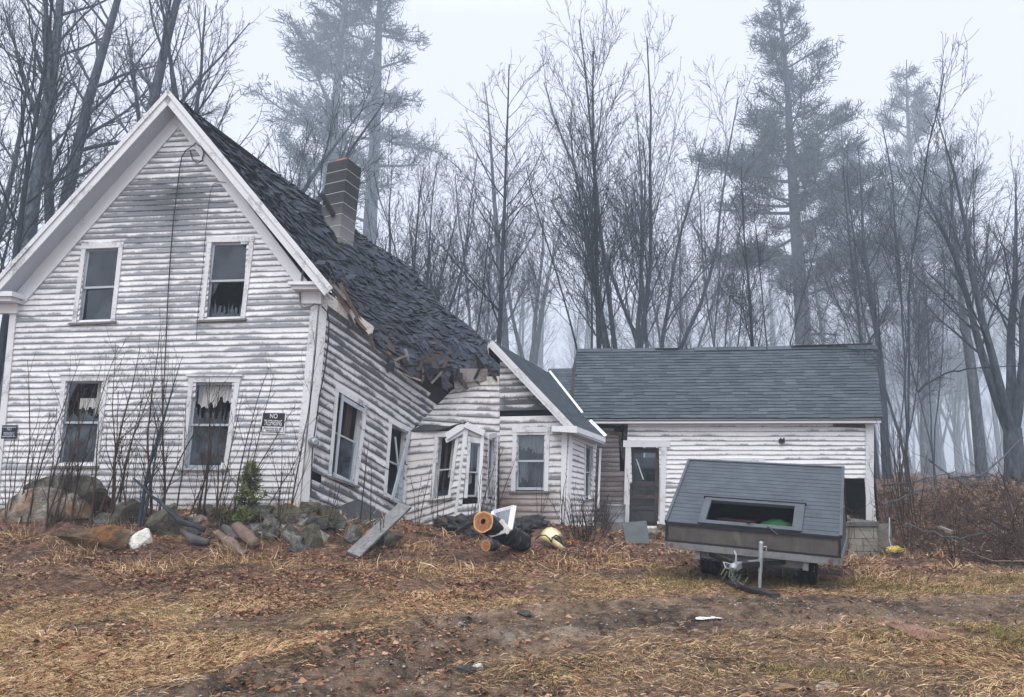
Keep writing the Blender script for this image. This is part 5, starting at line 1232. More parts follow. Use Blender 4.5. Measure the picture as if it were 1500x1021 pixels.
for args in (
 (58,745,116,46,'rock_pale','largest pale boulder with an orange stained top at the far left',1),
 (86,726,112,46,'rock_moss','long mossy boulder lying behind the largest pale boulder',2,None,0,0,.5),
 (8,716,60,40,'rock_dark','dark boulder at the left edge behind the largest pale boulder',3),
 (126,789,98,32,'rock_brown','flat brown slab of stone leaning in front of the pale boulder',4,None,4,0,.35,.2,'boulder',-.12),
 (183,755,42,34,'rock_dark','round dark grey stone right of the big boulders',5),
 (232,767,52,42,'rock_moss','tan green stone right of the round dark one',6,None,3),
 (200,791,36,23,'rock_white','white angular stone lying in front of the tan green stone',7,None,4),
 (219,753,22,14,'rock_pale','small tan stone behind the tan green stone',8),
 (150,762,28,14,'rock_grey','small flat grey stone between the boulder and the round dark stone',9,None,3),
 (376,756,44,20,'rock_dark','wide dark stone under the small evergreen sapling',10),
 (412,757,46,24,'rock_moss','slanting greenish slab at the back of the stone pile near the corner',11,None,3,0,.6,.2,'boulder',-.3),
 (397,768,22,20,'rock_grey','striped grey stone in the middle of the stone pile',12),
 (399,783,24,16,'rock_grey','pale grey stone at the bottom of the stone pile',13),
 (424,784,30,26,'rock_grey','blocky grey stone low in the stone pile',14,None,3),
 (455,791,30,32,'rock_moss','upright mossy stone at the front right of the stone pile',15),
 (450,748,28,18,'rock_grey','rounded grey stone at the foot of the corner post',16),
 (462,770,32,18,'rock_dark','dark low stone in the right half of the stone pile',17),
 (480,754,28,20,'rock_grey','whitish grey stone below the electric meter',18),
 (491,770,26,26,'rock_dark','dark tilted stone right of the whitish stone',19,None,3),
 (518,782,24,20,'rock_grey','grey stone just left of the leaning plank',20),
 (297,753,26,16,'rock_moss','small mossy stone behind the saplings',21),
 (287,764,24,14,'rock_pale','small pale stone in front of the small mossy one',22),
 (345,772,20,14,'rock_dark','small dark stone left of the stone pile',23),
 (366,788,24,12,'rock_dark','flat dark stone in front of the wide dark one',24),
 (435,806,34,12,'rock_dark','low dark stone sunk in leaves in front of the pile',25),
 (568,792,40,22,'rock_dark','dark stone lying behind the lower end of the leaning plank',26),
 (440,765,18,12,'rock_pale','small pale stone wedged in the stone pile',27),
 (470,735,22,12,'rock_dark','dark stone behind the rounded grey stone at the corner post',28),
 (880,772,22,12,'rock_grey','grey stone beside the metal bin',29),(958,783,22,14,'rock_pale','pale rubble stone under the garage door',30),(972,775,16,10,'rock_grey','grey rubble stone right of the garage door step',31),
 (768,901,20,7,'rock_grey','small grey stone at the edge of the sandy patch',32),(1218,1008,34,9,'rock_pale','pale flat stone near the bottom edge of the yard at right',33),(1152,1012,30,8,'rock_pale','pale flat stone near the bottom edge of the yard at centre',34),(676,916,12,6,'rock_pale','small light stone on the tyre track',35),
 (681,985,28,8,'rock_dark','dark flat stone near the bottom edge of the yard',36),(700,980,14,8,'rock_white','small white stone beside the dark flat one near the bottom edge',37),
 (1010,800,20,9,'rock_dark','dark stone left of the trailer frame',38)):
    a = list(args)
    if len(a) < 8: a.append(None)
    if a[7] is None: a[7] = 'stones piled along the farmhouse front' if a[6] <= 28 else 'loose stones in the yard'
    rock(*a)
rf_ = random.Random(21); mats_ = ['rock_grey','rock_dark','rock_moss','rock_dark','rock_pale']
for k in range(30):
    px = rf_.uniform(368, 512); py = lerp(748, 797, rf_.random())-(4 if px > 480 else 0); w = rf_.uniform(12, 26)
    rock(px, py, w, w*rf_.uniform(.5, .8), mats_[k % 5], 'small rubble stone filling the gaps of the stone pile by the corner post', 100+k, 'rubble stones in the pile by the corner post', rf_.randint(0, 4), name='rubble_stone', ang=rf_.uniform(-.4, .4))
for k in range(16):
    px = rf_.uniform(140, 368); py = rf_.uniform(752, 786); w = rf_.uniform(9, 20)
    rock(px, py, w, w*rf_.uniform(.45, .7), mats_[k % 4], 'small stone half buried in leaves under the saplings', 140+k, 'small stones in the leaves under the saplings', rf_.randint(0, 4), name='rubble_stone', ang=rf_.uniform(-.3, .3))
c = ground_at(426,750); mb = MB(); mb.beam(c+Vector((-.10,.1,.12)), c+Vector((.10,.0,.02)), .13, .10); tag(mb.build('wood_chunk', M['orange_leaf']), 'orange brown broken wood chunk on top of the stone pile', 'wood')
c = ground_at(1036,909); mb = MB(); r = random.Random(5)
for k in range(7): p = c+Vector((r.gauss(0,.06), r.gauss(0,.03), .01)); mb.hexa([p+Vector((r.uniform(-.03,.03)+sx, r.uniform(-.02,.02)+sy, z*.01+r.uniform(0,.012))) for z in (0,1) for sx, sy in ((-.03,-.02),(.03,-.02),(.03,.02),(-.03,.02))])
tag(mb.build('paper_scrap', M['sign_white']), 'torn white paper scrap on the dirt in front of the trailer', 'paper')
# rotten root wood in front of the saplings
def driftwood(pts, radii, mat, label, seed, name='driftwood'):
    P_ = [at(*p) for p in pts]; pts2 = []; rr = []
    for i in range(len(P_)-1):
        for k in range(5):
            t = k/5; pts2.append(P_[i].lerp(P_[i+1], t)); rr.append(lerp(radii[i], radii[i+1], t))
    pts2.append(P_[-1]); rr.append(radii[-1]); mb = MB(); mb.tube(pts2, rr, 14); 
    mb.v = [tuple(Vector(v)+Vector((mnoise.noise(Vector(v)*9+Vector((seed,0,0))), mnoise.noise(Vector(v)*9+Vector((0,seed,0))), mnoise.noise(Vector(v)*9+Vector((0,0,seed)))))*.035) for v in mb.v]
    return tag(mb.build(name, M[mat], smooth=True), label, 'wood', 'rotten wood pieces among the stones')
m_simple('rotten_wood', (.15,.105,.08), .9, .5, 6, bump=.5); m_simple('rotten_grey', (.075,.068,.066), .9, .5, 6, bump=.5)
def gy(px, py): return ground_at(px, py).y
d0 = gy(350, 810)
driftwood([(316,780,d0+.35),(335,795,d0+.15),(348,806,d0),(360,811,d0-.1)], [.05,.09,.10,.05], 'rotten_wood', 'reddish rotten root with forked end lying before the stones', 1)
driftwood([(346,772,d0+.5),(362,784,d0+.25),(374,797,d0+.05)], [.10,.11,.08], 'rotten_wood', 'thick brown rotten log end beside the stone pile', 2)
driftwood([(268,778,d0+.35),(285,790,d0+.2),(305,793,d0+.15)], [.06,.075,.05], 'rotten_grey', 'grey rotten log lying in the leaves behind the roots', 3)
driftwood([(328,772,d0+.5),(345,790,d0+.2)], [.06,.07], 'rotten_grey', 'dark rotten log between the two brown roots', 4)
driftwood([(196,700,13.6),(240,742,13.4),(262,762,13.3),(300,776,13.2)], [.016,.03,.04,.045], 'bark_dark', 'dark fallen branch leaning across the tan green stone', 5, 'fallen_branch')
# ================================================================== GROUND
def masks(X, Y):
    """R straw, G dirt track, B leaf litter, A sand"""
    d = dist_path(X, Y, TRACK); n = fbm(X*.8, Y*.8, 21); n2 = fbm(X*2.6, Y*2.6, 33)
    wob = (n-.5)*1.6+(n2-.5)*.6
    tr = 1-sstep(.55, 1.25, d+wob*.8)
    # open worn yard on the right and bottom
    yard = (1-sstep(.9, 2.6, np.hypot((X-1.0)/1.6, (Y-6.4))+wob*1.3))*.40
    dirt = np.clip(np.maximum(tr, yard), 0, 1)
    leaf = sstep(8.6, 10.8, Y+wob*1.2)*sstep(2.0, -2.0, X)*.95 + sstep(11.5, 13, Y+wob)*(.6-.35*sstep(7,9,X)) + .35*sstep(.55, .7, fbm(X*.7+9, Y*.7, 41)) + .15*sstep(7, 9.5, X)*sstep(9, 13, Y)
    straw = (1-dirt)*sstep(.36, .58, fbm(X*.55+3, Y*.75, 52)+.10)*(.35+.65*sstep(1.2, -2.2, X+wob) + .38*sstep(2.2, 3.6, X)*sstep(9.5, 7.5, Y)+.5*np.exp(-((Y-10.8)/1.0)**2))
    rut = np.maximum(np.exp(-(dist_path(X, Y, RUT1)/.20)**2), .7*np.exp(-(dist_path(X, Y, RUT2)/.18)**2)); dirt = np.maximum(dirt, rut)
    sand = np.exp(-(((X-.28)/.5)**2+((Y-7.55)/.24)**2))
    return np.clip(straw*(1-.9*rut), 0, 1), np.clip(dirt, 0, 1), np.clip(leaf, 0, 1), np.clip(sand, 0, 1)
def m_ground():
    g = G('ground'); a = g.attr('mask'); s = g.new('ShaderNodeSeparateColor'); g.t.links.new(a.outputs['Color'], s.inputs[0])
    c = g.tc(); n = g.noise(c, .9, 6, .62); n2 = g.noise(c, 6, 6, .68); n3 = g.noise(c, 38, 5, .7); n4 = g.noise(c, 140, 3, .65)
    f = g.math('ADD', g.math('MULTIPLY', n2, .4), g.math('ADD', g.math('MULTIPLY', n3, .35), g.math('MULTIPLY', n4, .25)))
    soil = g.ramp(f, [(.33, (.020,.013,.010)), (.5, (.145,.094,.062)), (.66, (.36,.25,.17))])
    grav = g.ramp(f, [(.3, (0.077,0.050,0.033)), (.5, (0.259,0.178,0.119)), (.70, (0.560,0.422,0.304))])
    straw = g.ramp(f, [(.33, (.025,.014,.009)), (.5, (.21,.13,.065)), (.66, (.62,.45,.25))])
    leaf = g.ramp(f, [(.33, (.016,.009,.008)), (.5, (.13,.068,.045)), (.66, (.42,.26,.19))])
    sand = g.ramp(f, [(.3, (0.280,0.238,0.182)), (.7, (0.644,0.568,0.461))])
    e = lambda k, w: g.ramp(g.math('ADD', k, g.math('MULTIPLY', g.math('SUBTRACT', n3, .5), w)), [(.30, 0), (.70, 1)])
    col = g.mix(e(s.outputs[0], .7), soil, straw)
    col = g.mix(g.math('MULTIPLY', e(s.outputs[1], 1.0), .62), col, grav)
    col = g.mix(e(s.outputs[2], .9), col, leaf)
    col = g.mix(e(a.outputs['Alpha'], .5), col, sand)
    rc_ = g.ramp(s.outputs[1], [(.86, 0), (.99, .55)]); col = g.mix(rc_, col, g.ramp(f, [(.35, (.016,.011,.009)), (.62, (.13,.088,.060))]))
    wet = g.ramp(g.math('ADD', g.math('MULTIPLY', n, .6), g.math('MULTIPLY', n2, .4)), [(.41, .20), (.53, 1)])
    col = g.mix(1.0, col, wet, 'MULTIPLY')
    g.bump(g.math('ADD', n2, g.math('ADD', g.math('MULTIPLY', n3, .5), g.math('MULTIPLY', n4, .25))), .9, .05)
    M['ground'] = g.done(col, g.ramp(n, [(.42, .62), (.6, .95)]), .25)
m_ground()
def grid_axis(segs):
    out = []
    for a, b, st in segs: out += list(np.arange(a, b, st))
    return np.array(out+[segs[-1][1]])
gx = grid_axis([(-420,-60,40),(-60,-22,3),(-22,-10,.35),(-10,10,.045),(10,22,.25),(22,60,3),(60,420,40)])
gy_ = grid_axis([(-20,2,2),(2,4.6,.2),(4.6,11.5,.04),(11.5,18.5,.08),(18.5,30,.4),(30,70,4),(70,520,45)])
XX, YY = np.meshgrid(gx, gy_); ZZ = h_np(XX, YY)
# tyre lug prints pressed into the first rut
for path, st in ((RUT1, 1.0), (RUT2, .5)):
    d = dist_path(XX, YY, path); ZZ = ZZ - st*.034*np.exp(-(d/.12)**4)*(np.sin((XX*.75+YY*1.1)*52) > .1)*sstep(.35, .6, fbm(XX*1.2, YY*1.2, 77)+.1)*(YY < 9.5)
mk = np.stack(masks(XX, YY), -1).reshape(-1, 4)
ny, nx = XX.shape; idx = np.arange(ny*nx).reshape(ny, nx)
Q = np.stack([idx[:-1,:-1], idx[:-1,1:], idx[1:,1:], idx[1:,:-1]], -1).reshape(-1, 4)
gnd = np_mesh('ground', np.stack([XX.ravel(), YY.ravel(), ZZ.ravel()], -1), Q, M['ground'], attr=mk); gnd['kind'] = 'structure'

# ---- scattered ground cover
def m_cover(key, pts, rough=.85):
    g = G(key); r = g.island(); n = g.noise(g.tc(), .8, 3); M[key] = g.done(g.ramp(g.math('ADD', g.math('MULTIPLY', r, .7), g.math('MULTIPLY', n, .3)), pts), rough, .15)
m_cover('straw', [(.1, (.07,.040,.022)), (.35, (.27,.155,.075)), (.6, (.53,.345,.175)), (.88, (.80,.62,.39))])
m_cover('straw_dark', [(.1, (0.028,0.017,0.010)), (.5, (0.155,0.088,0.047)), (.9, (0.414,0.268,0.146))])
m_cover('grass_green', [(.1, (0.065,0.061,0.022)), (.5, (0.155,0.134,0.045)), (.9, (0.323,0.256,0.101))])
m_cover('leaves', [(.08, (.035,.016,.011)), (.35, (.14,.062,.036)), (.60, (.25,.118,.068)), (.82, (.38,.235,.15)), (.96, (.62,.49,.38))])
m_cover('bank_leaf', [(.1, (.04,.028,.022)), (.5, (.13,.085,.062)), (.9, (.34,.26,.21))])
m_cover('twigs', [(.1, (0.016,0.012,0.010)), (.6, (0.065,0.049,0.038)), (.95, (0.220,0.171,0.135))])
def sample(n, y0, y1, wf, xk=.76, power=1.0):
    """points inside the view wedge with acceptance wf(x,y)"""
    xs = []; tot = 0
    while tot < n:
        m = n*3; y = y0+(y1-y0)*rng.random(m)**power; x = (rng.random(m)*2-1)*xk*(y+1.0)
        ok = rng.random(m) < wf(x, y); xs.append(np.stack([x[ok], y[ok]], -1)); tot += ok.sum()
        if len(xs) > 40: break
    return np.concatenate(xs)[:n]
def blades(name, P2, L, w, mat, el=(.0,.5), comb=.7, label='', cat='grass', lift=.004, curl=.3):
    n = len(P2); x, y = P2[:, 0], P2[:, 1]; z = h_np(x, y)+lift
    ang = fbm(x*.9, y*.9, 61)*9+rng.normal(0, comb, n); e = el[0]+(el[1]-el[0])*rng.random(n)**2
    ln = L[0]+(L[1]-L[0])*rng.random(n); ww = w*(.6+.8*rng.random(n))
    d = np.stack([np.cos(ang)*np.cos(e), np.sin(ang)*np.cos(e), np.sin(e)], -1); sd = np.stack([-np.sin(ang), np.cos(ang), rng.normal(0,.5,n)], -1)*ww[:, None]
    b = np.stack([x, y, z], -1); m = b+d*(ln*.5)[:, None]; cu = rng.normal(0, curl, (n, 3))*ln[:, None]*.25; cu[:, 2] = -np.abs(cu[:, 2])*.5
    t = b+d*ln[:, None]+cu; t[:, 2] = np.maximum(t[:, 2], z-.003); m[:, 2] += .012*rng.random(n)
    V = np.stack([b-sd, b+sd, m-sd, m+sd, t-sd*.4, t+sd*.4], 1).reshape(-1, 3)
    o = np.arange(n)[:, None]*6; Qs = np.concatenate([o+np.array([[0,1,3,2]]), o+np.array([[2,3,5,4]])])
    ob = np_mesh(name, V, Qs, M[mat], smooth=False); return tag(ob, label, cat, kind='stuff')
def clear(x, y):
    '''bare soil under the trailer'''
    dx, dy = x-TO.x, y-TO.y; u = dx*.903-dy*.429; v = dx*.429+dy*.903; return 1-.93*((u > -.1)*(u < TW+.1)*(v > .15)*(v < TD))
def wstraw(x, y): s, d, l, a = masks(x, y); return clear(x, y)*sstep(.37,.56,fbm(x*1.7+5,y*1.7,111)+.04+.05*sstep(0,-2,x)*sstep(9,7,y))*(1-.6*l)* np.clip(s*1.0+.07*(1-d*.8), 0, 1)*(1-.9*a)
def wdark(x, y): s, d, l, a = masks(x, y); return clear(x, y)* np.clip(.80-.30*d+.2*l, .12, 1)
blades('dry_grass', sample(140000, 5.0, 13.8, wstraw), (.03,.13), .0015, 'straw', (.0,.5), 1.1, 'matted golden dry grass covering the yard')
blades('dead_grass', sample(120000, 5.0, 14.5, wdark), (.025,.11), .0016, 'straw_dark', (.0,.5), 1.2, 'dark dead grass and straw bits scattered over the yard')
def wgreen(x, y): return np.clip(sstep(.56, .7, fbm(x*.8+31, y*.8, 71))*(1-masks(x, y)[1])*((x > 2)*.9+.25), 0, 1)
blades('green_grass', sample(14000, 5.0, 12.5, wgreen), (.04,.10), .0022, 'grass_green', (.3,1.2), 1.5, 'sparse olive green grass growing through the dead straw')
def wtall(x, y): s, d, l, a = masks(x, y); return clear(x, y)* np.clip(sstep(11.0, 12.5, y)*sstep(.45, .62, fbm(x*1.1, y*1.1, 81))*1.2, 0, 1)
blades('tall_grass', sample(15000, 10.6, 17.8, wtall), (.10,.32), .0030, 'straw', (.25,1.45), 1.6, 'taller dry grass tufts in front of the buildings', curl=.9)
def leafmesh(name, P2, s, mat, label, tilt=.5):
    n = len(P2); x, y = P2[:, 0], P2[:, 1]; z = h_np(x, y)+.006+.022*rng.random(n); c = np.stack([x, y, z], -1); a = rng.random(n)*6.28; L = (s[0]+(s[1]-s[0])*rng.random(n)**1.5)
    d = np.stack([np.cos(a), np.sin(a), rng.normal(0, tilt, n)*.35], -1)*L[:, None]; q = np.stack([-np.sin(a), np.cos(a), rng.normal(0, tilt, n)], -1)*(L*.55)[:, None]; up = np.zeros((n, 3)); up[:, 2] = L*(.05+.35*rng.random(n))
    V = np.stack([c-d, c-d*.2+q+up, c+d*.3+q*.75+up*.6, c+d, c+d*.3-q*.75+up*.4, c-d*.2-q+up*.8], 1).reshape(-1, 3); o = np.arange(n)[:, None]*6
    Qs = np.concatenate([o+np.array([[0,1,2,3]]), o+np.array([[0,3,4,5]])]); return tag(np_mesh(name, V, Qs, M[mat], smooth=False), label, 'leaves', kind='stuff')
def wleaf(x, y): s, d, l, a = masks(x, y); return clear(x, y)*sstep(.42,.58,fbm(x*1.6+15,y*1.6,121)+.05)* np.clip(l*1.1+.05+.15*sstep(1.0,-2,x), 0, 1)*(1-.5*d)
leafmesh('fallen_leaves', sample(52000, 5.0, 19.5, wleaf), (.014,.040), 'leaves', 'brown and pale fallen leaves littering the ground by the stones and brush')
def wdirt(x, y): s, d, l, a = masks(x, y); return np.clip(d**2*.8+a+.03, 0, 1)
def pebbles(n, y0, y1, s, label, name):
    P2 = sample(n, y0, y1, wdirt); x, y = P2[:, 0], P2[:, 1]; n = len(x); z = h_np(x, y); R = s[0]+(s[1]-s[0])*rng.random(n)**4
    oc = np.array([[1,0,0],[-1,0,0],[0,1,0],[0,-1,0],[0,0,1],[0,0,-1],[.7,.7,.1],[-.7,.7,.1],[.7,-.7,.1],[-.7,-.7,.1]]); k = len(oc)
    V = oc[None]*(1+rng.normal(0,.16,(n,k,1)))*R[:, None, None]*np.array([1.1,.9,.6]); an = rng.random(n)*6.28; ca, sa = np.cos(an)[:, None], np.sin(an)[:, None]; V = np.stack([V[..., 0]*ca-V[..., 1]*sa, V[..., 0]*sa+V[..., 1]*ca, V[..., 2]], -1)
    V += np.stack([x, y, z+R*.25], -1)[:, None, :]; T = np.array([[0,6,4],[6,2,4],[2,7,4],[7,1,4],[1,9,4],[9,3,4],[3,8,4],[8,0,4],[6,0,5],[2,6,5],[7,2,5],[1,7,5],[9,1,5],[3,9,5],[8,3,5],[0,8,5]])
    Qs = (np.arange(n)[:, None, None]*k+T[None]).reshape(-1, 3); g_ = M['pebble']; return tag(np_mesh(name, V.reshape(-1, 3), Qs, g_, smooth=True), label, 'gravel', kind='stuff')
pebbles(4200, 5.0, 11, (.003,.020), 'grey gravel and small stones on the worn track', 'gravel')
def sticks(name, P2, L, r, label, mat='twigs', el=(.0,.4), kind='stuff', cat='twigs'):
    n = len(P2); x, y = P2[:, 0], P2[:, 1]; z = h_np(x, y)+.008; a = rng.random(n)*6.28; ln = L[0]+(L[1]-L[0])*rng.random(n)**2; e = el[0]+(el[1]-el[0])*rng.random(n)**2
    t = np.linspace(0, 1, 5)[None, :, None]; d = np.stack([np.cos(a)*np.cos(e), np.sin(a)*np.cos(e), np.sin(e)], -1)[:, None, :]
    P = np.stack([x, y, z], -1)[:, None, :]+d*t*ln[:, None, None]+np.cumsum(rng.normal(0, .06, (n, 5, 3)), 1)*ln[:, None, None]; P[..., 2] = np.maximum(P[..., 2], (z-.004)[:, None])
    Rr = (r[0]+(r[1]-r[0])*rng.random(n)**2)[:, None]*np.linspace(1, .4, 5)[None]; V, Qs = tubes(P, Rr, 4); return tag(np_mesh(name, V, Qs, M[mat]), label, cat, kind=kind)
def wst(x, y): s, d, l, a = masks(x, y); return np.clip(.10+.5*l, 0, 1)
sticks('twig_litter', sample(4200, 5.0, 17.5, wst), (.06,.45), (.0016,.006), 'small dark twigs scattered over the ground')
# brush on the bank at right and dead stems by the walls
def wbr(x, y): return np.clip(np.exp(-((y-14.5)/3.2)**2)*sstep(7.9, 9.2, x+.15*(y-14)+.3*np.sin(y*2)), 0, 1)
sticks('brush', sample(5200, 12.2, 22, wbr, 1.0), (.25,1.7), (.003,.010), 'tangled brown dead brush covering the bank right of the garage', 'twig_brown', (.05,1.3), cat='brush')
def wbr2(x, y): return np.clip(np.exp(-((y-12.9)/.9)**2)*sstep(8.0, 8.8, x), 0, 1)
sticks('brush_pile', sample(850, 11.8, 15, wbr2, 1.0), (.5,1.9), (.004,.018), 'dark heap of broken sticks at the foot of the bank', 'twigs', (.0,.9), cat='brush')
leafmesh('bank_leaves', sample(16000, 12.3, 22, lambda x, y: sstep(7.6, 9, x)*.9, 1.0), (.02,.055), 'bank_leaf', 'brown leaves covering the bank right of the garage', .8)
# ================================================================== TREES
def _rot(v, ax, a):
    ax = ax/(np.linalg.norm(ax)+1e-9); return v*math.cos(a)+np.cross(ax, v)*math.sin(a)+ax*np.dot(ax, v)*(1-math.cos(a))
class TreeGen:
    def __init__(s, seed): s.r = np.random.default_rng(seed); s.br = {}; s.tw = False
    def stem(s, p, d, L, r0, r1, N, wob, up, lvl):
        P = [np.array(p, float)]; d = np.array(d, float); d /= np.linalg.norm(d); st = L/(N-1)
        for i in range(N-1):
            d = d+s.r.normal(0, wob, 3)+np.array([0,0,up]); d /= np.linalg.norm(d); P.append(P[-1]+d*st)
        P = np.array(P); R = np.linspace(r0, r1, N); s.br.setdefault((N, lvl), []).append((P, R)); return P, R
    def at(s, P, t):
        x = t*(len(P)-1); i = min(int(x), len(P)-2); d = P[i+1]-P[i]; return P[i]+d*(x-i), d/np.linalg.norm(d)
    def side(s, d, a):
        q = s.r.normal(0, 1, 3); q -= d*np.dot(q, d); return _rot(d, np.cross(d, q), a)
    def children(s, P, R, L, lvl, spec):
        """spec per level: (count per metre, t0, angle, length ratio, radius ratio, N, wobble, up)"""
        if lvl >= len(spec): return
        dens, t0, ang, lr, rr, N, wob, up, mx = spec[lvl]; n = max(1, min(mx, int(dens*L*s.r.uniform(.8, 1.2))))
        for k in range(n):
            t = t0+(1-t0)*(k+s.r.random())/n; t = min(t, .985); p, d = s.at(P, t); r = np.interp(t*(len(R)-1), np.arange(len(R)), R)
            l = L*lr*(1.15-.75*t)*s.r.uniform(.6, 1.25); r1 = max(.0070, r*rr*s.r.uniform(.7, 1.1)) if s.tw else max(.0035, r*rr*s.r.uniform(.7,1.1)); dd = s.side(d, ang*s.r.uniform(.7, 1.3))
            P2, R2 = s.stem(p, dd, l, r1, max(.0048 if s.tw else .0022, r1*.22), N, wob, up, lvl+1); s.children(P2, R2, l, lvl+1, spec)
    def meshes(s, split=0, sides=(10,6,4,3,3,3)):
        a, b = NP(), NP()
        for (N, lvl), lst in s.br.items():
            P = np.array([x[0] for x in lst]); R = np.array([x[1] for x in lst]); V, Q = tubes(P, R, sides[min(lvl, 5)]); (a if lvl <= split else b).add(V, Q)
        return a, b
SP_M = [(1.8,.26,.55,.40,.36,8,.075,.060,18), (2.4,.12,.55,.48,.55,6,.09,.05,11), (3.2,.12,.58,.52,.65,5,.11,.035,8), (3.6,.15,.65,.58,.75,4,.12,.025,4)]
def gen_bare(seed, H, r, fork=.35, stems=3, spread=.28, lean=0, spec=SP_M, flare=1.35, clean=.36, few=1.5):
    g = TreeGen(seed); g.tw = True
    if stems <= 1:
        P, R = g.stem((0,0,-.4), (lean,0,1), H, r*flare, .02, 14, .028, .01, 0); g.children(P, R, H*.62, 0, [(spec[0][0]*few, clean, .75, .42, .42)+spec[0][5:8]+(26,)]+list(spec[1:]))
    else:
        hf = H*fork; P, R = g.stem((0,0,-.4), (lean,0,1), hf, r*flare, r*.92, 6, .03, .01, 0)
        for k in range(stems):
            a = 6.28*(k+g.r.random()*.6)/stems; sp = spread*g.r.uniform(.5, 1.3); d = np.array([math.cos(a)*sp+lean, math.sin(a)*sp, 1])
            L = (H-hf)*g.r.uniform(.78, 1.05); p, _ = g.at(P, .999-.22*g.r.random()*(k > 0)); P2, R2 = g.stem(p, d, L, r*g.r.uniform(.52, .72), .018, 12, .05, .035, 0); g.children(P2, R2, L, 0, spec)
    return g.meshes()
def gen_pine(seed, H, r, c0=.42, width=.17, dens=1.0, lean=0, one=0, dead=True, blade=.30, tiny=False):
    g = TreeGen(seed); P, R = g.stem((0,0,-.4), (lean,0,1), H, r*1.25, .03, 16, .012, .004, 0); needles = []
    z = c0 if not dead else c0*.5
    ks = .055 if tiny else 1
    while z < .985:
        live = z > c0; f = (z-c0)/(1-c0) if live else 0
        n = g.r.integers(2, 6) if live else g.r.integers(0, 3); az = g.r.random()*6.28
        for k in range(n):
            a = az+6.28*k/max(n,1)+g.r.normal(0,.35)
            L = H*width*((1-f)**.75*(.55+.45*min(1,f*5)) if live else .35)*g.r.uniform(.45, 1.3)
            if one and math.cos(a)*one < -.2: L *= .55
            p, _ = g.at(P, min(.99, z+g.r.normal(0,.006))); el = (.10+.75*f*f if live else .05)+g.r.normal(0,.12); d = np.array([math.cos(a)*math.cos(el), math.sin(a)*math.cos(el), math.sin(el)])
            rb = np.interp(z*15, np.arange(16), R)*.30*g.r.uniform(.7,1.2); P2, R2 = g.stem(p, d, L, max(.02*ks*3,rb), .012*ks*3, 7, .07, .045 if live else -.01, 1)
            if not live: continue
            m = 3 if tiny else max(4, int(L*3.0*dens))
            for j in range(m):
                t = .25+.75*(j+g.r.random())/m; q, dq = g.at(P2, min(t,.99)); dd = g.side(dq, .9); dd[2] = dd[2]*.45+.10; l2 = L*.27*(1.25-.7*t)*g.r.uniform(.6,1.3); P3, _ = g.stem(q, dd, l2, .014*ks*2, .006*ks*2, 4, .08, .05, 2)
                for u in np.linspace(.15, 1, 3 if tiny else max(4, int(l2*5*dens))):
                    w, dw = g.at(P3, min(u,.99)); needles.append((w, dw))
        z += (.035 if not tiny else .045)*g.r.uniform(.45, 1.5)*(1 if live else 1.3)
    a, b = g.meshes(); C = np.array([x[0] for x in needles]); D = np.array([x[1] for x in needles]); K = 6 if tiny else 10
    C = np.repeat(C, K, 0); D = np.repeat(D, K, 0); n = len(C); d = D+g.r.normal(0,.75,(n,3)); d[:, 2] += .25; d /= np.linalg.norm(d, axis=1, keepdims=True); L = blade*g.r.uniform(.5,1.3,n)[:, None]; q = np.cross(d, g.r.normal(0,1,(n,3))); q /= np.linalg.norm(q, axis=1, keepdims=True)
    C = C+g.r.normal(0,.20*(.15 if tiny else 1),(n,3)); w = (.035 if tiny else .019)*L/.3
    V = np.stack([C-q*w, C+q*w, C+d*L+q*w*.5, C+d*L-q*w*.5], 1).reshape(-1, 3); Q = np.arange(n*4).reshape(-1, 4)
    return a, b, (V, Q)
PROTO = {}
def bare_proto(key, mat, *a, **k):
    x, y = gen_bare(*a, **k); t = np_mesh('trunk', *x.arrays(), M[mat], keep=True); c = np_mesh('crown', *y.arrays(), M[mat], keep=True); PROTO[key] = (t, c, None)
def pine_proto(key, mat, *a, **k):
    x, y, nd = gen_pine(*a, **k); t = np_mesh('trunk', *x.arrays(), M[mat], keep=True); y2 = NP(); y2.add(*y.arrays()); c = np_mesh('branches', *y2.arrays(), M[mat], keep=True); f = np_mesh('crown', nd[0], nd[1], M['needles'], keep=True, smooth=False); PROTO[key] = (t, f, c)
def plant(key, name, px, py, Y, Hs, label, cat='tree', rz=0, tilt=0, group=None, sx=1.0):
    p = at(px, py, Y); z = h(p.x, p.y)
    e = empty(name, (p.x, p.y, z), label, cat, group, rot=(0, tilt, rz)); e.rotation_mode = 'ZYX'; e.scale = (Hs*sx, Hs*sx, Hs)
    t, c, b = PROTO[key]
    for nm, me in (('trunk', t), ('crown', c), ('branches', b)):
        if me is None: continue
        o = bpy.data.objects.new(nm, me); COL.objects.link(o); o.parent = e
    return e
bare_proto('mapleA', 'bark', 101, 16, .17, .16, 4, .22)
bare_proto('mapleB', 'bark', 102, 16, .19, .10, 5, .24)
bare_proto('mapleC', 'bark_grey', 103, 17, .22, .30, 3, .20)
bare_proto('tallA', 'bark', 104, 18, .16, .5, 1)
bare_proto('tallB', 'bark_grey', 105, 20, .22, .45, 2, .12)
bare_proto('tallC', 'bark_dark', 106, 15, .085, .5, 1)
bare_proto('thinA', 'bark_dark', 107, 13, .055, .2, 2, .16)
bare_proto('thinB', 'bark', 108, 12, .06, .1, 3, .20)
bare_proto('poleA', 'bark', 120, 27, .27, .5, 1, clean=.40, few=.9); bare_proto('poleB', 'bark', 121, 27, .25, .5, 1, lean=.03, clean=.45, few=.8)
bare_proto('oak', 'bark', 109, 15, .26, .22, 5, .42)
bare_proto('bigtree', 'bark', 110, 17, .36, .18, 4, .30)
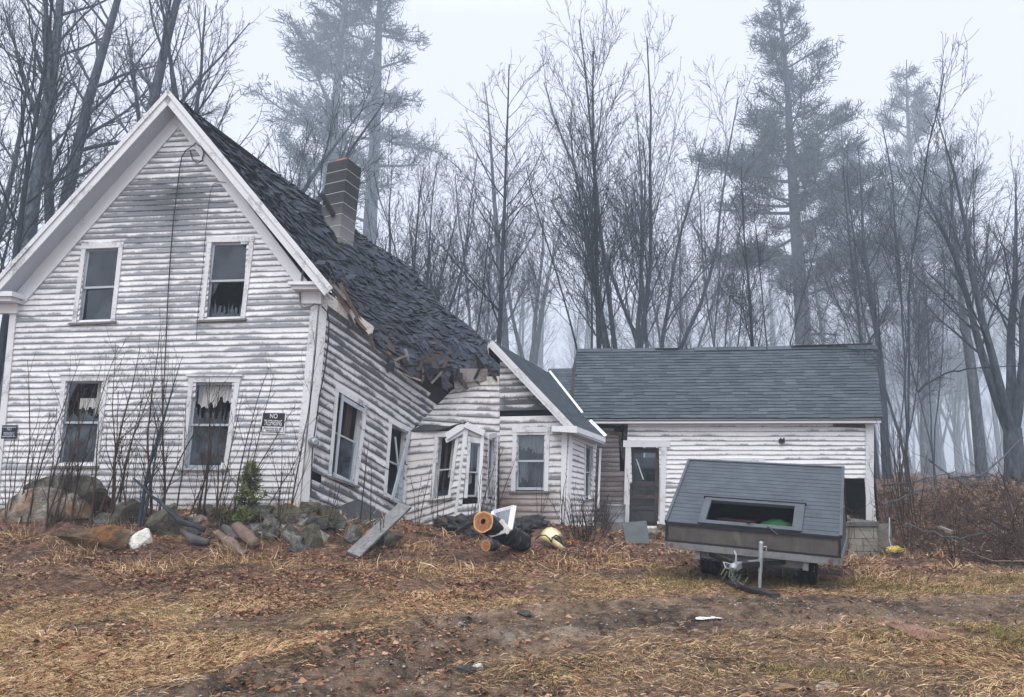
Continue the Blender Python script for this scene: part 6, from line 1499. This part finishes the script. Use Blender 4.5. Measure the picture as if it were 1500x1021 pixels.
for k_, src in (('hazedA','mapleA'),('hazedB','mapleC'),('hazedC','tallA'),('hazedD','tallB'),('hazedE','thinB')):  # far tree copies with haze painted into the bark
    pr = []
    for me in PROTO[src][:2]: m2 = me.copy(); m2.materials.clear(); m2.materials.append(M['bark_hazed']); pr.append(m2)
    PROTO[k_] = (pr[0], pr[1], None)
pine_proto('pineA', 'bark', 201, 30, .45, .34, .20, 1.25, blade=.36)
pine_proto('pineB', 'bark_grey', 202, 30, .42, .45, .18, 1.0, blade=.34)
pine_proto('pineC', 'bark_grey', 203, 28, .34, .50, .21, 1.0, dead=False, blade=.34)
pine_proto('pineD', 'bark_grey', 204, 34, .46, .44, .17, .8, blade=.36, one=1)
pine_proto('pineE', 'bark_grey', 205, 34, .40, .36, .15, .7, blade=.36)
N_BG = 'bare trees standing in the mist behind the buildings'
T = [  # key, name, px, py(ref), depth, scale, label, tilt, rz
 ('poleA','bare_tree',40,300,25,1.05,'leftmost of the four thick trunks behind the left roof slope',0,0),
 ('poleB','bare_tree',92,250,27,1.05,'second from left of the four thick trunks behind the left roof slope',.02,2),
 ('poleB','bare_tree',136,200,28,.95,'third from left of the four thick trunks behind the left roof slope',-.13,1),
 ('poleA','bare_tree',168,180,26,1.0,'thick leaning trunk nearest to the gable peak on its left side',.03,4),
 ('tallC','bare_tree',12,320,20,1.10,'thin dark tree at the left edge of the woods beside the farmhouse',.01,0),
 ('thinA','bare_tree',-12,300,22,1.20,'thin forked tree cut by the left edge',.01,3),
 ('tallA','bare_tree',0,80,32,1.20,'bare tree partly cut off at the upper left corner',.04,5),
 ('oak','bare_tree',306,200,25,1.30,'wide spreading bare tree with several stems rising behind the gable peak',.06,.9),
 ('tallA','bare_tree',290,180,33,1.10,'pale slim trunk behind the spreading tree at the gable peak',.02,2),
 ('pineE','pine_tree',474,240,60,1.62,'tall hazy pine with a thick trunk left of the chimney',.04,1.0),
 ('pineD','pine_tree',533,240,66,1.80,'hazy pine with one sided branches directly behind the chimney',.05,2.6),
 ('mapleB','bare_tree',425,400,38,0.85,'low bare tree behind the roof ridge left of the chimney',0,1),
 ('mapleC','bare_tree',545,350,32,0.80,'multi stemmed grey tree just right of the chimney',.03,1.2),
 ('mapleB','bare_tree',600,380,28,0.92,'dark forked tree behind the sagging roof, right of the chimney',.05,.4),
 ('thinB','bare_tree',650,430,27,1.10,'slender three stemmed tree above the sagging roof edge',0,2),
 ('tallC','bare_tree',725,470,27,1.15,'thin dark straight tree above the ridge of the small wing',.02,1),
 ('tallA','bare_tree',742,480,40,1.32,'pale tall trunk beside the thin dark straight tree',.03,2),
 ('mapleC','bare_tree',775,470,46,1.27,'hazy many stemmed tree above the roof of the small wing',0,.3),
 ('mapleA','bare_tree',700,450,44,1.27,'hazy bare tree with a tall rounded crown behind the collapsed roof',0,4),
 ('thinA','bare_tree',852,500,28,1.21,'thin dark tree at the left end of the garage ridge',0,.6),
 ('tallC','bare_tree',882,500,29,1.27,'second thin tree from the left end of the garage ridge',.01,2.2),
 ('mapleB','bare_tree',918,490,33,1.27,'dark tree with fanned upright stems above the left part of the garage ridge',.02,2.9),
 ('mapleA','bare_tree',945,490,34,1.27,'thick stemmed tree right beside the fanned dark tree',.05,.2),
 ('mapleA','bare_tree',985,490,42,1.10,'smaller hazy tree right of the fanned trees',0,3.3),
 ('thinB','bare_tree',1032,500,33,1.10,'slender tree above the middle of the garage ridge',.02,1.4),
 ('thinA','bare_tree',1055,500,40,1.39,'slender forked tree right of the middle of the garage ridge',.01,5),
 ('tallC','bare_tree',1108,490,32,0.98,'thin straight tree standing left of the large pine',.0,2.1),
 ('thinA','bare_tree',1135,495,31,0.95,'thin dark tree just left of the large pine trunk',.03,4.4),
 ('pineA','pine_tree',1168,420,46,1.16,'tallest dark pine with layered branches standing behind the garage',.015,.5),
 ('pineB','pine_tree',1256,400,64,1.15,'paler pine right of the tallest pine',.0,2.2),
 ('pineA','pine_tree',1342,400,84,1.68,'faintest of the pines, behind the right end of the garage',.0,4.0),
 ('tallA','bare_tree',1208,440,45,0.95,'pale slim trunk between the two pines behind the garage',.04,1.9),
 ('tallC','bare_tree',1268,480,33,1.00,'straight thin tree at the right end of the garage ridge',-.01,3.1),
 ('tallA','bare_tree',1295,640,30,0.85,'grey trunk directly right of the garage corner',.03,.8),
 ('thinB','bare_tree',1326,660,24,1.15,'dark multi stemmed tree on the bank right of the garage',.03,3.7),
 ('mapleC','bare_tree',1350,620,40,0.95,'hazy fork trunked tree behind the multi stemmed one on the bank',.02,1.1),
 ('tallB','bare_tree',1433,640,30,0.80,'slim straight trunk between the bank trees at right',.02,2.2),
 ('bigtree','bare_tree',1482,650,23,0.74,'largest forked trunk near the right edge of the picture',.02,.35),
 ('hazedB','bare_tree',1530,600,44,0.95,'bare tree cut by the right edge of the picture',0,2),
 ('hazedA','bare_tree',1392,560,60,1.05,'hazy tree between the faint pine and the largest forked trunk',0,5),
 ('thinB','bare_tree',1365,640,26,0.75,'slender sapling clump on the crest of the bank',.02,2.7),
 ('thinB','bare_tree',1318,680,20,0.55,'young bush like tree growing beside the garage corner',.0,1.7),
]
for k, nm, px, py, Y, s, lb, tl, rz in T:
    if Y >= 31: f_ = 1+.9*min(1, (Y-31)/16); Y *= f_; s *= f_
    plant(k, nm, px, py, Y, s, lb, 'pine' if nm == 'pine_tree' else 'tree', rz, tl)
# fainter rows deeper in the mist, some of it painted into the bark: every tree its own thing, told apart by where it stands
rt = random.Random(77); keys = ['hazedA','hazedB','hazedC','hazedD','hazedE','hazedC','hazedD']
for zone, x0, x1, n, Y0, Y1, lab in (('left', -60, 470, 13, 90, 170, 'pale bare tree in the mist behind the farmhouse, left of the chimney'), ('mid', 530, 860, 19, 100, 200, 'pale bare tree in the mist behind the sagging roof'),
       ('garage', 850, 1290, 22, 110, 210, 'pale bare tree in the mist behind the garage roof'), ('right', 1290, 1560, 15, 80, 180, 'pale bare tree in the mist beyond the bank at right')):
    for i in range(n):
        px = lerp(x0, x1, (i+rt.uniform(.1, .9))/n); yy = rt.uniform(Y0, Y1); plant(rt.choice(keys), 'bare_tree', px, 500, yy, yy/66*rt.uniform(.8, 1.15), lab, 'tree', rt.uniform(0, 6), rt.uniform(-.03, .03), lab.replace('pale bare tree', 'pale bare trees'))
# far wood that reads as one mass, bark lightened as painted haze
fw = NP(); g_ = np.random.default_rng(5)
A_, B_ = gen_bare(301, 16, .2, .3, 2, .2, spec=SP_M[:3])
v1, q1_ = A_.arrays(); v2, q2_ = B_.arrays()
for i in range(120):
    x = g_.uniform(-200, 225); y = g_.uniform(190, 330); s = g_.uniform(1.6, 2.6); a = g_.random()*6.28; ca, sa = math.cos(a), math.sin(a); Rm = np.array([[ca,-sa,0],[sa,ca,0],[0,0,1]])
    for v, q in ((v1, q1_), (v2, q2_)): fw.add((v @ Rm.T)*s+np.array([x, y, h(x, y)]), q)
tag(np_mesh('far_wood', *fw.arrays(), M['bark_hazed']), 'far bare wood dissolving into the mist', 'woods', kind='stuff')

# ================================================================== SAPLINGS AND SHRUBS IN FRONT OF THE BUILDINGS
def sapling(px, py, H, r, label, seed, lean=0, stems=1, mat='twig_brown', name='sapling', Y=None, spread=.18, dens=1.0, group='leafless saplings in front of the farmhouse'):
    g0_ = ground_at(px, py) if Y is None else None
    if Y is not None: p = at(px, py, Y); g0_ = Vector((p.x, p.y, h(p.x, p.y)))
    r *= 1.35; g = TreeGen(seed); sp = [(3.2*dens,.18,.50,.42,.55,7,.07,.05,12), (3.0,.2,.6,.45,.6,5,.09,.04,5), (3,.3,.6,.5,.7,4,.1,.03,3)]
    for k in range(stems):
        a = g.r.random()*6.28; q = spread*(k > 0)*g.r.uniform(.4, 1.3); L = H*g.r.uniform(.75, 1.0) if k else H
        P, R = g.stem((math.cos(a)*q*.3, math.sin(a)*q*.2, -.1), (lean+math.cos(a)*q, math.sin(a)*q*.6, 1), L, r*(1 if not k else .7), .004, 12, .05, .02, 0); g.children(P, R, L*.8, 0, sp)
    x, y = g.meshes(sides=(7,5,3,3,3,3)); e = empty(name, g0_, label, 'sapling', group)
    for nm, m_ in (('trunk', x), ('crown', y)):
        me = np_mesh(nm, *m_.arrays(), M[mat], keep=True); o = bpy.data.objects.new(nm, me); COL.objects.link(o); o.parent = e
    return e
for i, a in enumerate((
 (62,760,2.5,.016,'slim sapling beside the left no trespassing sign',.06), (28,770,2.0,.012,'thin sapling at the far left before the gable wall',.16), (100,762,2.0,.012,'thin sapling under the left ground floor window',.10),
 (132,768,2.2,.020,'bent sapling in front of the left ground floor window',.05), (138,765,1.9,.016,'sapling leaning right beside the bent sapling',.30), (165,758,3.6,.022,'tall sapling right of the left ground floor window',.04),
 (172,756,3.0,.018,'second tall sapling right of the left ground floor window',.08), (203,772,3.4,.032,'thickest dark sapling with a forked stem between the ground floor windows',.06,2), (222,764,3.9,.022,'tallest sapling, reaching up between the upper windows',.05,2),
 (238,762,3.7,.020,'tall straight sapling just right of the tallest one',.02), (255,762,2.4,.014,'thin sapling at the left jamb of the right ground floor window',.12), (275,760,2.2,.014,'thin sapling in front of the right ground floor window',.20),
 (296,762,2.6,.018,'straight sapling before the right jamb of the right ground floor window',.10), (312,760,2.5,.014,'leaning sapling with reddish twigs right of the ground floor window',.28), (330,770,2.6,.014,'long sapling leaning right across the white sign',.38),
 (345,765,2.3,.014,'sapling crossing the small evergreen',.30), (352,762,2.9,.013,'slender sapling left of the white no trespassing sign',.16), (372,765,1.9,.010,'fine sapling leaning toward the corner post',.50), (405,770,1.7,.009,'low thin sapling in front of the stone pile',.10),
 (192,772,1.8,.016,'short sapling growing from the stones',-.35), (286,770,1.5,.010,'short brushy sapling among the stones',.15,4), (320,775,1.4,.009,'brushy multi stemmed sapling left of the evergreen',.15,5), (80,770,1.5,.010,'brushy sapling behind the big boulders',.1,5), (10,765,1.8,.010,'brushy sapling at the left edge before the gable',.1,4))):
    lab = a[4]; sapling(a[0], a[1], a[2], a[3], lab, 400+i, a[5], a[6] if len(a) > 6 else 1, 'bark_dark' if i in (7,) else 'twig_brown')
rs_ = random.Random(31)
for i in range(26):
    px = rs_.uniform(20, 425); big = rs_.random() < .45
    sapling(px, rs_.uniform(758, 774), rs_.uniform(2.2, 3.6) if big else rs_.uniform(.9, 1.9), .013 if big else .007, 'leafless sapling stem among the thicket in front of the gable wall', 700+i, rs_.uniform(-.02, .28), 1 if big else 3, group='thin stems of the sapling thicket')
for i, a in enumerate((
 (527,770,1.75,.012,'bent thin sapling in front of the tilted side window',.05,1), (541,775,1.4,.009,'thin sapling between the two side windows',.1,1), (613,770,1.3,.008,'thin stems before the bay wall',.1,3), (640,775,1.2,.008,'dry stems under the bay window',.05,4),
 (700,775,1.5,.010,'bush stems in front of the bay door',.1,4), (722,770,1.9,.010,'slender bush right of the bay',.08,3), (690,778,.9,.007,'low dry stems behind the hollow log',0,5), (790,770,1.0,.008,'low dry stems under the wing window',.1,4), (822,770,1.2,.010,'dead stalks at the corner of the small wing',.06,3),
 (940,785,1.5,.010,'pale thin sapling in front of the garage door',.0,2), (478,775,1.0,.007,'dry weed stems below the electric meter',.1,4), (1330,800,2.0,.012,'tall thin stems at the foot of the bank beside the block wall',.1,6), (1240,815,.9,.006,'thin weed stems before the block wall',.15,4), (1080,860,.35,.004,'small weeds beside the jack',0,6), (1460,830,1.2,.008,'thin stems in front of the brush heap at right',.1,5), (1400,820,1.1,.008,'low stems in the middle of the brush heap',-.1,5),
 (1300,800,2.4,.012,'tall stems rising beside the leaning grey board',.05,5), (1345,790,2.6,.014,'tallest stems on the lower bank right of the block wall',.08,5), (1322,770,2.8,.012,'tall slender stems between the garage corner and the bank',.02,6), (1500,800,1.8,.010,'thin stems at the right edge of the brush bank',-.1,5), (555,800,.7,.005,'dry weeds beside the leaning plank',0,5))):
    sapling(a[0], a[1], a[2], a[3], a[4], 460+i, a[5], a[6], group='dead stems along the walls and bank', name='dead_shrub', dens=.9)
for i, (px, py, H, lb) in enumerate(((848,785,1.1,'dense brown dead bush left of the metal bin'), (872,783,1.0,'dense brown dead bush right behind the metal bin'), (862,792,.8,'low brown brush in front of the metal bin'))):
    sapling(px, py, H, .008, lb, 500+i, .0, 16, name='dead_shrub', spread=.55, dens=1.3, group='dead bushes by the metal bin')
# small evergreen
gp_ = ground_at(362, 762); ev = empty('evergreen_sapling', gp_, 'small green cedar sapling growing before the gable wall', 'sapling')
x, y, nd = gen_pine(601, 1.40, .012, .04, .40, 6, dead=False, blade=.085, tiny=True)
C_ = nd[0]
for nm, (V, Q), mt in (('trunk', x.arrays(), 'twig_brown'), ('branches', y.arrays(), 'twig_brown'), ('crown', nd, 'needles_young')):
    me = np_mesh(nm, V, Q, M[mt], keep=True, smooth=False); o = bpy.data.objects.new(nm, me); COL.objects.link(o); o.parent = ev
# fallen branches and a board on the bank
def fbranch(pts, r, label, seed, mat='bark'):
    g = TreeGen(seed); P = np.array([tuple(at(*p)) for p in pts]); t = np.linspace(0, len(P)-1, 12); Pi = np.stack([np.interp(t, np.arange(len(P)), P[:, k]) for k in range(3)], -1)+g.r.normal(0,.02,(12,3)); R = np.linspace(r, r*.3, 12); g.br[(12,0)] = [(Pi, R)]
    g.children(Pi, R, float(np.linalg.norm(Pi[-1]-Pi[0]))*.5, 0, [(2.2,.2,.6,.45,.5,6,.1,.02,7), (3,.2,.6,.5,.6,4,.1,.0,4)]); x, y = g.meshes(); e = empty('fallen_branch', Vector(Pi[0]), label, 'branch', 'fallen branches on the bank')
    for nm, m_ in (('limb', x), ('twigs', y)):
        me = np_mesh(nm, *m_.arrays(), M[mat], keep=True); o = bpy.data.objects.new(nm, me); COL.objects.link(o); o.parent = e; o.matrix_parent_inverse = inv_of(e)
fbranch([(1292,712,17.5),(1340,706,17.5),(1400,690,18)], .028, 'long grey fallen branch lying on the crest of the bank', 1); fbranch([(1360,672,18.5),(1395,700,18),(1440,705,18)], .024, 'crooked fallen branch on the crest of the bank', 2)
fbranch([(1290,740,15.5),(1330,725,15.5),(1375,712,16)], .02, 'thin fallen branch beside the garage corner', 3, 'bark'); fbranch([(1330,770,14),(1400,790,13.5),(1470,772,13.5)], .018, 'bent branch across the brush heap', 4, 'bark'); fbranch([(1390,700,17),(1440,695,17.5),(1500,640,19)], .03, 'bare branch slanting up toward the right edge', 5, 'bark')
fbranch([(1345,572,23),(1380,548,23),(1420,540,23),(1500,536,22.5)], .04, 'long level bough reaching from the largest tree', 6, 'bark_dark')
mb = MB(); mb.beam(at(1454,762,14.2), at(1478,776,13.9), .10, .05); tag(mb.build('board', M['dark_wood']), 'dark board end sticking out of the brush bank', 'board')
mb = MB(); mb.beam(at(1376,772,13.8), at(1395,779,13.6), .09, .04); tag(mb.build('board', M['grey_wood']), 'short grey board lying in the brush heap', 'board')
# ================================================================== SKY, LIGHT, HAZE, CAMERA
W_ = bpy.data.worlds.new('World'); SC.world = W_; W_.use_nodes = True; nt = W_.node_tree; bg = nt.nodes['Background']
sky = nt.nodes.new('ShaderNodeTexSky'); sky.sky_type = 'NISHITA'; sky.sun_disc = False; sky.sun_elevation = R_(52); sky.sun_rotation = R_(200); sky.dust_density = 6; sky.air_density = 1.0
tcw = nt.nodes.new('ShaderNodeTexCoord'); sx = nt.nodes.new('ShaderNodeSeparateXYZ'); nt.links.new(tcw.outputs['Generated'], sx.inputs[0])
rp = nt.nodes.new('ShaderNodeValToRGB'); nt.links.new(sx.outputs[2], rp.inputs[0]); cr = rp.color_ramp
cr.elements[0].position = .0; cr.elements[0].color = (.50,.508,.585,1); cr.elements[1].position = 1; cr.elements[1].color = (1.15,1.20,1.32,1); e_ = cr.elements.new(.55); e_.color = (.425,.437,.505,1)
mul = nt.nodes.new('ShaderNodeVectorMath'); mul.operation = 'SCALE'; nt.links.new(rp.outputs[0], mul.inputs[0]); mul.inputs['Scale'].default_value = SKYK
mx = nt.nodes.new('ShaderNodeMix'); mx.data_type = 'RGBA'; mx.inputs[0].default_value = .94; nt.links.new(sky.outputs[0], mx.inputs[6]); nt.links.new(mul.outputs[0], mx.inputs[7]); nt.links.new(mx.outputs[2], bg.inputs[0]); bg.inputs[1].default_value = .10
sun = bpy.data.lights.new('sun', 'SUN'); sun.energy = SUNK; sun.angle = R_(50); sun.color = (1,.97,.93); so = bpy.data.objects.new('sun', sun); COL.objects.link(so)
az = R_(200); el = R_(52); dv = Vector((math.sin(az)*math.cos(el), math.cos(az)*math.cos(el), math.sin(el))); so.rotation_euler = dv.to_track_quat('Z', 'Y').to_euler(); so.location = (0,-5,30)
hz = MB(); hz.box((-450,-25,-1.9), (450,530,66)); m = bpy.data.materials.new('haze'); m.use_nodes = True; m.node_tree.nodes.clear(); o_ = m.node_tree.nodes.new('ShaderNodeOutputMaterial'); pv = m.node_tree.nodes.new('ShaderNodeVolumePrincipled'); pv.inputs['Color'].default_value = (.68,.775,.87,1); pv.inputs['Density'].default_value = HAZE; pv.inputs['Anisotropy'].default_value = .15; m.node_tree.links.new(pv.outputs[0], o_.inputs['Volume'])
ho = hz.build('haze', m); ho['kind'] = 'stuff'
cam = bpy.data.cameras.new('camera'); co = bpy.data.objects.new('camera', cam); COL.objects.link(co); SC.camera = co; co.location = (0,0,CAMZ); co.rotation_euler = (math.pi/2+PITCH, 0, 0); cam.sensor_width = 36; cam.lens = F/1500*36; cam.clip_start = .1; cam.clip_end = 2000
vs = SC.view_settings; vs.view_transform = 'Standard'; vs.look = 'None'; vs.exposure = EXPO; vs.gamma = 1
cy = SC.cycles; cy.use_denoising = True; cy.volume_bounces = 2; cy.max_bounces = 6; cy.diffuse_bounces = 3; cy.transparent_max_bounces = 16; cy.volume_step_rate = 1
try: cy.denoiser = 'OPENIMAGEDENOISE'; cy.denoising_input_passes = 'RGB_ALBEDO_NORMAL'
except Exception: pass
SC.render.image_settings.color_mode = 'RGB'
